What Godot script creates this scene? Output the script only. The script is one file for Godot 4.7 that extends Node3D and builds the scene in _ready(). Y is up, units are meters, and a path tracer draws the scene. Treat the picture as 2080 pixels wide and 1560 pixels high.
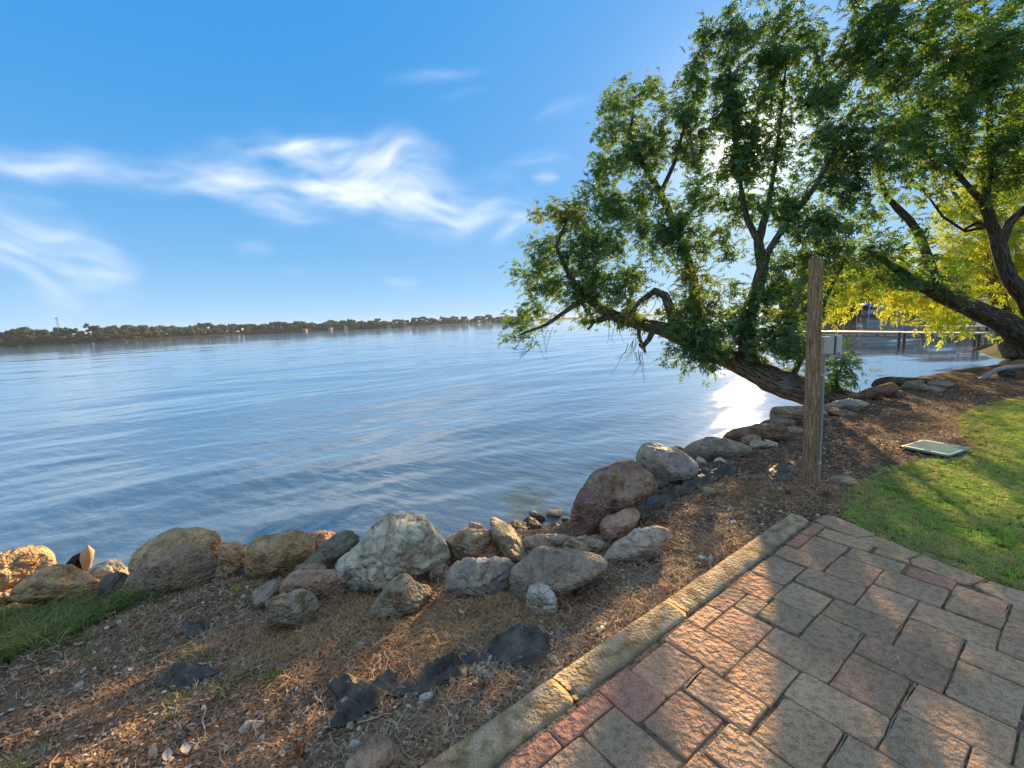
extends Node3D
# A lake shore in the evening: boulder bank, leaning tree, timber post, paved patio. Units are metres, y is up, the camera looks along -z.

const WATER := -0.9
const SUN := Vector3(0.44708, 0.28856, -0.84667)        # towards the sun
const SUN_ENERGY := 1.6
const EXPOSURE := 3.2
const SKY_GAIN := 0.41
var C0 := Vector2(-0.392, -1.314)      # outer line of the concrete edging
var C1 := Vector2(1.987, -3.079)
var CD := Vector2()
var CN := Vector2()
var shore := PackedVector2Array([Vector2(-3000, -4.4), Vector2(-14, -4.4), Vector2(-6, -4.35), Vector2(-4.5, -4.3), Vector2(-3.3, -4.35), Vector2(-2.4, -4.4), Vector2(-0.9, -4.35), Vector2(0.1, -4.5), Vector2(0.8, -4.85), Vector2(1.3, -5.5), Vector2(2, -6.2), Vector2(3, -7.1), Vector2(4.2, -8), Vector2(5.6, -8.8), Vector2(7.2, -9.7), Vector2(8.6, -10.5), Vector2(10, -10.9), Vector2(12, -11.1), Vector2(16, -11.4), Vector2(20.6, -12.8), Vector2(21, -15), Vector2(20.4, -18.2), Vector2(22, -21), Vector2(26, -25), Vector2(34, -29), Vector2(60, -40), Vector2(3000, -200)])
var lawn := PackedVector2Array([Vector2(2.445, -3.212), Vector2(2.931, -3.639), Vector2(3.379, -3.921), Vector2(3.866, -4.159), Vector2(4.166, -4.196), Vector2(4.582, -4.367), Vector2(4.879, -4.556), Vector2(5.215, -5.02), Vector2(5.852, -5.684), Vector2(6.937, -6.403), Vector2(8.029, -6.814), Vector2(10.5, -7.3), Vector2(14.5, -8.6), Vector2(14.5, 0.8), Vector2(3.3, 0.8), Vector2(2.95, -1.2), Vector2(2.626, -2.117), Vector2(2.529, -2.289), Vector2(2.384, -2.598), Vector2(2.334, -2.85)])
var weeds := PackedVector2Array([Vector2(-4.313, -3.043), Vector2(-3.528, -2.933), Vector2(-3.303, -2.992), Vector2(-3.088, -3.032), Vector2(-3.059, -3.164), Vector2(-2.649, -3.034), Vector2(-2.733, -2.839), Vector2(-2.792, -2.685), Vector2(-2.742, -2.441), Vector2(-2.91, -2.325), Vector2(-3.086, -2.107)])
var patio := PackedVector2Array([Vector2(2.175, -3.036), Vector2(2.236, -3.063), Vector2(2.305, -3.048), Vector2(2.363, -2.742), Vector2(2.443, -2.498), Vector2(2.542, -2.226), Vector2(2.618, -2.093), Vector2(3.05, -1.0), Vector2(3.1, 0.5), Vector2(-1.415, 0.5), Vector2(-1.415, -0.343), Vector2(2.056, -2.944)])
var hx0 := -8.0
var hz0 := -14.0
var hst := 0.07
var hnx := 330
var hnz := 218
var hgrid := PackedFloat32Array()
var M := {}
var rough_noise := FastNoiseLite.new()
var big_noise := FastNoiseLite.new()
var used := {}


class Buf:
	var v := PackedVector3Array()
	var n := PackedVector3Array()
	var u := PackedVector2Array()
	var c := PackedColorArray()
	var i := PackedInt32Array()

	func add(p: Vector3, uv := Vector2.ZERO, col := Color.WHITE) -> int:
		v.append(p)
		u.append(uv)
		c.append(col)
		return v.size() - 1

	func tri(a: int, b: int, d: int) -> void:
		i.append(a)
		i.append(b)
		i.append(d)

	func quad(a: int, b: int, d: int, e: int) -> void:
		tri(a, b, d)
		tri(a, d, e)

	# loose triangle or quad with vertices of its own
	func face(p: PackedVector3Array, col := Color.WHITE) -> void:
		var k := v.size()
		for q in p:
			add(q, Vector2.ZERO, col)
		for t in range(1, p.size() - 1):
			tri(k, k + t, k + t + 1)

	func box(at: Transform3D, s: Vector3, bev := 0.0, col := Color.WHITE) -> void:
		var h := s * 0.5
		var b := minf(bev, minf(h.x, minf(h.y, h.z)) * 0.9)
		var dirs := [Vector3.RIGHT, Vector3.LEFT, Vector3.UP, Vector3.DOWN, Vector3.BACK, Vector3.FORWARD]
		var corner := {}
		for w: Vector3 in dirs:
			var a := Vector3(w.y, w.z, w.x).abs()
			var d := w.cross(a)
			var ring := PackedVector3Array()
			for k in [[-1, -1], [1, -1], [1, 1], [-1, 1]]:
				var q: Vector3 = w * h + a * h * k[0] + d * h * k[1]
				var inset: Vector3 = a * b * k[0] + d * b * k[1]
				ring.append(at * (q - inset))
			face(ring, col)
		if b > 0.0:
			for x in [-1, 1]:
				for y in [-1, 1]:
					for z in [-1, 1]:
						var s3 := Vector3(x, y, z)
						var q := h * s3
						face(PackedVector3Array([at * (q - Vector3(0, b * y, b * z)), at * (q - Vector3(b * x, 0, b * z)), at * (q - Vector3(b * x, b * y, 0))]), col)
			for ax in 3:
				var a1 := (ax + 1) % 3
				var a2 := (ax + 2) % 3
				for p in [-1, 1]:
					for q in [-1, 1]:
						var pts := PackedVector3Array()
						for k in [[-1, 0], [1, 0], [1, 1], [-1, 1]]:
							var w := Vector3()
							w[ax] = (h[ax] - b) * k[0]
							w[a1] = (h[a1] - (b if k[1] == 1 else 0.0)) * p
							w[a2] = (h[a2] - (0.0 if k[1] == 1 else b)) * q
							pts.append(at * w)
						face(pts, col)

	# a swept tube through the points
	func tube(p: PackedVector3Array, r: PackedFloat32Array, sides := 8, caps := true, wob: FastNoiseLite = null, amp := 0.0, col := Color.WHITE) -> void:
		var k0 := v.size()
		var up := Vector3.UP
		var dir := (p[1] - p[0]).normalized()
		if absf(dir.dot(up)) > 0.9:
			up = Vector3.RIGHT
		if dir.length_squared() < 0.5:
			dir = (p[p.size() - 1] - p[0]).normalized()
		var side := dir.cross(up).normalized()
		var along := 0.0
		for k in p.size():
			if k > 0:
				along += p[k].distance_to(p[k - 1])
			var d := (p[mini(k + 1, p.size() - 1)] - p[maxi(k - 1, 0)]).normalized()
			side = (side - d * side.dot(d)).normalized()
			var over := d.cross(side)
			for s in sides + 1:
				var a := TAU * s / sides
				var rr := r[k]
				var q := p[k] + (side * cos(a) + over * sin(a)) * rr
				if wob:
					q += (side * cos(a) + over * sin(a)) * rr * amp * wob.get_noise_3dv(q * 100.0)
				add(q, Vector2(float(s) / sides * maxf(1.0, roundf(r[0] * 9.0)), along * 1.4), col)
		for k in p.size() - 1:
			for s in sides:
				var a := k0 + k * (sides + 1) + s
				quad(a, a + sides + 1, a + sides + 2, a + 1)
		if caps:
			for e in 2:
				var k := 0 if e == 0 else p.size() - 1
				var m := add(p[k], Vector2.ZERO, col)
				for s in sides:
					var a := k0 + k * (sides + 1) + s
					if e == 0:
						tri(m, a, a + 1)
					else:
						tri(m, a + 1, a)

	func mesh(flat := false) -> ArrayMesh:
		var m := ArrayMesh.new()
		if i.is_empty():
			return m
		if flat:
			var fv := PackedVector3Array()
			var fu := PackedVector2Array()
			var fc := PackedColorArray()
			var fi := PackedInt32Array()
			for k in i:
				fv.append(v[k])
				fu.append(u[k])
				fc.append(c[k])
				fi.append(fi.size())
			v = fv
			u = fu
			c = fc
			i = fi
		n = PackedVector3Array()
		n.resize(v.size())
		for t in range(0, i.size(), 3):
			var f := (v[i[t + 2]] - v[i[t]]).cross(v[i[t + 1]] - v[i[t]])
			for k in 3:
				n[i[t + k]] += f
		for k in n.size():
			n[k] = n[k].normalized() if n[k].length_squared() > 1e-20 else Vector3.UP
		var arr := []
		arr.resize(Mesh.ARRAY_MAX)
		arr[Mesh.ARRAY_VERTEX] = v
		arr[Mesh.ARRAY_NORMAL] = n
		arr[Mesh.ARRAY_TEX_UV] = u
		arr[Mesh.ARRAY_COLOR] = c
		arr[Mesh.ARRAY_INDEX] = i
		m.add_surface_from_arrays(Mesh.PRIMITIVE_TRIANGLES, arr)
		return m


# ---------------------------------------------------------------- naming
func numbered(called: String) -> String:
	var k: int = used.get(called, 0)
	used[called] = k + 1
	return called if k == 0 else "%s_%03d" % [called, k]


func tag(o: Node, label: String, category: String, group := "") -> Node:
	o.set_meta("label", label)
	o.set_meta("category", category)
	if group:
		o.set_meta("group", group)
	return o


func thing(called: String, label: String, category: String, at := Vector3.ZERO, group := "") -> Node3D:
	var o := Node3D.new()
	o.name = numbered(called)
	add_child(o, true)
	o.position = at
	tag(o, label, category, group)
	return o


func solid(called: String, mesh: Mesh, m: Material, parent: Node = null) -> MeshInstance3D:
	var o := MeshInstance3D.new()
	o.name = numbered(called) if parent == null else called
	o.mesh = mesh
	o.material_override = m
	if parent == null:
		add_child(o, true)
	else:
		parent.add_child(o, true)
	return o


func structure(called: String, mesh: Mesh, m: Material) -> MeshInstance3D:
	var o := solid(called, mesh, m)
	o.set_meta("kind", "structure")
	return o


func scatter(called: String, mesh: Mesh, m: Material, where: Array, tint: PackedColorArray, parent: Node = null) -> MultiMeshInstance3D:
	var mm := MultiMesh.new()
	mm.transform_format = MultiMesh.TRANSFORM_3D
	mm.use_colors = true
	mm.mesh = mesh
	mm.instance_count = where.size()
	for k in where.size():
		mm.set_instance_transform(k, where[k])
		mm.set_instance_color(k, tint[k])
	var o := MultiMeshInstance3D.new()
	o.name = numbered(called) if parent == null else called
	o.multimesh = mm
	o.material_override = m
	o.set_meta("kind", "stuff")
	if parent == null:
		add_child(o, true)
	else:
		parent.add_child(o, true)
	return o


# ---------------------------------------------------------------- materials
func noise(kind: int, freq: float, sd := 1, octaves := 4, ridged := false) -> FastNoiseLite:
	var f := FastNoiseLite.new()
	f.noise_type = kind
	f.frequency = freq
	f.seed = sd
	f.fractal_octaves = octaves
	f.fractal_type = FastNoiseLite.FRACTAL_RIDGED if ridged else FastNoiseLite.FRACTAL_FBM
	return f


func ramp(stops: Array) -> Gradient:
	var g := Gradient.new()
	var off := PackedFloat32Array()
	var col := PackedColorArray()
	for s in stops:
		off.append(s[0])
		col.append(s[1])
	g.offsets = off
	g.colors = col
	return g


func ntex(f: FastNoiseLite, size: int, g: Gradient = null, high := 0) -> NoiseTexture2D:
	var t := NoiseTexture2D.new()
	t.width = size
	t.height = high if high else size
	t.seamless = true
	t.noise = f
	if g:
		t.color_ramp = g
	return t


func gray(a: float) -> Color:
	return Color(a, a, a)


func stdmat(called: String, rough: float, spec := 0.4) -> StandardMaterial3D:
	var m := StandardMaterial3D.new()
	m.resource_name = called
	m.roughness = rough
	m.metallic_specular = spec
	m.vertex_color_use_as_albedo = true
	M[called] = m
	return m


func skin(m: StandardMaterial3D, base: Texture2D, scale: float, bump: Texture2D, deep: float, detail: Texture2D = null, dscale := 1.0, world := true) -> void:
	m.albedo_texture = base
	m.uv1_triplanar = true
	m.uv1_world_triplanar = world
	m.uv1_scale = Vector3.ONE * scale
	if bump:
		m.heightmap_enabled = true
		m.heightmap_texture = bump
		m.heightmap_scale = deep
	if detail:
		m.detail_enabled = true
		m.detail_albedo = detail
		m.detail_blend_mode = BaseMaterial3D.BLEND_MODE_MUL
		m.detail_uv_layer = BaseMaterial3D.DETAIL_UV_2
		m.uv2_triplanar = true
		m.uv2_world_triplanar = world
		m.uv2_scale = Vector3.ONE * dscale


func make_materials() -> void:
	var simplex := FastNoiseLite.TYPE_SIMPLEX_SMOOTH
	var cell := FastNoiseLite.TYPE_CELLULAR
	var mottled := ntex(noise(simplex, 0.012, 3, 5), 512, ramp([[0.0, gray(0.5)], [0.33, gray(0.84)], [0.52, Color(1.0, 0.98, 0.95)], [1.0, gray(1.0)]]))
	var stained := ntex(noise(simplex, 0.008, 9, 5), 512, ramp([[0.0, Color(0.58, 0.48, 0.38)], [0.32, Color(0.86, 0.8, 0.72)], [0.5, gray(0.98)], [1.0, gray(1.0)]]))
	var speck := ntex(noise(simplex, 0.16, 5, 3), 512, ramp([[0.0, gray(0.4)], [0.33, gray(0.8)], [0.45, gray(0.98)], [0.75, gray(1.0)]]))
	var lichen := ntex(noise(simplex, 0.011, 15, 7, true), 512, ramp([[0.0, gray(1.0)], [0.5, gray(0.97)], [0.72, gray(0.82)], [0.86, gray(0.6)], [1.0, gray(0.36)]]))
	var grain := ntex(noise(simplex, 0.03, 21, 6), 512)
	var rugged := ntex(noise(simplex, 0.012, 23, 6, true), 512)
	for k in ["granite", "sandstone", "pitted", "slate"]:
		var m := stdmat(k, 0.88, 0.3)
		match k:
			"granite": skin(m, mottled, 1.9, grain, 3.6, speck, 5.0)
			"sandstone": skin(m, stained, 1.9, grain, 3.6, speck, 3.4)
			"pitted": skin(m, mottled, 1.1, grain, 2.6, lichen, 1.3)
			"slate":
				skin(m, mottled, 1.7, rugged, 2.0, speck, 2.0)
				m.roughness = 0.65
	var pv := stdmat("paver", 0.92, 0.25)
	skin(pv, ntex(noise(simplex, 0.02, 31, 5), 512, ramp([[0.0, Color(0.8, 0.79, 0.74)], [0.4, Color(0.94, 0.94, 0.92)], [0.6, gray(1.0)], [1.0, gray(1.0)]])), 2.3, ntex(noise(simplex, 0.02, 37, 6), 512), 1.6, ntex(noise(simplex, 0.12, 39, 4), 512, ramp([[0.0, gray(0.35)], [0.36, gray(0.86)], [0.48, gray(1.0)], [0.8, gray(1.0)]])), 3.0)
	var kb := stdmat("kerb", 0.95, 0.2)
	skin(kb, ntex(noise(simplex, 0.015, 41, 5), 512, ramp([[0.0, Color(0.62, 0.59, 0.5)], [0.4, Color(0.85, 0.82, 0.74)], [0.58, Color(0.96, 0.95, 0.9)], [1.0, gray(1.0)]])), 1.4, ntex(noise(simplex, 0.06, 43, 5), 512), 1.5, ntex(noise(simplex, 0.1, 45, 4), 512, ramp([[0.0, gray(0.3)], [0.34, gray(0.68)], [0.44, gray(0.96)], [1.0, gray(1.0)]])), 4.0)
	var so := stdmat("soil", 0.97, 0.15)
	skin(so, ntex(noise(simplex, 0.03, 51, 6), 1024, ramp([[0.0, gray(0.5)], [0.35, gray(0.85)], [0.55, Color(1.0, 0.98, 0.95)], [1.0, gray(1.0)]])), 0.9, ntex(noise(simplex, 0.05, 53, 6), 1024), 3.5, ntex(noise(cell, 0.09, 55, 2), 512, ramp([[0.0, gray(0.6)], [0.4, gray(0.95)], [1.0, gray(1.0)]])), 2.2)
	stdmat("mortar", 1.0, 0.1)
	skin(M.mortar, mottled, 3.0, grain, 1.0)
	# bark: furrows run along the limb (v)
	var bk := stdmat("bark", 0.95, 0.15)
	bk.albedo_texture = ntex(noise(simplex, 0.022, 61, 5, true), 512, ramp([[0.0, gray(1.0)], [0.5, gray(0.85)], [0.8, gray(0.5)], [1.0, gray(0.3)]]), 256)
	bk.heightmap_enabled = true
	bk.heightmap_texture = ntex(noise(simplex, 0.022, 61, 5, true), 512, ramp([[0.0, gray(1.0)], [0.6, gray(0.7)], [1.0, gray(0.0)]]), 256)
	bk.heightmap_scale = 5.0
	bk.uv1_scale = Vector3(1.0, 0.3, 1.0)
	stdmat("twig", 0.95, 0.15)
	# timber: grain along the post (v)
	var tb := stdmat("timber", 0.85, 0.2)
	var wood := noise(simplex, 0.012, 67, 4)
	wood.domain_warp_enabled = true
	wood.domain_warp_amplitude = 26.0
	wood.domain_warp_frequency = 0.006
	tb.albedo_texture = ntex(wood, 512, ramp([[0.0, Color(0.55, 0.47, 0.38)], [0.3, Color(0.85, 0.77, 0.66)], [0.4, Color(0.62, 0.53, 0.42)], [0.5, Color(0.95, 0.88, 0.76)], [0.6, Color(0.7, 0.6, 0.48)], [0.75, Color(1.0, 0.94, 0.84)], [1.0, Color(0.8, 0.72, 0.6)]]))
	tb.heightmap_enabled = true
	tb.heightmap_texture = ntex(wood, 512)
	tb.heightmap_scale = 0.9
	tb.uv1_scale = Vector3(2.0, 0.5, 1.0)
	for k in ["leaf", "far_leaf", "blade", "straw"]:
		var m := stdmat(k, 0.6 if k == "leaf" else 0.8, 0.3)
		m.cull_mode = BaseMaterial3D.CULL_DISABLED
		m.backlight_enabled = true
		m.backlight = {"leaf": Color(1.0, 1.0, 0.5), "far_leaf": Color(0.6, 0.62, 0.3), "blade": Color(0.75, 0.85, 0.3), "straw": Color(0.55, 0.5, 0.4)}[k]
	var fb := stdmat("fabric", 0.5, 0.4)
	fb.cull_mode = BaseMaterial3D.CULL_DISABLED
	skin(fb, mottled, 3.0, ntex(noise(simplex, 0.2, 71, 3), 256), 0.12)
	stdmat("pebble", 0.75, 0.35)
	stdmat("plastic", 0.5, 0.4)
	stdmat("painted", 0.6, 0.4)
	stdmat("house", 0.9, 0.2)
	var wt := StandardMaterial3D.new()
	wt.resource_name = "water"
	wt.clearcoat_enabled = true
	wt.clearcoat = 0.8
	wt.clearcoat_roughness = 0.06
	wt.albedo_color = Color(0.085, 0.115, 0.125).linear_to_srgb()
	wt.roughness = 0.025
	wt.metallic_specular = 0.71
	wt.heightmap_enabled = true
	var rip := noise(simplex, 0.0085, 81, 5)
	rip.fractal_gain = 0.46
	wt.heightmap_texture = ntex(rip, 2048)
	wt.heightmap_scale = 1.6
	M.water = wt


# ---------------------------------------------------------------- the lie of the land
func shore_distance(x: float, z: float) -> float:
	var p := Vector2(x, z)
	var best := 1e18
	var s := 1.0
	for k in shore.size() - 1:
		var a := shore[k]
		var e := shore[k + 1] - a
		var w := p - a
		var q := w - e * clampf(w.dot(e) / e.length_squared(), 0.0, 1.0)
		var d := q.length_squared()
		if d < best - 1e-9:
			best = d
			s = 1.0 if e.x * w.y - e.y * w.x > 0.0 else -1.0
	return s * sqrt(best)


func steps(xs: Array, ys: Array, x: float) -> float:
	for k in xs.size() - 1:
		if x <= xs[k + 1]:
			return lerpf(ys[k], ys[k + 1], clampf((x - xs[k]) / (xs[k + 1] - xs[k]), 0.0, 1.0))
	return ys[-1]


func land(x: float, z: float) -> float:
	var s := shore_distance(x, z)
	if s < 0.0:
		return maxf(WATER + s * 0.5, -3.0)
	var dc := maxf((Vector2(x, z) - C0).dot(CN), 0.0)
	var f := dc / (dc + s) if dc + s > 1e-6 else 0.0
	var l := steps([0.0, 0.15, 0.35, 0.6, 0.78, 1.0], [-0.05, -0.14, -0.22, -0.36, -0.5, -0.9], f)
	var r := steps([0.0, 0.2, 0.4, 0.55, 0.7, 0.85, 1.0], [-0.03, -0.04, -0.07, -0.12, -0.26, -0.5, -0.9], f)
	var h := lerpf(l, r, smoothstep(0.2, 2.6, x))
	if dc > 0.05:
		h += (rough_noise.get_noise_2d(x * 100.0, z * 100.0) * 0.03 + big_noise.get_noise_2d(x * 100.0, z * 100.0) * 0.03) * smoothstep(0.05, 0.4, dc)
	return h


func ground_at(x: float, z: float) -> float:
	var fx := (x - hx0) / hst
	var fz := (z - hz0) / hst
	var ix := int(floorf(fx))
	var iz := int(floorf(fz))
	if ix < 0 or iz < 0 or ix >= hnx - 1 or iz >= hnz - 1:
		return land(x, z)
	fx -= ix
	fz -= iz
	var k := iz * hnx + ix
	return lerpf(lerpf(hgrid[k], hgrid[k + 1], fx), lerpf(hgrid[k + hnx], hgrid[k + hnx + 1], fx), fz)


func inside(poly: PackedVector2Array, p: Vector2) -> bool:
	return Geometry2D.is_point_in_polygon(p, poly)


func edge_distance(poly: PackedVector2Array, p: Vector2) -> float:
	var best := 1e9
	for k in poly.size():
		best = minf(best, p.distance_to(Geometry2D.get_closest_point_to_segment(p, poly[k], poly[(k + 1) % poly.size()])))
	return best


func make_ground() -> void:
	hgrid.resize(hnx * hnz)
	for j in hnz:
		for k in hnx:
			hgrid[j * hnx + k] = land(hx0 + k * hst, hz0 + j * hst)
	var xs := PackedFloat32Array()
	var zs := PackedFloat32Array()
	for side in 2:
		var out := PackedFloat32Array()
		var st := 0.3
		var x := 0.0
		while x < 3500.0:
			x += st
			st *= 1.45
			out.append(x)
		var out2 := out.duplicate()
		if side == 0:
			out.reverse()
			for o in out:
				xs.append(hx0 - o)
				zs.append(hz0 - o)
			for k in hnx:
				xs.append(hx0 + k * hst)
			for k in hnz:
				zs.append(hz0 + k * hst)
		else:
			for o in out2:
				xs.append(hx0 + (hnx - 1) * hst + o)
				zs.append(hz0 + (hnz - 1) * hst + o)
	var b := Buf.new()
	for z in zs:
		for x in xs:
			var near := x > hx0 - 0.01 and z > hz0 - 0.01 and x < 15.0 and z < 1.2
			var y := ground_at(x, z) if near else land(x, z)
			var p := Vector2(x, z)
			var col := Color(0.24, 0.163, 0.102)
			if near:
				var w := 0.5 + 0.5 * big_noise.get_noise_2d(x * 60.0, z * 60.0)
				col = col.lerp(Color(0.32, 0.225, 0.15), w)
				if x < 1.2 and z > -3.6:      # needles and straw lie thick between the boulders and the edging
					var dry := smoothstep(0.9, 0.2, Vector2((x + 0.55) / 1.5, (z + 2.45) / 0.5).length())
					col = col.lerp(Color(0.36, 0.225, 0.12), dry * 0.9)
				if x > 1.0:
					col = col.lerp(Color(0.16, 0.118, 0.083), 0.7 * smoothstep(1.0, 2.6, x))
				if inside(lawn, p):
					col = Color(0.2, 0.25, 0.07)
				elif inside(weeds, p):
					col = Color(0.07, 0.07, 0.035)
			elif y > -1.2:
				col = Color(0.09, 0.12, 0.04)
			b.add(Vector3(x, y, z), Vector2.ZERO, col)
	var nx := xs.size()
	for j in zs.size() - 1:
		for k in nx - 1:
			var a := j * nx + k
			b.quad(a, a + 1, a + nx + 1, a + nx)
	structure("ground", b.mesh(), M.soil)


func make_water() -> void:
	var rng := RandomNumberGenerator.new()
	rng.seed = 77
	var wave := []
	for k in 22:
		var len := 0.45 * pow(1.16, k) * rng.randf_range(0.9, 1.1)
		var dir := deg_to_rad(-122.0 + rng.randf_range(-38.0, 38.0))
		wave.append([cos(dir) * TAU / len, sin(dir) * TAU / len, rng.randf() * TAU, 0.0021 * pow(len, 0.74), len])
	var b := Buf.new()
	var turn := deg_to_rad(-32.0)
	var cols := 640
	var rows := 0
	var r := 2.6
	while r < 5200.0:
		var step := r * lerpf(0.011, 0.05, smoothstep(50.0, 260.0, r))
		for k in cols + 1:
			var a := deg_to_rad(-72.0 + 144.0 * k / cols)
			var x := sin(a) * r
			var z := -cos(a) * r
			var y := 0.0
			if r < 260.0:
				for w in wave:
					var seen := clampf(w[4] / maxf(step, r * 0.004) * 0.5 - 1.0, 0.0, 1.0)
					if seen > 0.0:
						y += sin(x * w[0] + z * w[1] + w[2]) * w[3] * seen
			b.add(Vector3(x, WATER + y, z), Vector2((x * cos(turn) - z * sin(turn)) / 11.0, (x * sin(turn) + z * cos(turn)) / 5.5))
		rows += 1
		r += step
	for j in rows - 1:
		for k in cols:
			var a := j * (cols + 1) + k
			b.quad(a, a + cols + 1, a + cols + 2, a + 1)
	structure("water", b.mesh(), M.water)


# ---------------------------------------------------------------- sky
func make_sky() -> void:
	var w := 2048
	var h := 1024
	var img := Image.create(w, h, false, Image.FORMAT_RGBF)
	var veil := PackedFloat32Array()
	veil.resize(w * h / 2)
	var fine := noise(FastNoiseLite.TYPE_SIMPLEX_SMOOTH, 1.0, 91, 5)
	var warp := noise(FastNoiseLite.TYPE_SIMPLEX_SMOOTH, 1.0, 93, 3)
	# each wisp: azimuth, elevation, half length, half width (degrees), tilt (degrees), strength; those outside the view are added for fill light
	for s in [[-40.66, 15.5, 14.47, 1.06, 5.42, 0.95], [-21.52, 16.97, 15.8, 2.88, 5.35, 0.9], [-24.34, 19.28, 7.76, 0.81, 7.35, 0.8], [-17.79, 15.88, 8.89, 2.38, -7.46, 0.7], [-11.44, 14.47, 11.78, 2.75, -1.53, 0.75], [-2.29, 14.51, 8.45, 2.5, -11.12, 0.5], [1.11, 11.03, 4.13, 0.88, 20.71, 0.5], [-25.54, 12.94, 4.91, 1.25, -0.36, 0.5], [-46, 7.75, 7.41, 2.62, -3.25, 0.8], [-47.72, 11.15, 4.97, 0.75, 5.12, 0.45], [-46.32, 9.44, 4.18, 1.25, 1.88, 0.35], [-4.66, 25.24, 2.78, 0.38, 7.85, 0.3], [-7.07, 26.72, 6.57, 0.56, 7.56, 0.22], [7.23, 23.48, 3.84, 0.62, 14.92, 0.2], [6.45, 18.23, 6.46, 0.75, 1.18, 0.5], [5.27, 16.57, 1.98, 0.62, -0.25, 0.4], [-31, 14.39, 2.91, 0.75, 0.74, 0.5], [-25.15, 6.46, 1.44, 0.31, 0.42, 0.35], [-13.19, 4.97, 2.35, 0.5, -3.74, 0.3], [-28.73, 8.96, 2.38, 0.75, -1.27, 0.25], [170.97, 33.15, 10.22, 5.03, -11.83, 0.7], [277.18, 15.01, 16.87, 4.16, -10.94, 0.63], [229.65, 38.03, 19.6, 2.55, -5.81, 0.47], [181.53, 67.28, 17.45, 4.71, -2.02, 0.85], [82.81, 28.05, 18.79, 4.54, -1.03, 0.45], [123.08, 23.01, 12.5, 4.83, -6.81, 0.93], [272.57, 13.4, 14.06, 3.72, -11.39, 0.65], [279.16, 16.95, 17.55, 2.42, 3.05, 0.94], [107.54, 10.51, 9.34, 3.89, -11.55, 0.45], [179.2, 67.1, 14.72, 3.39, 4.61, 0.46], [199.47, 20.7, 17.74, 5.35, -10.59, 0.73], [205.96, 19.26, 12.29, 5.48, 13.95, 0.47], [230.13, 68.96, 11.79, 4.14, -10.88, 0.62], [222.49, 46.6, 20.39, 2.3, -2.97, 0.92], [200.53, 37.98, 14.43, 5.45, 2.94, 0.41], [253.05, 30.38, 14.94, 2.75, -0.46, 0.59], [79.67, 49.03, 9.65, 4.74, -11.34, 0.87], [255.04, 40.83, 19.35, 2.87, 7.18, 0.66], [114.35, 69.77, 14.41, 3.31, 10.36, 0.62], [220.87, 20.61, 21.49, 2.91, -10.69, 0.99], [100.15, 68.68, 23.78, 4.12, -11.69, 0.44], [108.9, 34.11, 17.78, 5.38, -2.78, 0.48], [195.11, 18.51, 9.39, 3.95, 6.1, 0.44], [168.14, 53.64, 20.23, 3.34, 11.07, 0.5], [232.57, 57.85, 22.08, 3.73, -9.42, 0.43], [187.04, 20.75, 18.07, 2.29, 8.28, 0.53]]:
		var reach: float = s[2] * 1.15 + s[3] * 2.5
		var wide := reach / cos(deg_to_rad(minf(absf(s[1]) + reach, 80.0)))
		for j in range(int((90.0 - s[1] - reach) / 180.0 * h), mini(int((90.0 - s[1] + reach) / 180.0 * h), h / 2)):
			if j < 0:
				continue
			var el := 90.0 - (j + 0.5) * 180.0 / h
			for k in range(int((s[0] - wide) / 360.0 * w), int((s[0] + wide) / 360.0 * w)):
				var az := (k + 0.5) * 360.0 / w
				var dx = (az - s[0]) * cos(deg_to_rad(el))
				var dy: float = el - s[1]
				var ca := cos(deg_to_rad(s[4]))
				var sa := sin(deg_to_rad(s[4]))
				var a = dx * ca + dy * sa
				var c = -dx * sa + dy * ca
				c += warp.get_noise_3d(a * 0.05 + s[0], c * 0.03, s[1]) * s[3] * 1.6
				a += warp.get_noise_3d(a * 0.02, c * 0.05, s[1] + 40.0) * s[2] * 0.25
				var q = a / s[2]
				if absf(q) >= 1.0:
					continue
				var end = (1.0 - q * q)
				var f: float = exp(-pow(c / (s[3] * (0.35 + 0.65 * end)), 2.0)) * end
				var bend := warp.get_noise_3d(a * 0.05, c * 0.04, s[1] + 7.0) * 2.2
				var lump: float = 0.55 + 1.1 * fine.get_noise_3d(a * 0.06 + s[0] * 3.0, (c + bend * 0.4) * 0.2, s[1])
				var streak: float = clampf(lump, 0.0, 1.2) * (0.72 + 0.8 * fine.get_noise_3d(a * 0.14, (c + bend * 0.5) * 0.75, s[1] + 9.0))
				var kk := j * w + posmod(k, w)
				veil[kk] = 1.0 - (1.0 - veil[kk]) * (1.0 - clampf(f * s[5] * clampf(streak, 0.0, 1.3), 0.0, 1.0))
	# cirrus sheet added outside the view to brighten the shaded ground
	var sheet := noise(FastNoiseLite.TYPE_SIMPLEX_SMOOTH, 1.0, 97, 5)
	for j in h / 2:
		var e := (90.0 - (j + 0.5) * 180.0 / h)
		for k in w:
			var az := wrapf((k + 0.5) * 360.0 / w, -180.0, 180.0)
			var off := maxf(smoothstep(52.0, 95.0, absf(az)), smoothstep(36.0, 62.0, e)) * smoothstep(0.0, 12.0, e)
			if off > 0.0:
				var d := Vector3(sin(deg_to_rad(az)) * cos(deg_to_rad(e)), sin(deg_to_rad(e)) * 1.6, -cos(deg_to_rad(az)) * cos(deg_to_rad(e)))
				var f := 0.5 + 0.9 * sheet.get_noise_3d(d.x * 1.1 + d.z * 0.6, d.y * 1.6, d.z * 2.6)
				veil[j * w + k] = 1.0 - (1.0 - veil[j * w + k]) * (1.0 - clampf(f, 0.0, 1.0) * 0.62 * off)
	var sun := SUN
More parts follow.
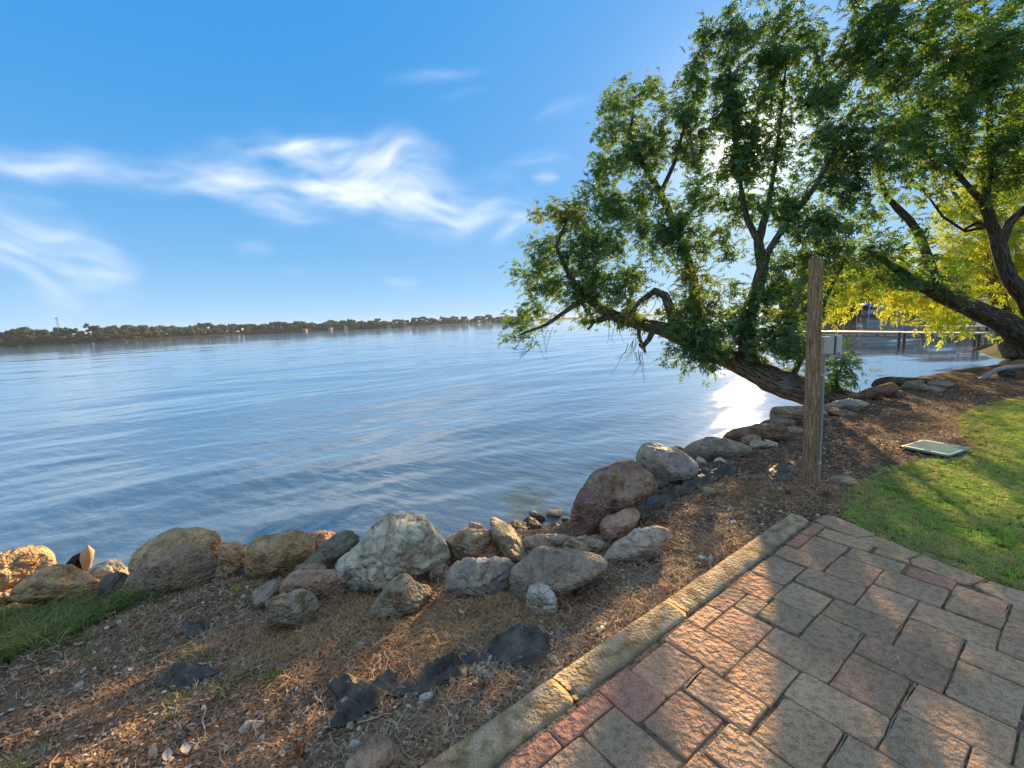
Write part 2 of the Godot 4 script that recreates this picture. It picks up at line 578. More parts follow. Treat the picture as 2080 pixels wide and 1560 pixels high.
	for j in h / 2:
		var el := 90.0 - (j + 0.5) * 180.0 / h
		var y := sin(deg_to_rad(el))
		var ce := cos(deg_to_rad(el))
		var t := pow(1.0 - y, 4.2)
		var t2 := pow(1.0 - y, 16.0)
		var br := (lerpf(0.030, 0.27, t) + 0.16 * t2) * SKY_GAIN
		var bg := (lerpf(0.252, 0.53, t) + 0.09 * t2) * SKY_GAIN
		var bb := (lerpf(0.62, 0.78, t) + 0.02 * t2) * SKY_GAIN
		for k in w:
			var az := (k + 0.5) * TAU / w
			var ca: float = sin(az) * ce * sun.x + y * sun.y - cos(az) * ce * sun.z
			var g := maxf(ca, 0.0)
			var g2 := g * g
			var g8 := g2 * g2 * g2 * g2
			var g64 := pow(g8, 8.0)
			var near := 0.045 * g8 + 0.13 * g64 + 0.6 * pow(g64, 8.0)
			var v := veil[j * w + k]
			var cr := br + near * 0.95
			var cg := bg + near * 0.85
			var cb := bb + near * 0.72
			img.set_pixel(k, j, Color(lerpf(cr, 0.95 * SKY_GAIN + near, v), lerpf(cg, 0.97 * SKY_GAIN + near, v), lerpf(cb, 1.0 * SKY_GAIN + near, v)))
	for j in range(h / 2, h):
		for k in range(0, w):
			img.set_pixel(k, j, Color(0.2, 0.22, 0.22))
	var mat := PanoramaSkyMaterial.new()
	mat.panorama = ImageTexture.create_from_image(img)
	var sky := Sky.new()
	sky.sky_material = mat
	var e := Environment.new()
	e.background_mode = Environment.BG_SKY
	e.sky = sky
	e.tonemap_mode = Environment.TONE_MAPPER_LINEAR
	e.tonemap_exposure = EXPOSURE
	e.fog_enabled = true
	e.fog_density = 0.0002
	e.fog_light_color = Color(0.8, 0.88, 0.95)
	e.sdfgi_enabled = true
	e.ssao_enabled = true
	e.ssil_enabled = true
	var we := WorldEnvironment.new()
	we.name = "environment"
	we.environment = e
	add_child(we)


# ---------------------------------------------------------------- boulders
# A boulder is bounded by planes whose corners are rounded off, then roughened; its half sizes are exact.
func outline_radii(poly: PackedVector2Array) -> PackedFloat32Array:
	var raw := PackedFloat32Array()
	for k in 120:
		var d := Vector2.from_angle(TAU * k / 120.0)
		var r := 0.01
		for q in poly.size():
			var hit = Geometry2D.segment_intersects_segment(Vector2.ZERO, d * 20.0, poly[q], poly[(q + 1) % poly.size()])
			if hit != null:
				r = maxf(r, (hit as Vector2).length())
		raw.append(r)
	var out := PackedFloat32Array()
	for k in 120:
		out.append((raw[posmod(k - 2, 120)] + 2.0 * raw[posmod(k - 1, 120)] + 3.0 * raw[k] + 2.0 * raw[(k + 1) % 120] + raw[(k + 2) % 120]) / 9.0)
	return out


# A boulder whose outline seen from the path is known: bulging in front and behind, with broken faces.
func traced_mesh(poly: PackedVector2Array, deep: float, sd: int, hard: float, rough: float, tint: Color, tint2: Color, fine: int) -> ArrayMesh:
	var rng := RandomNumberGenerator.new()
	rng.seed = sd * 7919 + 5
	var rim := outline_radii(poly)
	var planes := []
	for k in 9:
		var a := k * 2.39996 + rng.randf()
		var z := rng.randf_range(0.5, 0.95) * (1.0 if k % 3 else -1.0)
		var p := sqrt(1.0 - z * z)
		planes.append([Vector3(cos(a) * p, sin(a) * p, z), rng.randf_range(0.74, 0.93)])
	var e := clampf(1.6 + hard * 0.12, 2.0, 3.2)
	var nz := noise(FastNoiseLite.TYPE_SIMPLEX_SMOOTH, 1.0, sd, 5)
	var b := Buf.new()
	var lookup := {}
	for face in 6:
		var w: Vector3 = [Vector3.RIGHT, Vector3.LEFT, Vector3.UP, Vector3.DOWN, Vector3.BACK, Vector3.FORWARD][face]
		var a := Vector3(w.y, w.z, w.x).abs()
		var d := w.cross(a)
		var ids := PackedInt32Array()
		for j in fine + 1:
			for k in fine + 1:
				var dir := (w + a * tan((2.0 * k / fine - 1.0) * PI / 4.0) + d * tan((2.0 * j / fine - 1.0) * PI / 4.0)).normalized()
				var key := (dir * 4096.0).round()
				if lookup.has(key):
					ids.append(lookup[key])
					continue
				var p := Vector2(dir.x, dir.y).length()
				var r := pow(pow(p, e) + pow(absf(dir.z), e), -1.0 / e)
				var q := dir * r
				var sum := 1.0
				for pl in planes:
					var c: float = q.dot(pl[0]) / pl[1]
					if c > 0.0:
						sum += pow(c, 14.0 + hard * 1.5)
				q *= pow(sum, -1.0 / (14.0 + hard * 1.5))
				var th := fposmod(atan2(dir.y, dir.x), TAU) / TAU * 120.0
				var i0 := int(th) % 120
				var rr := lerpf(rim[i0], rim[(i0 + 1) % 120], th - floorf(th))
				var s := 1.0 + rough * (0.8 * nz.get_noise_3dv(dir * 2.2) + 0.6 * nz.get_noise_3dv(dir * 6.0 + Vector3.ONE * 7.0)) * (0.45 + 0.9 * absf(dir.z))
				var v := Vector3(q.x * rr, q.y * rr, q.z * deep) * s
				v -= dir * 0.013 * smoothstep(0.86, 1.0, 1.0 - absf(nz.get_noise_3dv(v * 4.5 + Vector3.ONE * 30.0))) * rough * 18.0
				v += dir * (nz.get_noise_3dv(v * 22.0) * 0.005 + nz.get_noise_3dv(v * 60.0) * 0.002)
				var id := b.add(v, Vector2.ZERO, tint.lerp(tint2, smoothstep(-0.2, 0.25, nz.get_noise_3dv(v * 5.0 + Vector3(3, 1, 5)))))
				lookup[key] = id
				ids.append(id)
		for j in fine:
			for k in fine:
				var q := j * (fine + 1) + k
				b.quad(ids[q], ids[q + 1], ids[q + fine + 2], ids[q + fine + 1])
	return b.mesh()


func boulder_mesh(half: Vector3, sd: int, hard: float, rough: float, tint: Color, tint2: Color, fine := 18) -> ArrayMesh:
	var rng := RandomNumberGenerator.new()
	rng.seed = sd * 7919 + 13
	var planes := []
	for k in 13:
		var y := 1.0 - 2.0 * (k + 0.5) / 13.0
		var a := k * 2.39996 + rng.randf() * 0.9
		var rr := sqrt(1.0 - y * y)
		var nrm := Vector3(cos(a) * rr, y, sin(a) * rr) + Vector3(rng.randf_range(-0.3, 0.3), rng.randf_range(-0.3, 0.3), rng.randf_range(-0.3, 0.3))
		planes.append([nrm.normalized(), rng.randf_range(0.66, 1.08)])
	var nz := noise(FastNoiseLite.TYPE_SIMPLEX_SMOOTH, 1.0, sd, 5)
	var b := Buf.new()
	var lookup := {}
	var lo := Vector3.ONE * 9.0
	var hi := Vector3.ONE * -9.0
	for face in 6:
		var w: Vector3 = [Vector3.RIGHT, Vector3.LEFT, Vector3.UP, Vector3.DOWN, Vector3.BACK, Vector3.FORWARD][face]
		var a := Vector3(w.y, w.z, w.x).abs()
		var d := w.cross(a)
		var ids := PackedInt32Array()
		for j in fine + 1:
			for k in fine + 1:
				var s := tan((2.0 * k / fine - 1.0) * PI / 4.0)
				var t := tan((2.0 * j / fine - 1.0) * PI / 4.0)
				var dir := (w + a * s + d * t).normalized()
				var key := (dir * 4096.0).round()
				if lookup.has(key):
					ids.append(lookup[key])
					continue
				var sum := 0.0
				for pl in planes:
					var c: float = dir.dot(pl[0]) / pl[1]
					if c > 0.0:
						sum += pow(c, hard * 1.7)
				var r := pow(sum, -1.0 / (hard * 1.7))
				r *= 1.0 + rough * (nz.get_noise_3dv(dir * 1.6) * 1.2 + 0.5 * nz.get_noise_3dv(dir * 5.0 + Vector3.ONE * 7.0))
				var p := dir * r
				lo = lo.min(p)
				hi = hi.max(p)
				var id := b.add(p, Vector2.ZERO, tint.lerp(tint2, smoothstep(-0.25, 0.3, nz.get_noise_3dv(dir * 1.3 + Vector3(3, 1, 5)))))
				lookup[key] = id
				ids.append(id)
		for j in fine:
			for k in fine:
				var q := j * (fine + 1) + k
				b.quad(ids[q], ids[q + 1], ids[q + fine + 2], ids[q + fine + 1])
	var mid := (lo + hi) * 0.5
	var span := (hi - lo) * 0.5
	for k in b.v.size():
		var p := (b.v[k] - mid) / span * half
		var g := nz.get_noise_3dv(p * 26.0 + Vector3.ONE * 20.0) * 0.006 + nz.get_noise_3dv(p * 9.0) * 0.012 * rough * 10.0
		b.v[k] = p + p.normalized() * g * clampf(half.length() * 2.5, 0.1, 1.0)
	# outward winding
	var m := b.mesh()
	return m


func make_boulders() -> void:
	var rows := [
		["boulder", "sunlit tan boulder cut by the left edge of the photo", Vector3(-4.246, -0.375, -3.442), Vector3(0.349, 0.206, 0.237), Vector2(0.890, 0.000), Color(0.64, 0.491, 0.286), Color(0.559, 0.398, 0.223), 9, 0.05, "sandstone", 2, "boulders along the water's edge", [Vector2(-0.190, 0.130), Vector2(-0.022, 0.155), Vector2(0.093, 0.153), Vector2(0.230, 0.100), Vector2(0.266, 0.045), Vector2(0.287, -0.038), Vector2(0.262, -0.085), Vector2(0.138, -0.119), Vector2(0.021, -0.160), Vector2(-0.070, -0.194), Vector2(-0.233, -0.184)]],
		["boulder", "peaked tan boulder, lit on its right face, front of the left group", Vector3(-3.423, -0.316, -3.056), Vector3(0.354, 0.151, 0.154), Vector2(0.842, 0.000), Color(0.584, 0.421, 0.233), Color(0.508, 0.363, 0.212), 7, 0.05, "sandstone", 3, "boulders along the water's edge", [Vector2(-0.242, 0.090), Vector2(-0.130, 0.163), Vector2(-0.045, 0.179), Vector2(0.038, 0.156), Vector2(0.124, 0.103), Vector2(0.181, 0.011), Vector2(0.259, -0.129), Vector2(0.168, -0.227), Vector2(0.037, -0.186), Vector2(-0.050, -0.178), Vector2(-0.136, -0.071), Vector2(-0.228, 0.013)]],
		["boulder", "small orange stone beside the peaked boulder at the left edge", Vector3(-3.926, -0.428, -3.143), Vector3(0.105, 0.064, 0.075), Vector2(0.896, 0.000), Color(0.64, 0.491, 0.286), Color(0.559, 0.398, 0.223), 7, 0.06, "sandstone", 4, "boulders along the water's edge", [Vector2(-0.061, 0.051), Vector2(0.007, 0.053), Vector2(0.064, 0.035), Vector2(0.076, -0.037), Vector2(0.019, -0.061), Vector2(-0.070, -0.052)]],
		["boulder", "low flat stone at the top of the bank grass", Vector3(-3.493, -0.405, -2.905), Vector3(0.194, 0.049, 0.051), Vector2(0.877, 0.000), Color(0.419, 0.351, 0.265), Color(0.343, 0.292, 0.223), 6, 0.04, "granite", 5, "boulders along the water's edge", [Vector2(-0.142, 0.030), Vector2(-0.045, 0.036), Vector2(0.082, 0.013), Vector2(0.127, -0.050), Vector2(0.049, -0.044), Vector2(-0.099, -0.005)]],
		["boulder", "round speckled sunlit boulder behind the peaked tan one", Vector3(-3.37, -0.424, -3.411), Vector3(0.189, 0.103, 0.136), Vector2(0.779, 0.000), Color(0.64, 0.62, 0.477), Color(0.508, 0.433, 0.307), 6, 0.05, "pitted", 6, "boulders along the water's edge", [Vector2(-0.143, 0.073), Vector2(-0.083, 0.109), Vector2(-0.006, 0.120), Vector2(0.079, 0.078), Vector2(0.122, -0.002), Vector2(0.135, -0.088), Vector2(0.104, -0.146), Vector2(-0.031, -0.125), Vector2(-0.127, -0.014)]],
		["boulder", "dark wedge-shaped rock under the speckled sunlit boulder", Vector3(-3.043, -0.339, -3.065), Vector3(0.128, 0.112, 0.101), Vector2(0.782, 0.000), Color(0.152, 0.135, 0.111), Color(0.216, 0.181, 0.143), 9, 0.05, "granite", 7, "boulders along the water's edge", [Vector2(-0.111, -0.070), Vector2(-0.053, 0.074), Vector2(0.055, 0.107), Vector2(0.102, 0.051), Vector2(0.102, 0.000), Vector2(0.037, -0.085), Vector2(-0.028, -0.132)]],
		["boulder", "big golden boulder at the waterline behind the large smooth one", Vector3(-2.768, -0.252, -3.378), Vector3(0.365, 0.194, 0.223), Vector2(0.687, 0.000), Color(0.64, 0.491, 0.286), Color(0.559, 0.398, 0.223), 7, 0.05, "sandstone", 8, "boulders along the water's edge", [Vector2(-0.308, 0.007), Vector2(-0.267, 0.093), Vector2(-0.171, 0.153), Vector2(-0.036, 0.197), Vector2(0.137, 0.177), Vector2(0.225, 0.137), Vector2(0.287, 0.096), Vector2(0.299, 0.040), Vector2(0.307, -0.053), Vector2(0.284, -0.150), Vector2(0.183, -0.221), Vector2(-0.127, -0.199), Vector2(-0.306, -0.096)]],
		["boulder", "large smooth grey brown boulder leaning against the golden one", Vector3(-2.726, -0.333, -3.246), Vector3(0.388, 0.214, 0.231), Vector2(0.698, 0.000), Color(0.432, 0.328, 0.217), Color(0.356, 0.275, 0.191), 6, 0.03, "granite", 9, "boulders along the water's edge", [Vector2(-0.349, -0.089), Vector2(-0.280, 0.034), Vector2(-0.161, 0.148), Vector2(-0.047, 0.206), Vector2(0.101, 0.215), Vector2(0.203, 0.154), Vector2(0.265, 0.085), Vector2(0.307, 0.013), Vector2(0.311, -0.044), Vector2(0.283, -0.126), Vector2(0.246, -0.203), Vector2(0.108, -0.239), Vector2(-0.117, -0.177), Vector2(-0.291, -0.141)]],
		["boulder", "half-buried rounded stone at the foot of the large smooth boulder", Vector3(-2.577, -0.438, -3.315), Vector3(0.103, 0.040, 0.053), Vector2(0.661, 0.000), Color(0.432, 0.328, 0.217), Color(0.356, 0.275, 0.191), 4, 0.03, "granite", 10, "boulders along the water's edge", [Vector2(-0.089, -0.005), Vector2(-0.043, 0.045), Vector2(-0.001, 0.050), Vector2(0.051, 0.020), Vector2(0.085, -0.052), Vector2(-0.002, -0.047)]],
		["boulder", "pale sunlit boulder between the smooth one and the square block", Vector3(-2.388, -0.367, -3.442), Vector3(0.151, 0.135, 0.152), Vector2(0.607, 0.000), Color(0.64, 0.491, 0.286), Color(0.559, 0.398, 0.223), 8, 0.05, "sandstone", 11, "boulders along the water's edge", [Vector2(-0.068, 0.153), Vector2(0.042, 0.124), Vector2(0.146, 0.079), Vector2(0.123, 0.012), Vector2(0.101, -0.120), Vector2(0.045, -0.144), Vector2(-0.088, -0.147), Vector2(-0.151, -0.138), Vector2(-0.104, -0.005)]],
		["boulder", "square-shouldered tan block boulder with a sunlit top", Vector3(-1.964, -0.314, -3.418), Vector3(0.275, 0.184, 0.212), Vector2(0.522, 0.000), Color(0.584, 0.421, 0.233), Color(0.508, 0.363, 0.212), 12, 0.03, "sandstone", 12, "boulders along the water's edge", [Vector2(-0.253, 0.010), Vector2(-0.217, 0.107), Vector2(-0.161, 0.161), Vector2(-0.007, 0.174), Vector2(0.116, 0.174), Vector2(0.229, 0.118), Vector2(0.267, 0.051), Vector2(0.259, -0.070), Vector2(0.196, -0.137), Vector2(0.075, -0.230), Vector2(-0.097, -0.214), Vector2(-0.260, -0.083)]],
		["boulder", "small pinkish boulder peeking out behind the tan block", Vector3(-2.174, -0.796, -4.595), Vector3(0.152, 0.111, 0.131), Vector2(0.442, 0.000), Color(0.546, 0.363, 0.254), Color(0.444, 0.316, 0.212), 7, 0.05, "granite", 13, "boulders along the water's edge", [Vector2(-0.115, 0.104), Vector2(0.010, 0.091), Vector2(0.108, 0.053), Vector2(0.174, 0.005), Vector2(0.046, -0.083), Vector2(-0.088, -0.162), Vector2(-0.095, -0.009)]],
		["boulder", "dark green slate boulder wedged between tan block and white boulder", Vector3(-1.54, -0.324, -3.398), Vector3(0.248, 0.157, 0.138), Vector2(0.426, 0.000), Color(0.165, 0.187, 0.148), Color(0.241, 0.234, 0.17), 10, 0.06, "slate", 14, "boulders along the water's edge", [Vector2(-0.230, -0.059), Vector2(-0.128, 0.048), Vector2(-0.029, 0.098), Vector2(0.059, 0.148), Vector2(0.156, 0.151), Vector2(0.256, 0.075), Vector2(0.209, 0.008), Vector2(0.067, -0.062), Vector2(0.028, -0.182), Vector2(-0.139, -0.155), Vector2(-0.251, -0.122)]],
		["boulder", "large white and grey pitted boulder, biggest in the middle row", Vector3(-0.912, -0.144, -3), Vector3(0.399, 0.256, 0.273), Vector2(0.295, 0.000), Color(0.64, 0.62, 0.477), Color(0.508, 0.433, 0.307), 9, 0.09, "pitted", 15, "boulders along the water's edge", [Vector2(-0.393, 0.041), Vector2(-0.307, 0.084), Vector2(-0.183, 0.193), Vector2(-0.107, 0.249), Vector2(-0.016, 0.280), Vector2(0.072, 0.280), Vector2(0.137, 0.268), Vector2(0.249, 0.224), Vector2(0.330, 0.115), Vector2(0.389, 0.017), Vector2(0.417, -0.100), Vector2(0.334, -0.166), Vector2(0.183, -0.232), Vector2(-0.019, -0.323), Vector2(-0.181, -0.299), Vector2(-0.288, -0.254), Vector2(-0.358, -0.101), Vector2(-0.395, -0.046)]],
		["boulder", "long rounded pinkish boulder lying in front of the white one", Vector3(-1.358, -0.233, -2.807), Vector3(0.242, 0.116, 0.119), Vector2(0.451, 0.000), Color(0.546, 0.363, 0.254), Color(0.444, 0.316, 0.212), 5, 0.03, "granite", 16, "boulders along the water's edge", [Vector2(-0.254, 0.068), Vector2(-0.189, 0.131), Vector2(0.008, 0.116), Vector2(0.134, 0.078), Vector2(0.197, 0.012), Vector2(0.203, -0.070), Vector2(0.165, -0.193), Vector2(0.081, -0.202), Vector2(-0.023, -0.139), Vector2(-0.066, -0.042), Vector2(-0.125, 0.013), Vector2(-0.251, -0.021)]],
		["boulder", "rosy hump of rock behind the long pinkish boulder", Vector3(-1.627, -0.366, -3.189), Vector3(0.129, 0.060, 0.089), Vector2(0.472, 0.045), Color(0.546, 0.363, 0.254), Color(0.444, 0.316, 0.212), 5, 0.04, "granite", 17, "boulders along the water's edge", []],
		["boulder", "egg-shaped grey stone left of the long pinkish boulder", Vector3(-1.721, -0.269, -2.781), Vector3(0.097, 0.093, 0.098), Vector2(0.554, 0.000), Color(0.419, 0.351, 0.265), Color(0.343, 0.292, 0.223), 5, 0.03, "granite", 18, "boulders along the water's edge", [Vector2(-0.087, 0.021), Vector2(-0.046, 0.064), Vector2(0.005, 0.083), Vector2(0.055, 0.080), Vector2(0.091, 0.028), Vector2(0.087, -0.038), Vector2(0.024, -0.095), Vector2(-0.049, -0.075), Vector2(-0.088, -0.099)]],
		["boulder", "sharp three-cornered slab with one bright rough side", Vector3(-1.372, -0.173, -2.459), Vector3(0.154, 0.129, 0.096), Vector2(0.509, 0.000), Color(0.419, 0.351, 0.265), Color(0.343, 0.292, 0.223), 16, 0.03, "sandstone", 19, "boulders along the water's edge", [Vector2(-0.145, 0.098), Vector2(-0.059, 0.112), Vector2(0.061, 0.127), Vector2(0.104, 0.087), Vector2(0.140, -0.002), Vector2(0.117, -0.142), Vector2(0.019, -0.185), Vector2(-0.021, -0.128), Vector2(-0.148, -0.036)]],
		["boulder", "pointed tan and green wedge boulder in front of the white one", Vector3(-0.738, -0.157, -2.512), Vector3(0.189, 0.136, 0.138), Vector2(0.286, 0.000), Color(0.33, 0.304, 0.201), Color(0.419, 0.363, 0.244), 9, 0.04, "sandstone", 20, "boulders along the water's edge", [Vector2(-0.197, -0.069), Vector2(-0.121, 0.034), Vector2(-0.054, 0.118), Vector2(0.015, 0.162), Vector2(0.048, 0.155), Vector2(0.104, 0.094), Vector2(0.194, 0.003), Vector2(0.197, -0.037), Vector2(0.132, -0.091), Vector2(-0.056, -0.145), Vector2(-0.148, -0.138), Vector2(-0.188, -0.111)]],
		["boulder", "small round brown stone right of the white boulder", Vector3(-0.56, -0.241, -2.889), Vector3(0.074, 0.073, 0.084), Vector2(0.191, 0.000), Color(0.432, 0.328, 0.217), Color(0.356, 0.275, 0.191), 4, 0.03, "granite", 21, "boulders along the water's edge", [Vector2(-0.083, 0.010), Vector2(-0.032, 0.069), Vector2(0.030, 0.079), Vector2(0.074, 0.021), Vector2(0.053, -0.078), Vector2(-0.035, -0.091)]],
		["boulder", "beige flat-topped layered boulder behind the tilted slab", Vector3(-0.333, -0.224, -3.204), Vector3(0.251, 0.142, 0.165), Vector2(0.104, 0.000), Color(0.508, 0.409, 0.276), Color(0.419, 0.339, 0.233), 8, 0.05, "sandstone", 22, "boulders along the water's edge", [Vector2(-0.230, 0.098), Vector2(-0.124, 0.160), Vector2(-0.008, 0.174), Vector2(0.127, 0.148), Vector2(0.189, 0.005), Vector2(0.289, -0.145), Vector2(0.205, -0.182), Vector2(-0.154, -0.159), Vector2(-0.221, -0.066)]],
		["boulder", "creased blue grey boulder with a golden lit crest", Vector3(-0.255, -0.138, -2.657), Vector3(0.218, 0.115, 0.133), Vector2(0.096, 0.000), Color(0.318, 0.298, 0.265), Color(0.419, 0.363, 0.276), 8, 0.08, "slate", 23, "boulders along the water's edge", [Vector2(-0.230, -0.008), Vector2(-0.202, 0.077), Vector2(-0.122, 0.130), Vector2(0.092, 0.123), Vector2(0.189, 0.102), Vector2(0.234, 0.050), Vector2(0.208, -0.081), Vector2(0.137, -0.151), Vector2(0.020, -0.156), Vector2(-0.154, -0.137), Vector2(-0.222, -0.086)]],
		["boulder", "thin greenish slab standing tilted on its edge", Vector3(-0.081, -0.169, -3.188), Vector3(0.143, 0.168, 0.191), Vector2(0.025, 0.000), Color(0.33, 0.304, 0.201), Color(0.419, 0.363, 0.244), 12, 0.04, "slate", 24, "boulders along the water's edge", [Vector2(-0.137, 0.216), Vector2(-0.068, 0.166), Vector2(0.024, 0.097), Vector2(0.111, -0.036), Vector2(0.151, -0.154), Vector2(0.112, -0.208), Vector2(0.021, -0.172), Vector2(-0.067, -0.065), Vector2(-0.107, 0.020)]],
		["boulder", "broad speckled grey boulder with a domed top beside the soil", Vector3(0.198, -0.047, -2.514), Vector3(0.294, 0.167, 0.191), Vector2(-0.079, 0.000), Color(0.419, 0.351, 0.265), Color(0.343, 0.292, 0.223), 6, 0.03, "granite", 25, "boulders along the water's edge", [Vector2(-0.273, -0.065), Vector2(-0.255, 0.035), Vector2(-0.169, 0.117), Vector2(-0.065, 0.178), Vector2(0.036, 0.175), Vector2(0.170, 0.144), Vector2(0.331, 0.086), Vector2(0.349, 0.056), Vector2(0.258, -0.039), Vector2(0.146, -0.108), Vector2(0.035, -0.191), Vector2(-0.208, -0.243), Vector2(-0.264, -0.160)]],
		["boulder", "pale oval stone standing against the broad speckled boulder", Vector3(0.115, -0.08, -2.314), Vector3(0.087, 0.088, 0.059), Vector2(-0.050, 0.000), Color(0.64, 0.64, 0.551), Color(0.635, 0.562, 0.445), 6, 0.04, "sandstone", 26, "boulders along the water's edge", [Vector2(-0.088, 0.022), Vector2(-0.065, 0.086), Vector2(-0.014, 0.107), Vector2(0.044, 0.084), Vector2(0.087, 0.019), Vector2(0.094, -0.045), Vector2(0.056, -0.110), Vector2(-0.039, -0.113), Vector2(-0.087, -0.043)]],
		["boulder", "flat grey layered ledge stone behind the speckled boulder", Vector3(0.213, -0.226, -3.237), Vector3(0.199, 0.063, 0.075), Vector2(-0.066, 0.000), Color(0.419, 0.351, 0.265), Color(0.343, 0.292, 0.223), 9, 0.05, "slate", 27, "boulders along the water's edge", [Vector2(-0.212, 0.022), Vector2(-0.084, 0.060), Vector2(0.126, 0.061), Vector2(0.210, 0.043), Vector2(0.147, -0.065), Vector2(-0.028, -0.069), Vector2(-0.134, -0.093)]],
		["boulder", "rough lumpy beige rock between ledge stone and pale granite", Vector3(0.477, -0.158, -3.048), Vector3(0.146, 0.069, 0.081), Vector2(-0.155, 0.000), Color(0.508, 0.409, 0.276), Color(0.419, 0.339, 0.233), 7, 0.1, "pitted", 28, "boulders along the water's edge", [Vector2(-0.153, -0.003), Vector2(-0.086, 0.073), Vector2(0.012, 0.077), Vector2(0.154, 0.021), Vector2(0.107, -0.089), Vector2(-0.010, -0.079), Vector2(-0.154, -0.041)]],
		["boulder", "small smooth grey cap of stone behind the lumpy beige rock", Vector3(0.582, -0.208, -3.186), Vector3(0.098, 0.055, 0.077), Vector2(-0.181, -0.216), Color(0.419, 0.351, 0.265), Color(0.343, 0.292, 0.223), 4, 0.03, "granite", 29, "boulders along the water's edge", []],
		["boulder", "long pale granite boulder lying in the soil slope", Vector3(0.831, -0.067, -2.861), Vector3(0.231, 0.115, 0.118), Vector2(-0.283, 0.000), Color(0.597, 0.515, 0.392), Color(0.483, 0.409, 0.307), 5, 0.03, "granite", 30, "boulders along the water's edge", [Vector2(-0.266, -0.149), Vector2(-0.171, -0.010), Vector2(-0.048, 0.091), Vector2(0.120, 0.149), Vector2(0.207, 0.127), Vector2(0.198, 0.051), Vector2(0.148, -0.051), Vector2(0.032, -0.114), Vector2(-0.234, -0.173)]],
		["boulder", "huge purple brown boulder at the bend of the shore", Vector3(0.79, -0.002, -3.561), Vector3(0.349, 0.324, 0.287), Vector2(-0.218, 0.000), Color(0.305, 0.199, 0.159), Color(0.381, 0.292, 0.201), 9, 0.05, "sandstone", 31, "boulders along the water's edge", [Vector2(-0.341, -0.170), Vector2(-0.284, -0.016), Vector2(-0.162, 0.175), Vector2(0.011, 0.272), Vector2(0.168, 0.344), Vector2(0.238, 0.292), Vector2(0.350, 0.193), Vector2(0.383, 0.073), Vector2(0.267, 0.009), Vector2(0.208, -0.124), Vector2(-0.050, -0.271), Vector2(-0.096, -0.425), Vector2(-0.235, -0.469), Vector2(-0.293, -0.456)]],
		["boulder", "rounded brown boulder at the foot of the huge purple one", Vector3(0.764, -0.093, -3.192), Vector3(0.150, 0.130, 0.135), Vector2(-0.235, 0.000), Color(0.546, 0.363, 0.254), Color(0.444, 0.316, 0.212), 5, 0.03, "granite", 32, "boulders along the water's edge", [Vector2(-0.143, 0.004), Vector2(-0.075, 0.080), Vector2(0.053, 0.139), Vector2(0.144, 0.144), Vector2(0.167, 0.096), Vector2(0.090, -0.027), Vector2(0.040, -0.146), Vector2(-0.066, -0.190), Vector2(-0.133, -0.145)]],
		["boulder", "angular dark slate-grey boulder leaning on the purple one", Vector3(1.502, -0.006, -4.272), Vector3(0.304, 0.227, 0.246), Vector2(-0.338, 0.000), Color(0.318, 0.298, 0.265), Color(0.419, 0.363, 0.276), 10, 0.05, "slate", 33, "boulders along the water's edge", [Vector2(-0.285, 0.021), Vector2(-0.280, 0.115), Vector2(-0.224, 0.195), Vector2(-0.133, 0.222), Vector2(-0.033, 0.205), Vector2(0.099, 0.170), Vector2(0.196, 0.117), Vector2(0.321, 0.006), Vector2(0.276, -0.098), Vector2(0.132, -0.186), Vector2(-0.020, -0.323), Vector2(-0.111, -0.286), Vector2(-0.183, -0.082)]],
		["boulder", "sliver of dark rock between two grey boulders at the water", Vector3(2.824, -0.844, -7.308), Vector3(0.202, 0.114, 0.159), Vector2(-0.369, -0.042), Color(0.152, 0.135, 0.111), Color(0.216, 0.181, 0.143), 7, 0.05, "granite", 34, "boulders along the water's edge", []],
		["boulder", "rounded coarse grey boulder on the bank above sparkling water", Vector3(2.22, -0.002, -4.738), Vector3(0.384, 0.120, 0.124), Vector2(-0.438, 0.000), Color(0.419, 0.351, 0.265), Color(0.343, 0.292, 0.223), 5, 0.03, "granite", 35, "boulders along the water's edge", [Vector2(-0.358, -0.057), Vector2(-0.265, 0.052), Vector2(-0.100, 0.131), Vector2(0.068, 0.132), Vector2(0.217, 0.091), Vector2(0.368, 0.045), Vector2(0.380, -0.006), Vector2(0.222, -0.082), Vector2(0.053, -0.126), Vector2(-0.208, -0.166), Vector2(-0.307, -0.118)]],
		["boulder", "flat brown boulder in front of the sun glitter", Vector3(2.959, 0.014, -5.233), Vector3(0.413, 0.120, 0.124), Vector2(-0.515, 0.000), Color(0.343, 0.234, 0.154), Color(0.254, 0.187, 0.127), 7, 0.05, "sandstone", 36, "boulders along the water's edge", [Vector2(-0.410, -0.078), Vector2(-0.295, 0.019), Vector2(-0.129, 0.073), Vector2(0.193, 0.150), Vector2(0.301, 0.108), Vector2(0.358, -0.007), Vector2(0.044, -0.113), Vector2(-0.180, -0.167), Vector2(-0.386, -0.108)]],
		["boulder", "small rosy stone at the foot of the flat brown boulder", Vector3(2.81, -0.035, -5.105), Vector3(0.105, 0.086, 0.084), Vector2(-0.503, -0.042), Color(0.546, 0.363, 0.254), Color(0.444, 0.316, 0.212), 6, 0.05, "granite", 37, "boulders along the water's edge", []],
		["boulder", "long blunt grey boulder behind the timber post", Vector3(3.853, 0.077, -5.922), Vector3(0.404, 0.108, 0.112), Vector2(-0.577, 0.000), Color(0.432, 0.328, 0.217), Color(0.356, 0.275, 0.191), 8, 0.05, "sandstone", 38, "boulders along the water's edge", [Vector2(-0.307, -0.030), Vector2(-0.279, 0.062), Vector2(-0.064, 0.100), Vector2(0.133, 0.106), Vector2(0.291, 0.068), Vector2(0.407, 0.027), Vector2(0.325, -0.030), Vector2(0.046, -0.088), Vector2(-0.239, -0.175), Vector2(-0.291, -0.117)]],
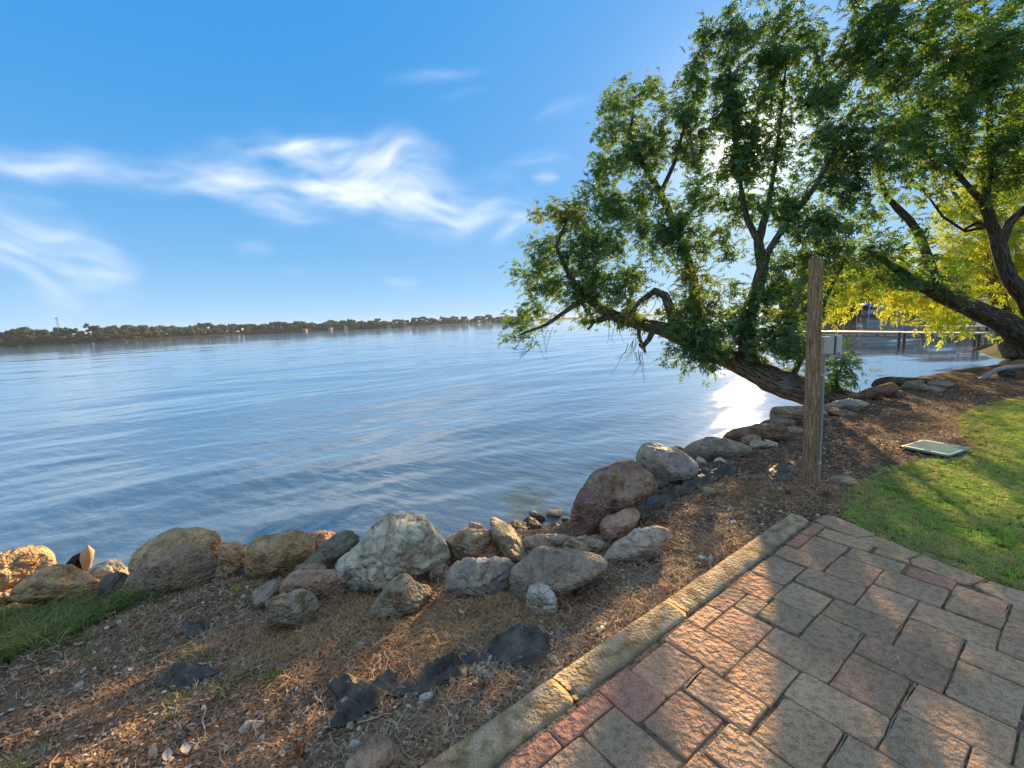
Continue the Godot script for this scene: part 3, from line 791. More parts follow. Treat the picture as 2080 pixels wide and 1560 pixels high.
		["boulder", "knobbly stone in front of the long blunt boulder", Vector3(3.722, -0.06, -5.949), Vector3(0.143, 0.069, 0.113), Vector2(-0.559, 0.045), Color(0.419, 0.351, 0.265), Color(0.343, 0.292, 0.223), 6, 0.05, "granite", 39, "boulders along the water's edge", []],
		["boulder", "blue grey rock right of the timber post", Vector3(4.952, 0.034, -6.462), Vector3(0.360, 0.095, 0.113), Vector2(-0.654, 0.000), Color(0.318, 0.298, 0.265), Color(0.419, 0.363, 0.276), 8, 0.05, "slate", 40, "boulders along the water's edge", [Vector2(-0.299, -0.040), Vector2(-0.142, 0.056), Vector2(0.043, 0.110), Vector2(0.196, 0.082), Vector2(0.305, 0.045), Vector2(0.144, -0.067), Vector2(-0.039, -0.121), Vector2(-0.251, -0.103)]],
		["boulder", "low brown stone under the blue grey rock by the post", Vector3(4.761, -0.044, -6.318), Vector3(0.245, 0.065, 0.169), Vector2(-0.646, -0.147), Color(0.343, 0.234, 0.154), Color(0.254, 0.187, 0.127), 7, 0.06, "granite", 41, "boulders along the water's edge", []],
		["boulder", "big sloping brown boulder on the far crest of the bank", Vector3(6.073, 0.067, -7.252), Vector3(0.410, 0.144, 0.148), Vector2(-0.697, 0.000), Color(0.343, 0.234, 0.154), Color(0.254, 0.187, 0.127), 8, 0.05, "sandstone", 42, "boulders along the water's edge", [Vector2(-0.353, -0.096), Vector2(-0.103, 0.058), Vector2(0.190, 0.172), Vector2(0.312, 0.068), Vector2(0.202, -0.033), Vector2(-0.058, -0.126), Vector2(-0.158, -0.187), Vector2(-0.314, -0.158)]],
		["boulder", "long dark rounded ledge on the skyline of the bank", Vector3(7.556, 0.002, -8.469), Vector3(0.683, 0.096, 0.085), Vector2(-0.728, 0.000), Color(0.152, 0.135, 0.111), Color(0.216, 0.181, 0.143), 5, 0.05, "sandstone", 43, "boulders along the water's edge", [Vector2(-0.501, -0.153), Vector2(-0.390, 0.031), Vector2(-0.195, 0.094), Vector2(0.318, 0.081), Vector2(0.568, 0.065), Vector2(0.558, 0.012), Vector2(-0.006, -0.095), Vector2(-0.356, -0.143)]],
		["boulder", "rounded grey boulder on the crest right of the sloping one", Vector3(7.179, 0.036, -7.761), Vector3(0.254, 0.101, 0.119), Vector2(-0.747, 0.000), Color(0.419, 0.351, 0.265), Color(0.343, 0.292, 0.223), 5, 0.03, "granite", 44, "boulders along the water's edge", [Vector2(-0.208, -0.023), Vector2(-0.108, 0.080), Vector2(0.062, 0.119), Vector2(0.190, 0.005), Vector2(0.188, -0.061), Vector2(0.009, -0.119), Vector2(-0.168, -0.088)]],
		["boulder", "small dark blue stone on the crest of the bank", Vector3(7.922, -0.006, -8.294), Vector3(0.112, 0.074, 0.089), Vector2(-0.762, -0.042), Color(0.152, 0.135, 0.111), Color(0.216, 0.181, 0.143), 7, 0.05, "slate", 45, "boulders along the water's edge", []],
		["boulder", "flattish grey stone near the right end of the crest", Vector3(7.834, 0.006, -7.971), Vector3(0.189, 0.081, 0.150), Vector2(-0.777, -0.094), Color(0.419, 0.351, 0.265), Color(0.343, 0.292, 0.223), 6, 0.04, "granite", 46, "boulders along the water's edge", []],
		["boulder", "low grey stone in front of the flattish one on the crest", Vector3(7.416, -0.017, -7.661), Vector3(0.147, 0.059, 0.117), Vector2(-0.769, -0.042), Color(0.419, 0.351, 0.265), Color(0.343, 0.292, 0.223), 6, 0.04, "granite", 47, "boulders along the water's edge", []],
		["boulder", "ribbed dark fragment leaning on the sloping brown boulder", Vector3(6.375, -0.003, -7.25), Vector3(0.148, 0.083, 0.103), Vector2(-0.721, 0.307), Color(0.152, 0.135, 0.111), Color(0.216, 0.181, 0.143), 9, 0.06, "slate", 48, "boulders along the water's edge", []],
		["boulder", "rose and grey boulder at the bottom edge beside the edging", Vector3(-0.543, -0.068, -1.383), Vector3(0.115, 0.088, 0.101), Vector2(0.374, 0.000), Color(0.546, 0.363, 0.254), Color(0.444, 0.316, 0.212), 8, 0.04, "granite", 49, "boulders along the water's edge", [Vector2(-0.113, 0.035), Vector2(-0.050, 0.104), Vector2(-0.004, 0.124), Vector2(0.038, 0.094), Vector2(0.079, 0.022), Vector2(0.114, -0.059), Vector2(0.098, -0.144), Vector2(-0.019, -0.100), Vector2(-0.111, -0.034)]],
		["boulder", "dark block of stone under the pale drain hose", Vector3(9.919, 0.034, -8.747), Vector3(0.197, 0.079, 0.094), Vector2(-0.848, 0.000), Color(0.152, 0.135, 0.111), Color(0.216, 0.181, 0.143), 10, 0.05, "sandstone", 50, "boulders along the water's edge", [Vector2(-0.140, 0.001), Vector2(-0.088, 0.068), Vector2(0.098, 0.088), Vector2(0.138, 0.018), Vector2(0.111, -0.068), Vector2(-0.110, -0.108)]],
		["stone", "round white stone, left of the pair by the upper fabric", Vector3(2.016, -0.111, -4.619), Vector3(0.059, 0.060, 0.052), Vector2(-0.412, -0.042), Color(0.64, 0.64, 0.551), Color(0.635, 0.562, 0.445), 4, 0.03, "granite", 51, "small stones on the bank", []],
		["stone", "round white stone, right of the pair by the upper fabric", Vector3(2.13, -0.067, -4.433), Vector3(0.061, 0.064, 0.055), Vector2(-0.448, -0.042), Color(0.64, 0.64, 0.551), Color(0.635, 0.562, 0.445), 4, 0.03, "granite", 52, "small stones on the bank", []],
		["stone", "pale stone half tucked under the upper fabric", Vector3(1.932, -0.101, -4.274), Vector3(0.064, 0.050, 0.051), Vector2(-0.425, 0.133), Color(0.597, 0.515, 0.392), Color(0.483, 0.409, 0.307), 6, 0.04, "granite", 53, "small stones on the bank", []],
		["stone", "pale lumpy stone below the flat brown boulder", Vector3(2.812, -0.046, -4.92), Vector3(0.102, 0.064, 0.081), Vector2(-0.519, 0.168), Color(0.597, 0.515, 0.392), Color(0.483, 0.409, 0.307), 6, 0.05, "granite", 54, "small stones on the bank", []],
		["stone", "small buff stone right of the pale lumpy one", Vector3(2.959, -0.047, -4.948), Vector3(0.074, 0.045, 0.059), Vector2(-0.539, -0.129), Color(0.597, 0.515, 0.392), Color(0.483, 0.409, 0.307), 6, 0.05, "granite", 55, "small stones on the bank", []],
		["stone", "yellowish stone on the soil left of the post", Vector3(3.187, -0.049, -5.245), Vector3(0.066, 0.047, 0.053), Vector2(-0.546, -0.042), Color(0.508, 0.445, 0.265), Color(0.432, 0.351, 0.212), 6, 0.05, "pitted", 56, "small stones on the bank", []],
		["stone", "flat grey brown stone touching the left of the post", Vector3(3.584, -0.048, -5.49), Vector3(0.101, 0.050, 0.080), Vector2(-0.578, 0.028), Color(0.432, 0.328, 0.217), Color(0.356, 0.275, 0.191), 5, 0.04, "granite", 57, "small stones on the bank", []],
		["stone", "flat buff stone at the lawn edge right of the post foot", Vector3(2.9, -0.028, -3.756), Vector3(0.105, 0.039, 0.083), Vector2(-0.657, -0.007), Color(0.508, 0.409, 0.276), Color(0.419, 0.339, 0.233), 5, 0.04, "granite", 58, "small stones on the bank", []],
		["stone", "sandy flat slab beside the upper black fabric", Vector3(1.692, -0.088, -3.735), Vector3(0.074, 0.064, 0.059), Vector2(-0.425, 0.447), Color(0.508, 0.445, 0.265), Color(0.432, 0.351, 0.212), 10, 0.03, "sandstone", 59, "small stones on the bank", []],
		["stone", "broken white stone chip near the concrete edging", Vector3(1.175, -0.062, -2.642), Vector3(0.028, 0.018, 0.023), Vector2(-0.418, -0.042), Color(0.64, 0.64, 0.551), Color(0.635, 0.562, 0.445), 9, 0.05, "pitted", 60, "small stones on the bank", []],
		["stone", "broken white chip touching the concrete edging", Vector3(1.225, -0.052, -2.622), Vector3(0.028, 0.014, 0.022), Vector2(-0.437, 0.045), Color(0.64, 0.64, 0.551), Color(0.635, 0.562, 0.445), 9, 0.05, "pitted", 61, "small stones on the bank", []],
		["stone", "flat cream stone lying on the dark soil at the bottom", Vector3(-1.17, -0.173, -1.669), Vector3(0.050, 0.021, 0.040), Vector2(0.612, 0.133), Color(0.64, 0.64, 0.551), Color(0.635, 0.562, 0.445), 9, 0.05, "sandstone", 62, "small stones on the bank", []],
		["stone", "small pale stone at the foot of the large smooth boulder", Vector3(-2.95, -0.42, -3.07), Vector3(0.052, 0.037, 0.041), Vector2(0.766, -0.042), Color(0.597, 0.515, 0.392), Color(0.483, 0.409, 0.307), 5, 0.04, "granite", 63, "small stones on the bank", []],
		["stone", "cream stone left of the rose boulder at the bottom", Vector3(-0.665, -0.111, -1.501), Vector3(0.034, 0.019, 0.027), Vector2(0.417, -0.129), Color(0.64, 0.64, 0.551), Color(0.635, 0.562, 0.445), 9, 0.05, "pitted", 64, "small stones on the bank", []],
		["stone", "yellow pebble on the fold of the front fabric", Vector3(-0.778, -0.138, -1.64), Vector3(0.012, 0.014, 0.011), Vector2(0.443, -0.042), Color(0.508, 0.445, 0.265), Color(0.432, 0.351, 0.212), 4, 0.03, "granite", 65, "small stones on the bank", []],
		["stone", "cream pebble on the front fabric's lower corner", Vector3(-0.726, -0.127, -1.608), Vector3(0.018, 0.018, 0.016), Vector2(0.424, 0.307), Color(0.508, 0.445, 0.265), Color(0.432, 0.351, 0.212), 7, 0.03, "granite", 66, "small stones on the bank", []],
		["stone", "tan stone in the opening of the front fabric", Vector3(-0.804, -0.15, -1.752), Vector3(0.022, 0.022, 0.020), Vector2(0.430, 0.482), Color(0.584, 0.421, 0.233), Color(0.508, 0.363, 0.212), 8, 0.04, "granite", 67, "small stones on the bank", []],
		["stone", "blue grey pebble right of the humped fabric", Vector3(-0.403, -0.125, -1.79), Vector3(0.031, 0.020, 0.028), Vector2(0.221, 0.133), Color(0.318, 0.298, 0.265), Color(0.419, 0.363, 0.276), 6, 0.04, "granite", 68, "small stones on the bank", []],
		["stone", "tan cone-shaped stone on the humped fabric", Vector3(-0.326, -0.115, -1.802), Vector3(0.020, 0.020, 0.018), Vector2(0.179, -0.042), Color(0.584, 0.421, 0.233), Color(0.508, 0.363, 0.212), 9, 0.04, "granite", 69, "small stones on the bank", []],
		["stone", "pale pebble by the curb beside the widest fabric", Vector3(0.13, -0.071, -1.851), Vector3(0.025, 0.021, 0.022), Vector2(-0.070, -0.042), Color(0.508, 0.445, 0.265), Color(0.432, 0.351, 0.212), 6, 0.04, "granite", 70, "small stones on the bank", []],
		["stone", "blue pebble next to the concrete edging", Vector3(0.019, -0.073, -1.771), Vector3(0.018, 0.015, 0.016), Vector2(-0.011, -0.042), Color(0.318, 0.298, 0.265), Color(0.419, 0.363, 0.276), 6, 0.04, "granite", 71, "small stones on the bank", []],
		["stone", "flat white leaf-like flake of stone by the fabric hump", Vector3(-0.434, -0.122, -1.733), Vector3(0.035, 0.017, 0.027), Vector2(0.246, 0.307), Color(0.64, 0.64, 0.551), Color(0.635, 0.562, 0.445), 10, 0.04, "sandstone", 72, "small stones on the bank", []],
		["wet_stone", "moss-topped green stone in the shallow water", Vector3(0.145, -0.861, -4.802), Vector3(0.130, 0.089, 0.103), Vector2(-0.030, -0.007), Color(0.076, 0.088, 0.021), Color(0.064, 0.058, 0.042), 6, 0.05, "slate", 73, "stones in the shallows", []],
		["wet_stone", "dark wet rock behind the tilted slab", Vector3(-0.006, -0.875, -4.661), Vector3(0.220, 0.106, 0.172), Vector2(0.001, -0.251), Color(0.064, 0.058, 0.053), Color(0.114, 0.099, 0.085), 9, 0.05, "slate", 74, "stones in the shallows", []],
		["wet_stone", "low mossy stone beside the dark water gap", Vector3(0.437, -0.874, -4.784), Vector3(0.101, 0.064, 0.080), Vector2(-0.091, -0.042), Color(0.076, 0.088, 0.021), Color(0.064, 0.058, 0.042), 6, 0.05, "slate", 75, "stones in the shallows", []],
		["wet_stone", "pale flat wet stone awash in the shallows", Vector3(0.457, -0.895, -5.215), Vector3(0.104, 0.034, 0.082), Vector2(-0.087, -0.042), Color(0.419, 0.351, 0.265), Color(0.343, 0.292, 0.223), 5, 0.03, "granite", 76, "stones in the shallows", []],
		["wet_stone", "tiny pale wet stone left of the awash one", Vector3(0.188, -0.891, -5.219), Vector3(0.055, 0.035, 0.044), Vector2(-0.036, -0.042), Color(0.419, 0.351, 0.265), Color(0.343, 0.292, 0.223), 5, 0.03, "granite", 77, "stones in the shallows", []],
		["wet_stone", "small dark wet stone in the shallows", Vector3(0.272, -0.889, -5.093), Vector3(0.066, 0.040, 0.052), Vector2(-0.053, -0.042), Color(0.064, 0.058, 0.053), Color(0.114, 0.099, 0.085), 5, 0.03, "granite", 78, "stones in the shallows", []],
		["wet_stone", "dark wet stone at the foot of the purple boulder", Vector3(0.586, -0.866, -4.639), Vector3(0.131, 0.093, 0.104), Vector2(-0.126, 0.220), Color(0.064, 0.058, 0.053), Color(0.114, 0.099, 0.085), 6, 0.05, "slate", 79, "stones in the shallows", []],
		["wet_stone", "small wet stone between mossy and purple rocks", Vector3(0.576, -0.885, -4.948), Vector3(0.064, 0.046, 0.051), Vector2(-0.116, -0.042), Color(0.064, 0.058, 0.053), Color(0.114, 0.099, 0.085), 5, 0.03, "granite", 80, "stones in the shallows", []],
		["wet_stone", "reddish stone breaking the water behind the layered boulder", Vector3(-0.502, -0.895, -4.956), Vector3(0.087, 0.039, 0.069), Vector2(0.101, -0.042), Color(0.546, 0.363, 0.254), Color(0.444, 0.316, 0.212), 6, 0.05, "granite", 81, "stones in the shallows", []],
	]
	for k in rows.size():
		var s: Array = rows[k]
		var m: ArrayMesh
		if s[12].size():
			m = traced_mesh(PackedVector2Array(s[12]), s[3].z, s[10], s[7], s[8], s[5], s[6], 26 if s[3].x > 0.12 else 16)
		else:
			m = boulder_mesh(s[3], s[10], s[7], s[8], s[5], s[6], 20 if s[3].x > 0.15 else 10)
		var o := solid(s[0], m, M[s[9]])
		o.position = s[2]
		o.rotation = Vector3(0, s[4].x, 0)
		o.rotate_object_local(Vector3.BACK, s[4].y)
		tag(o, s[1], "boulder" if s[0] == "boulder" else "stone", s[11])


# ---------------------------------------------------------------- patio
func paver_mesh(poly: PackedVector2Array, top: float, tint: Color, tint2: Color, rng: RandomNumberGenerator) -> ArrayMesh:
	var c := Vector2.ZERO
	for p in poly:
		c += p
	c /= poly.size()
	var area := 0.0
	for k in poly.size():
		area += poly[k].cross(poly[(k + 1) % poly.size()])
	if area < 0.0:
		poly.reverse()
	var inner: PackedVector2Array = Geometry2D.offset_polygon(poly, -0.0005, Geometry2D.JOIN_MITER)[0]
	# round the corners, with a ragged outline
	var ring := PackedVector2Array()
	var nn := inner.size()
	for k in nn:
		var a := inner[(k - 1 + nn) % nn]
		var p := inner[k]
		var q := inner[(k + 1) % nn]
		var cut := minf(rng.randf_range(0.003, 0.014), minf(p.distance_to(a), p.distance_to(q)) * 0.33)
		var p1 := p + (a - p).normalized() * cut
		var p2 := p + (q - p).normalized() * cut
		ring.append(p1)
		ring.append(p1.lerp(p2, 0.5).lerp(p, 0.3))
		ring.append(p2)
		var side := (q - p)
		var cnt := int(side.length() / 0.07)
		for t in range(1, cnt):
			ring.append(p + side * (float(t) / cnt) + Vector2(side.y, -side.x).normalized() * rng.randf_range(-0.003, 0.0042))
	var tiltx := rng.randf_range(-0.012, 0.012)
	var tiltz := rng.randf_range(-0.012, 0.012)
	var b := Buf.new()
	var levels := [[0.0, -0.035], [0.0, -0.005], [0.003, -0.001], [0.007, 0.0]]
	for lv in levels:
		for p in ring:
			var w: Vector2 = p + (c - p).normalized() * lv[0]
			var y: float = top + lv[1] + (w.x - c.x) * tiltx + (w.y - c.y) * tiltz + rough_noise.get_noise_2d(w.x * 200.0, w.y * 200.0) * 0.003
			var mixed := tint.lerp(tint2, clampf(0.5 + 1.1 * big_noise.get_noise_2d(w.x * 170.0, w.y * 170.0), 0.0, 1.0))
			b.add(Vector3(w.x, y, w.y), Vector2.ZERO, mixed)
	var rn := ring.size()
	for lv in 3:
		for k in rn:
			var a := lv * rn + k
			var a2 := lv * rn + (k + 1) % rn
			b.quad(a, a2, a2 + rn, a + rn)
	var tris := Geometry2D.triangulate_polygon(ring)
	for t in range(0, tris.size(), 3):
		b.tri(3 * rn + tris[t], 3 * rn + tris[t + 2], 3 * rn + tris[t + 1])
	return fixed(b).mesh()


# turns all faces over if most of them look down
func upright(b: Buf) -> Buf:
	var s := 0.0
	for t in range(0, b.i.size(), 3):
		s += (b.v[b.i[t + 2]] - b.v[b.i[t]]).cross(b.v[b.i[t + 1]] - b.v[b.i[t]]).y
	if s < 0.0:
		for t in range(0, b.i.size(), 3):
			var k := b.i[t + 1]
			b.i[t + 1] = b.i[t + 2]
			b.i[t + 2] = k
	return b


# turns faces so that they look away from the middle of the part
func fixed(b: Buf) -> Buf:
	var c := Vector3.ZERO
	for p in b.v:
		c += p
	c /= b.v.size()
	for t in range(0, b.i.size(), 3):
		var p := b.v[b.i[t]]
		var f := (b.v[b.i[t + 2]] - p).cross(b.v[b.i[t + 1]] - p)
		if f.dot((p + b.v[b.i[t + 1]] + b.v[b.i[t + 2]]) / 3.0 - c) < 0.0:
			var s := b.i[t + 1]
			b.i[t + 1] = b.i[t + 2]
			b.i[t + 2] = s
	return b


func make_patio() -> void:
	var b := Buf.new()
	var bed := patio
	var tris := Geometry2D.triangulate_polygon(bed)
	for p in bed:
		b.add(Vector3(p.x, -0.009, p.y), Vector2.ZERO, Color(0.17, 0.145, 0.108))
	for p in bed:
		b.add(Vector3(p.x, -0.12, p.y), Vector2.ZERO, Color(0.15, 0.13, 0.1))
	for t in range(0, tris.size(), 3):
		b.tri(tris[t], tris[t + 2], tris[t + 1])
	for k in bed.size():
		var q := (k + 1) % bed.size()
		b.quad(k, q, bed.size() + q, bed.size() + k)
	var pave := structure("pavement", fixed(b).mesh(true), M.mortar)
	var rng := RandomNumberGenerator.new()
	rng.seed = 5
	var tones := {
		"g": [Color(0.534, 0.377, 0.242), Color(0.451, 0.325, 0.210)], "t": [Color(0.614, 0.403, 0.249), Color(0.522, 0.343, 0.218)],
		"p": [Color(0.558, 0.291, 0.202), Color(0.474, 0.272, 0.187)], "k": [Color(0.403, 0.296, 0.194), Color(0.487, 0.339, 0.218)],
		"m": [Color(0.558, 0.330, 0.218), Color(0.439, 0.306, 0.194)],
	}
	var rows := [
		["g", [Vector2(2.120, -2.977), Vector2(2.226, -3.047), Vector2(2.287, -3.033), Vector2(2.334, -2.873), Vector2(2.353, -2.729), Vector2(2.212, -2.715), Vector2(2.127, -2.892)]],
		["g", [Vector2(2.213, -2.708), Vector2(2.351, -2.723), Vector2(2.431, -2.487), Vector2(2.306, -2.447), Vector2(2.238, -2.586)]],
		["t", [Vector2(2.227, -2.568), Vector2(2.305, -2.436), Vector2(2.279, -2.400), Vector2(2.172, -2.531)]],
		["g", [Vector2(2.306, -2.430), Vector2(2.431, -2.481), Vector2(2.528, -2.213), Vector2(2.400, -2.177), Vector2(2.366, -2.207), Vector2(2.279, -2.384)]],
		["g", [Vector2(2.415, -2.171), Vector2(2.526, -2.209), Vector2(2.602, -2.089), Vector2(2.466, -1.972), Vector2(2.435, -2.024)]],
		["p", [Vector2(1.909, -2.809), Vector2(2.086, -2.940), Vector2(2.126, -2.885), Vector2(1.949, -2.754)]],
		["p", [Vector2(1.722, -2.669), Vector2(1.899, -2.800), Vector2(1.939, -2.745), Vector2(1.762, -2.614)]],
		["t", [Vector2(1.990, -2.770), Vector2(2.102, -2.854), Vector2(2.268, -2.631), Vector2(2.155, -2.547)]],
		["m", [Vector2(1.749, -2.597), Vector2(1.964, -2.757), Vector2(2.077, -2.605), Vector2(1.861, -2.445)]],
		["g", [Vector2(1.974, -2.508), Vector2(2.095, -2.598), Vector2(2.250, -2.389), Vector2(2.129, -2.299)]],
		["t", [Vector2(1.577, -2.557), Vector2(1.703, -2.651), Vector2(1.852, -2.449), Vector2(1.727, -2.356)]],
		["m", [Vector2(1.745, -2.352), Vector2(1.959, -2.511), Vector2(2.080, -2.348), Vector2(1.866, -2.190)]],
		["k", [Vector2(1.524, -2.281), Vector2(1.687, -2.402), Vector2(1.852, -2.180), Vector2(1.689, -2.059)]],
		["g", [Vector2(1.922, -2.224), Vector2(2.089, -2.347), Vector2(2.248, -2.133), Vector2(2.081, -2.009)]],
		["p", [Vector2(2.159, -2.296), Vector2(2.258, -2.369), Vector2(2.372, -2.215), Vector2(2.273, -2.142)]],
		["t", [Vector2(2.095, -2.005), Vector2(2.341, -2.188), Vector2(2.458, -2.031), Vector2(2.211, -1.848)]],
		["t", [Vector2(1.875, -1.952), Vector2(2.028, -2.065), Vector2(2.197, -1.837), Vector2(2.045, -1.723)]],
		["g", [Vector2(2.288, -1.896), Vector2(2.441, -2.010), Vector2(2.549, -1.865), Vector2(2.396, -1.751)]],
		["m", [Vector2(2.051, -1.722), Vector2(2.283, -1.894), Vector2(2.400, -1.736), Vector2(2.168, -1.564)]],
		["t", [Vector2(1.848, -1.686), Vector2(1.990, -1.791), Vector2(2.147, -1.579), Vector2(2.005, -1.474)]],
		["k", [Vector2(1.480, -2.002), Vector2(1.632, -2.115), Vector2(1.796, -1.894), Vector2(1.644, -1.781)]],
		["g", [Vector2(1.686, -2.050), Vector2(1.908, -2.215), Vector2(2.020, -2.065), Vector2(1.798, -1.900)]],
		["k", [Vector2(1.171, -2.008), Vector2(1.325, -2.122), Vector2(1.431, -1.979), Vector2(1.277, -1.865)]],
		["g", [Vector2(1.321, -2.136), Vector2(1.503, -2.271), Vector2(1.620, -2.113), Vector2(1.438, -1.978)]],
		["g", [Vector2(1.339, -2.384), Vector2(1.558, -2.546), Vector2(1.667, -2.399), Vector2(1.448, -2.237)]],
		["m", [Vector2(1.162, -2.252), Vector2(1.335, -2.381), Vector2(1.444, -2.234), Vector2(1.271, -2.105)]],
		["m", [Vector2(0.963, -2.104), Vector2(1.159, -2.249), Vector2(1.209, -2.181), Vector2(1.013, -2.036)]],
		["t", [Vector2(0.810, -1.991), Vector2(0.959, -2.101), Vector2(1.009, -2.033), Vector2(0.861, -1.923)]],
		["g", [Vector2(1.085, -2.077), Vector2(1.213, -2.172), Vector2(1.274, -2.089), Vector2(1.147, -1.995)]],
		["m", [Vector2(0.865, -1.919), Vector2(1.078, -2.078), Vector2(1.196, -1.919), Vector2(0.983, -1.760)]],
		["m", [Vector2(0.654, -1.869), Vector2(0.809, -1.985), Vector2(0.979, -1.757), Vector2(0.823, -1.641)]],
		["t", [Vector2(1.054, -1.807), Vector2(1.205, -1.919), Vector2(1.370, -1.698), Vector2(1.219, -1.586)]],
		["t", [Vector2(0.823, -1.636), Vector2(1.046, -1.801), Vector2(1.154, -1.656), Vector2(0.931, -1.490)]],
		["k", [Vector2(1.267, -1.845), Vector2(1.475, -1.999), Vector2(1.582, -1.855), Vector2(1.374, -1.701)]],
		["k", [Vector2(1.647, -1.777), Vector2(1.863, -1.937), Vector2(1.975, -1.786), Vector2(1.759, -1.626)]],
		["m", [Vector2(1.445, -1.747), Vector2(1.586, -1.851), Vector2(1.755, -1.624), Vector2(1.614, -1.519)]],
		["g", [Vector2(1.623, -1.520), Vector2(1.838, -1.679), Vector2(1.951, -1.527), Vector2(1.736, -1.368)]],
		["m", [Vector2(1.221, -1.582), Vector2(1.438, -1.742), Vector2(1.554, -1.586), Vector2(1.338, -1.425)]],
		["t", [Vector2(1.015, -1.547), Vector2(1.161, -1.655), Vector2(1.333, -1.422), Vector2(1.188, -1.315)]],
		["t", [Vector2(0.798, -1.374), Vector2(1.012, -1.532), Vector2(1.127, -1.377), Vector2(0.913, -1.218)]],
		["t", [Vector2(0.635, -1.599), Vector2(0.771, -1.700), Vector2(0.925, -1.491), Vector2(0.790, -1.390)]],
		["m", [Vector2(0.455, -1.701), Vector2(0.659, -1.853), Vector2(0.769, -1.706), Vector2(0.564, -1.554)]],
		["p", [Vector2(0.293, -1.605), Vector2(0.440, -1.714), Vector2(0.560, -1.553), Vector2(0.413, -1.444)]],
		["m", [Vector2(0.431, -1.451), Vector2(0.622, -1.593), Vector2(0.731, -1.446), Vector2(0.540, -1.304)]],
		["p", [Vector2(0.084, -1.433), Vector2(0.295, -1.589), Vector2(0.342, -1.527), Vector2(0.131, -1.370)]],
		["p", [Vector2(-0.104, -1.303), Vector2(0.076, -1.437), Vector2(0.126, -1.369), Vector2(-0.054, -1.235)]],
		["k", [Vector2(0.200, -1.415), Vector2(0.346, -1.524), Vector2(0.518, -1.293), Vector2(0.371, -1.184)]],
		["k", [Vector2(0.037, -1.295), Vector2(0.195, -1.413), Vector2(0.305, -1.264), Vector2(0.147, -1.147)]],
		["k", [Vector2(0.607, -1.330), Vector2(0.748, -1.435), Vector2(0.907, -1.220), Vector2(0.767, -1.115)]],
		["m", [Vector2(0.448, -1.231), Vector2(0.589, -1.335), Vector2(0.691, -1.196), Vector2(0.551, -1.092)]],
		["g", [Vector2(0.980, -1.262), Vector2(1.135, -1.377), Vector2(1.305, -1.148), Vector2(1.150, -1.033)]],
		["t", [Vector2(1.404, -1.466), Vector2(1.561, -1.582), Vector2(1.727, -1.359), Vector2(1.570, -1.242)]],
		["g", [Vector2(1.191, -1.310), Vector2(1.398, -1.464), Vector2(1.512, -1.311), Vector2(1.305, -1.157)]],
		["g", [Vector2(1.414, -1.232), Vector2(1.516, -1.308), Vector2(1.670, -1.100), Vector2(1.568, -1.025)]],
		["g", [Vector2(1.574, -1.238), Vector2(1.743, -1.364), Vector2(1.864, -1.201), Vector2(1.694, -1.076)]],
		["t", [Vector2(-1.323, -0.387), Vector2(-1.117, -0.539), Vector2(-1.009, -0.394), Vector2(-1.215, -0.241)]],
		["m", [Vector2(-1.112, -0.543), Vector2(-0.907, -0.695), Vector2(-0.799, -0.550), Vector2(-1.005, -0.398)]],
		["k", [Vector2(-0.902, -0.699), Vector2(-0.696, -0.852), Vector2(-0.589, -0.706), Vector2(-0.794, -0.554)]],
		["m", [Vector2(-0.692, -0.855), Vector2(-0.486, -1.008), Vector2(-0.378, -0.862), Vector2(-0.584, -0.710)]],
		["k", [Vector2(-0.481, -1.011), Vector2(-0.276, -1.164), Vector2(-0.168, -1.018), Vector2(-0.373, -0.866)]],
		["m", [Vector2(-0.271, -1.167), Vector2(-0.131, -1.271), Vector2(-0.023, -1.126), Vector2(-0.163, -1.022)]],
		["g", [Vector2(-1.107, -0.314), Vector2(-0.901, -0.467), Vector2(-0.794, -0.321), Vector2(-0.999, -0.169)]],
		["g", [Vector2(-0.897, -0.470), Vector2(-0.691, -0.623), Vector2(-0.583, -0.477), Vector2(-0.789, -0.325)]],
		["t", [Vector2(-0.686, -0.626), Vector2(-0.481, -0.779), Vector2(-0.373, -0.633), Vector2(-0.578, -0.481)]],
		["g", [Vector2(-0.476, -0.782), Vector2(-0.270, -0.935), Vector2(-0.162, -0.790), Vector2(-0.368, -0.637)]],
		["m", [Vector2(-0.265, -0.939), Vector2(-0.060, -1.091), Vector2(0.048, -0.946), Vector2(-0.158, -0.793)]],
		["k", [Vector2(-0.055, -1.095), Vector2(0.085, -1.198), Vector2(0.193, -1.053), Vector2(0.053, -0.949)]],
		["k", [Vector2(-1.100, -0.086), Vector2(-0.894, -0.239), Vector2(-0.787, -0.094), Vector2(-0.992, 0.059)]],
		["g", [Vector2(-0.890, -0.243), Vector2(-0.684, -0.395), Vector2(-0.576, -0.250), Vector2(-0.782, -0.097)]],
		["t", [Vector2(-0.679, -0.399), Vector2(-0.474, -0.551), Vector2(-0.366, -0.406), Vector2(-0.571, -0.253)]],
		["g", [Vector2(-0.469, -0.555), Vector2(-0.263, -0.707), Vector2(-0.155, -0.562), Vector2(-0.361, -0.409)]],
		["t", [Vector2(-0.258, -0.711), Vector2(-0.053, -0.863), Vector2(0.055, -0.718), Vector2(-0.150, -0.566)]],
		["k", [Vector2(-0.048, -0.867), Vector2(0.158, -1.020), Vector2(0.266, -0.874), Vector2(0.060, -0.722)]],
		["m", [Vector2(0.162, -1.023), Vector2(0.368, -1.176), Vector2(0.476, -1.030), Vector2(0.270, -0.878)]],
		["m", [Vector2(-0.884, -0.014), Vector2(-0.679, -0.166), Vector2(-0.571, -0.021), Vector2(-0.776, 0.132)]],
		["t", [Vector2(-0.674, -0.170), Vector2(-0.468, -0.322), Vector2(-0.360, -0.177), Vector2(-0.566, -0.024)]],
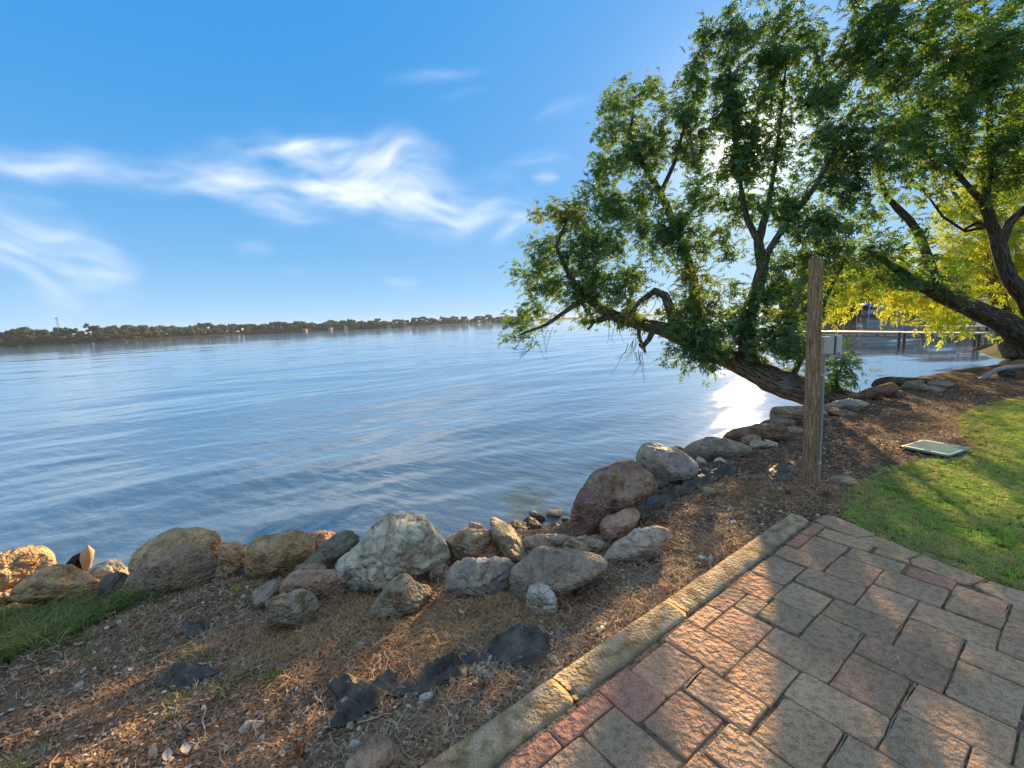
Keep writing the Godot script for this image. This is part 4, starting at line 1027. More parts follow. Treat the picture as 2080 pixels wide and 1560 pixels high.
		["g", [Vector2(-0.463, -0.326), Vector2(-0.258, -0.478), Vector2(-0.150, -0.333), Vector2(-0.355, -0.181)]],
		["t", [Vector2(-0.253, -0.482), Vector2(-0.047, -0.635), Vector2(0.061, -0.489), Vector2(-0.145, -0.337)]],
		["k", [Vector2(-0.043, -0.638), Vector2(0.163, -0.791), Vector2(0.271, -0.645), Vector2(0.065, -0.493)]],
		["m", [Vector2(0.168, -0.794), Vector2(0.374, -0.947), Vector2(0.481, -0.801), Vector2(0.276, -0.649)]],
		["k", [Vector2(0.378, -0.950), Vector2(0.584, -1.103), Vector2(0.692, -0.958), Vector2(0.486, -0.805)]],
		["g", [Vector2(0.589, -1.106), Vector2(0.664, -1.163), Vector2(0.772, -1.017), Vector2(0.697, -0.961)]],
		["m", [Vector2(-0.877, 0.214), Vector2(-0.672, 0.061), Vector2(-0.564, 0.207), Vector2(-0.769, 0.359)]],
		["t", [Vector2(-0.667, 0.058), Vector2(-0.461, -0.095), Vector2(-0.353, 0.051), Vector2(-0.559, 0.203)]],
		["g", [Vector2(-0.456, -0.098), Vector2(-0.251, -0.251), Vector2(-0.143, -0.105), Vector2(-0.348, 0.047)]],
		["t", [Vector2(-0.246, -0.254), Vector2(-0.040, -0.407), Vector2(0.068, -0.262), Vector2(-0.138, -0.109)]],
		["g", [Vector2(-0.035, -0.411), Vector2(0.170, -0.563), Vector2(0.278, -0.418), Vector2(0.072, -0.265)]],
		["m", [Vector2(0.175, -0.567), Vector2(0.381, -0.719), Vector2(0.488, -0.574), Vector2(0.283, -0.421)]],
		["k", [Vector2(0.385, -0.723), Vector2(0.591, -0.875), Vector2(0.699, -0.730), Vector2(0.493, -0.577)]],
		["m", [Vector2(0.596, -0.879), Vector2(0.801, -1.031), Vector2(0.909, -0.886), Vector2(0.704, -0.733)]],
		["t", [Vector2(0.806, -1.035), Vector2(1.012, -1.188), Vector2(1.120, -1.042), Vector2(0.914, -0.890)]],
		["k", [Vector2(-0.661, 0.287), Vector2(-0.456, 0.134), Vector2(-0.348, 0.279), Vector2(-0.553, 0.432)]],
		["g", [Vector2(-0.451, 0.131), Vector2(-0.245, -0.022), Vector2(-0.137, 0.123), Vector2(-0.343, 0.276)]],
		["t", [Vector2(-0.240, -0.026), Vector2(-0.035, -0.178), Vector2(0.073, -0.033), Vector2(-0.133, 0.120)]],
		["g", [Vector2(-0.030, -0.182), Vector2(0.176, -0.334), Vector2(0.283, -0.189), Vector2(0.078, -0.036)]],
		["m", [Vector2(0.180, -0.338), Vector2(0.386, -0.490), Vector2(0.494, -0.345), Vector2(0.288, -0.192)]],
		["k", [Vector2(0.391, -0.494), Vector2(0.596, -0.646), Vector2(0.704, -0.501), Vector2(0.499, -0.349)]],
		["m", [Vector2(0.601, -0.650), Vector2(0.807, -0.803), Vector2(0.915, -0.657), Vector2(0.709, -0.505)]],
		["t", [Vector2(0.812, -0.806), Vector2(1.017, -0.959), Vector2(1.125, -0.813), Vector2(0.919, -0.661)]],
		["g", [Vector2(1.022, -0.962), Vector2(1.097, -1.018), Vector2(1.205, -0.873), Vector2(1.130, -0.817)]],
		["m", [Vector2(-0.429, 0.347), Vector2(-0.224, 0.195), Vector2(-0.116, 0.340), Vector2(-0.322, 0.493)]],
		["k", [Vector2(-0.219, 0.191), Vector2(-0.013, 0.039), Vector2(0.094, 0.184), Vector2(-0.111, 0.337)]],
		["m", [Vector2(-0.009, 0.035), Vector2(0.197, -0.117), Vector2(0.305, 0.028), Vector2(0.099, 0.181)]],
		["t", [Vector2(0.202, -0.121), Vector2(0.407, -0.273), Vector2(0.515, -0.128), Vector2(0.310, 0.024)]],
		["g", [Vector2(0.412, -0.277), Vector2(0.618, -0.430), Vector2(0.726, -0.284), Vector2(0.520, -0.132)]],
		["t", [Vector2(0.623, -0.433), Vector2(0.828, -0.586), Vector2(0.936, -0.440), Vector2(0.730, -0.288)]],
		["k", [Vector2(0.833, -0.589), Vector2(1.039, -0.742), Vector2(1.146, -0.596), Vector2(0.941, -0.444)]],
		["m", [Vector2(1.043, -0.745), Vector2(1.249, -0.898), Vector2(1.357, -0.753), Vector2(1.151, -0.600)]],
		["k", [Vector2(1.254, -0.901), Vector2(1.459, -1.054), Vector2(1.567, -0.909), Vector2(1.362, -0.756)]],
		["g", [Vector2(1.802, -1.308), Vector2(2.007, -1.460), Vector2(2.115, -1.315), Vector2(1.909, -1.162)]],
		["t", [Vector2(2.012, -1.464), Vector2(2.152, -1.568), Vector2(2.260, -1.422), Vector2(2.120, -1.319)]],
		["k", [Vector2(-0.117, 0.349), Vector2(0.088, 0.196), Vector2(0.196, 0.341), Vector2(-0.009, 0.494)]],
		["m", [Vector2(0.093, 0.193), Vector2(0.299, 0.040), Vector2(0.407, 0.185), Vector2(0.201, 0.338)]],
		["k", [Vector2(0.304, 0.036), Vector2(0.509, -0.116), Vector2(0.617, 0.029), Vector2(0.411, 0.182)]],
		["m", [Vector2(0.514, -0.120), Vector2(0.720, -0.272), Vector2(0.827, -0.127), Vector2(0.622, 0.026)]],
		["t", [Vector2(0.724, -0.276), Vector2(0.930, -0.428), Vector2(1.038, -0.283), Vector2(0.832, -0.130)]],
		["g", [Vector2(0.935, -0.432), Vector2(1.140, -0.584), Vector2(1.248, -0.439), Vector2(1.043, -0.287)]],
		["t", [Vector2(1.145, -0.588), Vector2(1.351, -0.741), Vector2(1.459, -0.595), Vector2(1.253, -0.443)]],
		["k", [Vector2(1.356, -0.744), Vector2(1.561, -0.897), Vector2(1.669, -0.751), Vector2(1.464, -0.599)]],
		["m", [Vector2(1.566, -0.900), Vector2(1.772, -1.053), Vector2(1.880, -0.907), Vector2(1.674, -0.755)]],
		["k", [Vector2(1.776, -1.056), Vector2(1.982, -1.209), Vector2(2.090, -1.063), Vector2(1.884, -0.911)]],
		["g", [Vector2(1.987, -1.212), Vector2(2.192, -1.365), Vector2(2.300, -1.220), Vector2(2.095, -1.067)]],
		["t", [Vector2(2.197, -1.369), Vector2(2.403, -1.521), Vector2(2.511, -1.376), Vector2(2.305, -1.223)]],
		["g", [Vector2(2.408, -1.525), Vector2(2.613, -1.677), Vector2(2.721, -1.532), Vector2(2.516, -1.379)]],
		["t", [Vector2(0.195, 0.350), Vector2(0.401, 0.197), Vector2(0.508, 0.343), Vector2(0.303, 0.495)]],
		["k", [Vector2(0.405, 0.194), Vector2(0.611, 0.041), Vector2(0.719, 0.187), Vector2(0.513, 0.339)]],
		["m", [Vector2(0.616, 0.038), Vector2(0.821, -0.115), Vector2(0.929, 0.030), Vector2(0.724, 0.183)]],
		["k", [Vector2(0.826, -0.118), Vector2(1.032, -0.271), Vector2(1.140, -0.126), Vector2(0.934, 0.027)]],
		["g", [Vector2(1.037, -0.275), Vector2(1.242, -0.427), Vector2(1.350, -0.282), Vector2(1.144, -0.129)]],
		["t", [Vector2(1.247, -0.431), Vector2(1.453, -0.583), Vector2(1.560, -0.438), Vector2(1.355, -0.285)]],
		["g", [Vector2(1.457, -0.587), Vector2(1.663, -0.739), Vector2(1.771, -0.594), Vector2(1.565, -0.441)]],
		["t", [Vector2(1.668, -0.743), Vector2(1.873, -0.895), Vector2(1.981, -0.750), Vector2(1.776, -0.598)]],
		["k", [Vector2(1.878, -0.899), Vector2(2.084, -1.052), Vector2(2.192, -0.906), Vector2(1.986, -0.754)]],
		["m", [Vector2(2.089, -1.055), Vector2(2.294, -1.208), Vector2(2.402, -1.062), Vector2(2.197, -0.910)]],
		["k", [Vector2(2.299, -1.211), Vector2(2.505, -1.364), Vector2(2.613, -1.218), Vector2(2.407, -1.066)]],
		["g", [Vector2(2.510, -1.367), Vector2(2.715, -1.520), Vector2(2.823, -1.374), Vector2(2.617, -1.222)]],
		["g", [Vector2(0.507, 0.351), Vector2(0.713, 0.199), Vector2(0.821, 0.344), Vector2(0.615, 0.496)]],
		["t", [Vector2(0.718, 0.195), Vector2(0.923, 0.042), Vector2(1.031, 0.188), Vector2(0.825, 0.340)]],
		["k", [Vector2(0.928, 0.039), Vector2(1.134, -0.114), Vector2(1.241, 0.032), Vector2(1.036, 0.184)]],
		["m", [Vector2(1.138, -0.117), Vector2(1.344, -0.270), Vector2(1.452, -0.124), Vector2(1.246, 0.028)]],
		["k", [Vector2(1.349, -0.273), Vector2(1.554, -0.426), Vector2(1.662, -0.281), Vector2(1.457, -0.128)]],
		["g", [Vector2(1.559, -0.429), Vector2(1.765, -0.582), Vector2(1.873, -0.437), Vector2(1.667, -0.284)]],
		["t", [Vector2(1.770, -0.586), Vector2(1.975, -0.738), Vector2(2.083, -0.593), Vector2(1.877, -0.440)]],
		["g", [Vector2(1.980, -0.742), Vector2(2.186, -0.894), Vector2(2.293, -0.749), Vector2(2.088, -0.596)]],
		["t", [Vector2(2.190, -0.898), Vector2(2.396, -1.050), Vector2(2.504, -0.905), Vector2(2.298, -0.752)]],
		["k", [Vector2(2.401, -1.054), Vector2(2.606, -1.206), Vector2(2.714, -1.061), Vector2(2.509, -0.909)]],
		["m", [Vector2(2.611, -1.210), Vector2(2.817, -1.363), Vector2(2.925, -1.217), Vector2(2.719, -1.065)]],
		["t", [Vector2(0.819, 0.352), Vector2(1.025, 0.200), Vector2(1.133, 0.345), Vector2(0.927, 0.498)]],
		["g", [Vector2(1.030, 0.196), Vector2(1.235, 0.044), Vector2(1.343, 0.189), Vector2(1.138, 0.342)]],
		["t", [Vector2(1.240, 0.040), Vector2(1.446, -0.112), Vector2(1.554, 0.033), Vector2(1.348, 0.185)]],
		["k", [Vector2(1.451, -0.116), Vector2(1.656, -0.269), Vector2(1.764, -0.123), Vector2(1.558, 0.029)]],
		["m", [Vector2(1.661, -0.272), Vector2(1.867, -0.425), Vector2(1.974, -0.279), Vector2(1.769, -0.127)]],
		["k", [Vector2(1.871, -0.428), Vector2(2.077, -0.581), Vector2(2.185, -0.435), Vector2(1.979, -0.283)]],
		["g", [Vector2(2.082, -0.584), Vector2(2.287, -0.737), Vector2(2.395, -0.591), Vector2(2.190, -0.439)]],
		["t", [Vector2(2.292, -0.740), Vector2(2.498, -0.893), Vector2(2.606, -0.748), Vector2(2.400, -0.595)]],
		["g", [Vector2(2.503, -0.897), Vector2(2.708, -1.049), Vector2(2.816, -0.904), Vector2(2.611, -0.751)]],
		["m", [Vector2(2.713, -1.053), Vector2(2.853, -1.156), Vector2(2.961, -1.011), Vector2(2.821, -0.907)]],
		["g", [Vector2(1.132, 0.354), Vector2(1.337, 0.201), Vector2(1.445, 0.346), Vector2(1.239, 0.499)]],
		["t", [Vector2(1.342, 0.197), Vector2(1.548, 0.045), Vector2(1.655, 0.190), Vector2(1.450, 0.343)]],
		["g", [Vector2(1.552, 0.041), Vector2(1.758, -0.111), Vector2(1.866, 0.034), Vector2(1.660, 0.187)]],
		["t", [Vector2(1.763, -0.115), Vector2(1.968, -0.267), Vector2(2.076, -0.122), Vector2(1.871, 0.031)]],
		["k", [Vector2(1.973, -0.271), Vector2(2.179, -0.423), Vector2(2.287, -0.278), Vector2(2.081, -0.126)]],
		["m", [Vector2(2.184, -0.427), Vector2(2.389, -0.580), Vector2(2.497, -0.434), Vector2(2.291, -0.282)]],
		["k", [Vector2(2.394, -0.583), Vector2(2.600, -0.736), Vector2(2.707, -0.590), Vector2(2.502, -0.438)]],
		["g", [Vector2(2.604, -0.739), Vector2(2.810, -0.892), Vector2(2.918, -0.746), Vector2(2.712, -0.594)]],
		["t", [Vector2(2.815, -0.895), Vector2(2.890, -0.951), Vector2(2.998, -0.806), Vector2(2.923, -0.750)]],
		["k", [Vector2(1.460, 0.343), Vector2(1.665, 0.190), Vector2(1.773, 0.336), Vector2(1.568, 0.488)]],
		["m", [Vector2(1.670, 0.187), Vector2(1.876, 0.034), Vector2(1.984, 0.180), Vector2(1.778, 0.332)]],
		["k", [Vector2(1.881, 0.031), Vector2(2.086, -0.122), Vector2(2.194, 0.023), Vector2(1.988, 0.176)]],
		["m", [Vector2(2.091, -0.125), Vector2(2.297, -0.278), Vector2(2.404, -0.133), Vector2(2.199, 0.020)]],
		["t", [Vector2(2.301, -0.282), Vector2(2.507, -0.434), Vector2(2.615, -0.289), Vector2(2.409, -0.136)]],
		["g", [Vector2(2.512, -0.438), Vector2(2.717, -0.590), Vector2(2.825, -0.445), Vector2(2.620, -0.292)]],
		["t", [Vector2(2.722, -0.594), Vector2(2.928, -0.746), Vector2(3.036, -0.601), Vector2(2.830, -0.448)]],
		["t", [Vector2(1.772, 0.344), Vector2(1.978, 0.192), Vector2(2.085, 0.337), Vector2(1.880, 0.489)]],
		["k", [Vector2(1.982, 0.188), Vector2(2.188, 0.035), Vector2(2.296, 0.181), Vector2(2.090, 0.333)]],
		["m", [Vector2(2.193, 0.032), Vector2(2.398, -0.121), Vector2(2.506, 0.025), Vector2(2.301, 0.177)]],
		["k", [Vector2(2.403, -0.124), Vector2(2.609, -0.277), Vector2(2.717, -0.131), Vector2(2.511, 0.021)]],
		["m", [Vector2(2.614, -0.280), Vector2(2.819, -0.433), Vector2(2.927, -0.288), Vector2(2.722, -0.135)]],
		["t", [Vector2(2.824, -0.436), Vector2(2.900, -0.492), Vector2(3.007, -0.347), Vector2(2.932, -0.291)]],
		["g", [Vector2(2.084, 0.345), Vector2(2.290, 0.193), Vector2(2.398, 0.338), Vector2(2.192, 0.491)]],
		["t", [Vector2(2.295, 0.189), Vector2(2.500, 0.037), Vector2(2.608, 0.182), Vector2(2.402, 0.335)]],
		["k", [Vector2(2.505, 0.033), Vector2(2.711, -0.119), Vector2(2.818, 0.026), Vector2(2.613, 0.178)]],
		["m", [Vector2(2.715, -0.123), Vector2(2.921, -0.276), Vector2(3.029, -0.130), Vector2(2.823, 0.022)]],
	]
	for s in rows:
		var tn: Array = tones[s[0]]
		var k := rng.randf_range(0.9, 1.1)
		solid("paver", paver_mesh(PackedVector2Array(s[1]), rng.randf_range(-0.003, 0.0035), tn[0] * k, tn[1] * k * 0.82, rng), M.paver, pave)


func make_kerb() -> void:
	var total := C0.distance_to(C1)
	var root := thing("concrete_edging", "long rough concrete edging strip between the pavers and the bare soil", "edging", Vector3(C0.x, 0, C0.y))
	root.set_meta("kind", "structure")
	var prof := [[0.0, -0.16], [-0.006, -0.05], [0.004, -0.012], [0.022, 0.010], [0.06, 0.018], [0.11, 0.016], [0.145, 0.006], [0.162, -0.008], [0.168, -0.06]]
	var cuts := [-1.3, 0.62, 1.42, total + 0.015]
	for seg in 3:
		var b := Buf.new()
		var n := int((cuts[seg + 1] - cuts[seg]) / 0.03)
		for k in n + 1:
			var s: float = lerpf(cuts[seg] + 0.002, cuts[seg + 1] - 0.002, float(k) / n)
			var wide := lerpf(1.0, 0.9, clampf(s / total, 0.0, 1.0))
			var end := 0.0 if k > 0 and k < n else 0.006
			for q in prof:
				var off: float = q[0] * wide
				var p := C0 + CD * s - CN * off - C0
				var jit := rough_noise.get_noise_3d(p.x * 300.0, off * 900.0, p.y * 300.0)
				var y: float = q[1] + jit * 0.007 + big_noise.get_noise_2d(s * 120.0, off * 300.0 + seg * 50.0) * 0.008 - end
				p -= CN * (jit * 0.006)
				var light := clampf(0.5 + 1.5 * big_noise.get_noise_2d(s * 90.0 + 300.0, off * 500.0), 0.0, 1.0)
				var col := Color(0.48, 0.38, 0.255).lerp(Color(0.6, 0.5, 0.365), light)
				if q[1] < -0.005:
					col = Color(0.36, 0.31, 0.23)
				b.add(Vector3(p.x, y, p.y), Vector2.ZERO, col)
		var w := prof.size()
		for k in n:
			for q in w - 1:
				var a := k * w + q
				b.quad(a, a + 1, a + w + 1, a + w)
		for e in [0, n]:
			for q in range(1, w - 1):
				b.tri(e * w, e * w + q, e * w + q + 1)
		solid("kerb_stone", upright(b).mesh(), M.kerb, root)


# ---------------------------------------------------------------- black landscape fabric
func make_fabric() -> void:
	var rows := [
		["folded black fabric rag nearest the bottom, open like a sleeve", [Vector2(-0.949, -1.896), Vector2(-0.876, -1.941), Vector2(-0.73, -1.9), Vector2(-0.64, -1.964), Vector2(-0.603, -1.93), Vector2(-0.621, -1.808), Vector2(-0.652, -1.701), Vector2(-0.713, -1.65), Vector2(-0.751, -1.613), Vector2(-0.827, -1.589), Vector2(-0.805, -1.689), Vector2(-0.875, -1.752), Vector2(-0.844, -1.798)], 0.05, -0.5],
		["small flat scrap of dark fabric right of the sleeve-like rag", [Vector2(-0.64, -1.842), Vector2(-0.581, -1.873), Vector2(-0.514, -1.856), Vector2(-0.479, -1.776), Vector2(-0.562, -1.77), Vector2(-0.628, -1.791)], 0.02, 0.4],
		["humped black fabric fold ringed by pebbles", [Vector2(-0.507, -1.855), Vector2(-0.493, -1.934), Vector2(-0.436, -1.98), Vector2(-0.325, -1.973), Vector2(-0.259, -1.878), Vector2(-0.267, -1.799), Vector2(-0.359, -1.795), Vector2(-0.411, -1.772), Vector2(-0.469, -1.752)], 0.055, 0.9],
		["dark fabric strip between the hump and the widest sheet", [Vector2(-0.313, -1.979), Vector2(-0.193, -2.02), Vector2(-0.151, -1.918), Vector2(-0.18, -1.803), Vector2(-0.249, -1.819)], 0.02, 0.2],
		["widest black fabric sheet, bulging beside the concrete edging", [Vector2(-0.193, -2.02), Vector2(-0.14, -2.134), Vector2(-0.083, -2.191), Vector2(0.003, -2.198), Vector2(0.095, -2.119), Vector2(0.156, -1.949), Vector2(0.108, -1.835), Vector2(0.034, -1.81), Vector2(-0.098, -1.886), Vector2(-0.156, -1.915)], 0.05, 0.3],
		["small black fabric patch touching the concrete edging", [Vector2(0.316, -2.016), Vector2(0.387, -2.099), Vector2(0.448, -2.119), Vector2(0.414, -2.032), Vector2(0.321, -1.961)], 0.012, 0.1],
		["black fabric edge showing under the broad speckled boulder", [Vector2(0.322, -2.48), Vector2(0.402, -2.559), Vector2(0.53, -2.641), Vector2(0.525, -2.587), Vector2(0.412, -2.48), Vector2(0.32, -2.421)], 0.02, 0.2],
		["long dark fabric drape below the slate-grey boulder", [Vector2(1.205, -4.335), Vector2(1.408, -4.159), Vector2(1.814, -4.446), Vector2(2.076, -4.574), Vector2(2.241, -4.307), Vector2(2.138, -4.152), Vector2(1.823, -3.985), Vector2(1.437, -3.821), Vector2(1.186, -3.625), Vector2(1.049, -3.84)], 0.06, 0.55],
		["crumpled black fabric lying left of the post foot", [Vector2(2.382, -4.043), Vector2(2.592, -4.205), Vector2(2.754, -4.23), Vector2(2.722, -4.067), Vector2(2.507, -3.826), Vector2(2.289, -3.759)], 0.045, 0.8],
		["torn black fabric beneath the square tan block", [Vector2(-2.317, -3.35), Vector2(-2.352, -3.549), Vector2(-2.061, -3.366), Vector2(-1.933, -3.18), Vector2(-2.154, -3.28)], 0.03, 0.2],
		["black crumpled scrap on the dark soil right of the bank grass", [Vector2(-2.086, -2.454), Vector2(-2.159, -2.615), Vector2(-2.047, -2.566), Vector2(-1.996, -2.593), Vector2(-1.87, -2.394), Vector2(-1.951, -2.376)], 0.05, 0.7],
		["ragged black scrap lower on the dark soil slope", [Vector2(-1.87, -2.007), Vector2(-1.849, -2.109), Vector2(-1.758, -2.128), Vector2(-1.635, -2.095), Vector2(-1.555, -2.046), Vector2(-1.627, -1.976), Vector2(-1.728, -1.947)], 0.045, 0.3],
	]
	for k in rows.size():
		var s: Array = rows[k]
		var poly := PackedVector2Array(s[1])
		var lo := Vector2(1e9, 1e9)
		var hi := -lo
		for p in poly:
			lo = lo.min(p)
			hi = hi.max(p)
		var size := hi - lo
		var st := maxf(size.x, size.y) / 84.0
		var nx := int(size.x / st) + 2
		var nz := int(size.y / st) + 2
		var b := Buf.new()
		var ids := {}
		var fold: float = s[2]
		var ang: float = s[3]
		var wr := noise(FastNoiseLite.TYPE_SIMPLEX_SMOOTH, 1.0, 300 + k, 3)
		for j in nz:
			for i in nx:
				var p := lo + Vector2(i, j) * st
				var ed := edge_distance(poly, p)
				var within := inside(poly, p)
				if not within and ed > st * 0.75:
					continue
				if not within:        # the rim follows the cut edge
					var best := 1e9
					var from := p
					for q in poly.size():
						var c := Geometry2D.get_closest_point_to_segment(from, poly[q], poly[(q + 1) % poly.size()])
						if c.distance_to(from) < best:
							best = c.distance_to(from)
							p = c
				var e := smoothstep(0.0, 0.05, ed) if within else 0.0
				var a := p.rotated(ang)
				var ridge := 1.0 - absf(wr.get_noise_2d(a.x * 2.2, a.y * 9.0)) * 2.2
				var pleat := pow(0.5 + 0.5 * sin(a.y * 34.0 + 5.0 * wr.get_noise_2d(a.x * 2.5, a.y * 2.5)), 2.0)
				var y := ground_at(p.x, p.y) + 0.012 + e * fold * (0.15 + 0.5 * ridge + 0.6 * pleat) + wr.get_noise_2d(p.x * 26.0, p.y * 26.0) * 0.008 * e
				if ed < st * 1.5:
					y += 0.006 * wr.get_noise_2d(p.x * 30.0, p.y * 30.0)
				ids[Vector2i(i, j)] = b.add(Vector3(p.x, y, p.y), Vector2.ZERO, Color(0.05, 0.046, 0.039).lerp(Color(0.15, 0.125, 0.09), clampf(0.25 + wr.get_noise_2d(p.x * 5.0 + 9.0, p.y * 5.0), 0.0, 1.0)))
		for key: Vector2i in ids:
			var k2 := [key, key + Vector2i(1, 0), key + Vector2i(1, 1), key + Vector2i(0, 1)]
			if k2.all(func(q): return ids.has(q)):
				b.quad(ids[k2[0]], ids[k2[1]], ids[k2[2]], ids[k2[3]])
		tag(solid("landscape_fabric", b.mesh(), M.fabric), s[0], "fabric", "pieces of landscape fabric in the soil")


# ---------------------------------------------------------------- trees
# The limbs are laid out first; twigs then grow from the nearest wood to every spray of leaves.
class Wood:
	var pos := PackedVector3Array()
	var par := PackedInt32Array()
	var rad := PackedFloat32Array()
	var fixed := 0

	func limb(pts: Array, start := -1) -> void:
		var prev := start
		if start == -2:            # join the nearest wood
			var best := 1e9
			for k in pos.size():
				var d := pos[k].distance_squared_to(pts[0][0])
				if d < best:
					best = d
					prev = k
		for k in pts.size():
			var p: Vector3 = pts[k][0]
			var r: float = pts[k][1]
			if k > 0:
				var q: Vector3 = pts[k - 1][0]
				var rq: float = pts[k - 1][1]
				var cnt := maxi(1, int(p.distance_to(q) / 0.16))
				for t in range(1, cnt + 1):
					var f := float(t) / cnt
					pos.append(q.lerp(p, f))
					rad.append(lerpf(rq, r, f))
					par.append(prev)
					prev = pos.size() - 1
			else:
				pos.append(p)
				rad.append(r)
				par.append(prev)
				prev = pos.size() - 1

	func grow(tips: Array, rng: RandomNumberGenerator, sag := 0.1) -> PackedInt32Array:
		fixed = pos.size()
		var ends := PackedInt32Array()
		var order := []
		for t in tips:
			var best := 1e9
			for k in range(0, fixed, 2):
				best = minf(best, pos[k].distance_squared_to(t))
			order.append([best, t])
		order.sort_custom(func(a, b): return a[0] < b[0])
		for o in order:
			var t: Vector3 = o[1]
			var best := 1e9
			var at := 0
			for k in pos.size():
				var d := pos[k].distance_squared_to(t)
				if d < best:
					best = d
					at = k
			var q := pos[at]
			var span := q.distance_to(t)
			var cnt := maxi(2, int(span / 0.13))
			var side := Vector3(rng.randf_range(-1, 1), rng.randf_range(-1, 1), rng.randf_range(-1, 1)) * span * 0.14
			var prev := at
			for s in range(1, cnt + 1):
				var f := float(s) / cnt
				pos.append(q.lerp(t, f) + side * sin(f * PI) + Vector3.UP * span * sag * sin(f * PI) + Vector3(rng.randf_range(-1, 1), rng.randf_range(-1, 1), rng.randf_range(-1, 1)) * 0.012)
				par.append(prev)
				rad.append(0.0)
				prev = pos.size() - 1
			ends.append(prev)
		# thickness of twigs adds up towards the limbs
		var weight := PackedFloat32Array()
		weight.resize(pos.size())
		for k in range(pos.size() - 1, fixed - 1, -1):
			weight[k] = maxf(weight[k], 1.0)
			if par[k] >= fixed:
				weight[par[k]] += weight[k] * (1.0 if weight[par[k]] == 0.0 else 0.9)
		for k in range(fixed, pos.size()):
			rad[k] = minf(0.0032 * pow(weight[k], 0.42), 0.05)
		return ends

	func chains(first: int, last: int) -> Array:
		var kids := {}
		for k in range(first, last):
			kids[par[k]] = kids.get(par[k], []) + [k]
		var out := []
		for k in range(first, last):
			var starts = par[k] < first or kids.get(par[k], []).size() > 1 and kids[par[k]][0] != k
			if not starts:
				continue
			var line := PackedInt32Array()
			if par[k] >= 0:
				line.append(par[k])
				if pos[par[k]].distance_squared_to(pos[k]) < 1e-8:
					line.clear()
			var c := k
			while true:
				line.append(c)
				if not kids.has(c):
					break
				c = kids[c][0]
			out.append(line)
		return out


func wood_mesh(w: Wood, first: int, last: int, sides: int, col: Color, wob: FastNoiseLite, amp: float) -> ArrayMesh:
	var b := Buf.new()
	for line: PackedInt32Array in w.chains(first, last):
		if line.size() < 2:
			continue
		var p := PackedVector3Array()
		var r := PackedFloat32Array()
		for k in line:
			p.append(w.pos[k])
			r.append(w.rad[k])
		r[0] = minf(r[0], r[1] * 1.3)
		b.tube(p, r, sides, sides > 5, wob, amp, col)
	return b.mesh()


func spray_mesh(pairs: int, leaf_len: float, leaf_wide: float, stem: float, droop: float) -> ArrayMesh:
	var b := Buf.new()
	var rng := RandomNumberGenerator.new()
	rng.seed = pairs * 31 + int(leaf_len * 1000)
	var leaves := []
	for k in pairs:
		var f := (k + 0.7) / (pairs + 0.5)
		for s in [-1, 1]:
			leaves.append([Vector3(stem * f, -droop * f * f, 0), Vector3(0.75, rng.randf_range(-0.75, 0.1), s * rng.randf_range(0.6, 1.0)).normalized(), rng.randf_range(0.8, 1.1)])
	leaves.append([Vector3(stem, -droop, 0), Vector3(1, -0.5, 0).normalized(), 1.1])
	for l in leaves:
		var o: Vector3 = l[0]
		var d: Vector3 = l[1]
		var n: float = l[2] * leaf_len
		var side := d.cross(Vector3.UP).normalized()
		var up := side.cross(d)
		var tw := rng.randf_range(-0.7, 0.7)
		var sd := side * cos(tw) + up * sin(tw)
		var lift := (side * -sin(tw) + up * cos(tw)) * leaf_wide * 0.28
		var base := b.add(o)
		var mid := b.add(o + d * n * 0.5 - Vector3.UP * n * 0.04)
		var tip := b.add(o + d * n - Vector3.UP * n * 0.16)
		for s in [-1.0, 1.0]:
			var e := b.add(o + d * n * 0.36 + sd * leaf_wide * 0.5 * s + lift)
			if s < 0.0:
				b.tri(base, mid, e)
				b.tri(mid, tip, e)
			else:
				b.tri(base, e, mid)
				b.tri(mid, e, tip)
	# the leaf stalk
	var k := b.v.size()
	for f in [0.0, 1.0]:
		b.add(Vector3(stem * f, -droop * f * f + 0.0015, 0.0015))
		b.add(Vector3(stem * f, -droop * f * f, -0.002))
	b.quad(k, k + 1, k + 3, k + 2)
	return b.mesh()


func leaf_out(w: Wood, ends: PackedInt32Array, tones: PackedColorArray, spread: float, count: int, rng: RandomNumberGenerator, colors: Array, big := 1.0) -> Array:
	var where := []
	var tint := PackedColorArray()
	for k in ends.size():
		var e := ends[k]
		var p := w.pos[e]
		var back := w.par[e]
		var dir := (p - w.pos[back]).normalized()
		for s in count:
			var q := p
			if rng.randf() < 0.35:
				var hop := back
				for h in rng.randi_range(0, 3):
					if w.par[hop] >= 0:
						hop = w.par[hop]
				q = w.pos[hop]
			q += Vector3(rng.randfn(), rng.randfn(), rng.randfn()) * spread
			var x := (dir * 0.5 + Vector3(rng.randfn(), rng.randfn() * 0.65 + 0.05, rng.randfn()) * 0.8).normalized()
			var up := (Vector3.UP + Vector3(rng.randfn(), rng.randfn(), rng.randfn()) * 0.45).normalized()
			var z := x.cross(up)
			if z.length() < 0.1:
				continue
			z = z.normalized()
			var sc := rng.randf_range(0.75, 1.2) * big
			where.append(Transform3D(Basis(x * sc, z.cross(x) * sc, z * sc), q))
			var c: Color = colors[rng.randi() % colors.size()]
			tint.append(c.lerp(tones[k], 0.5) * rng.randf_range(0.8, 1.2))
	return [where, tint]


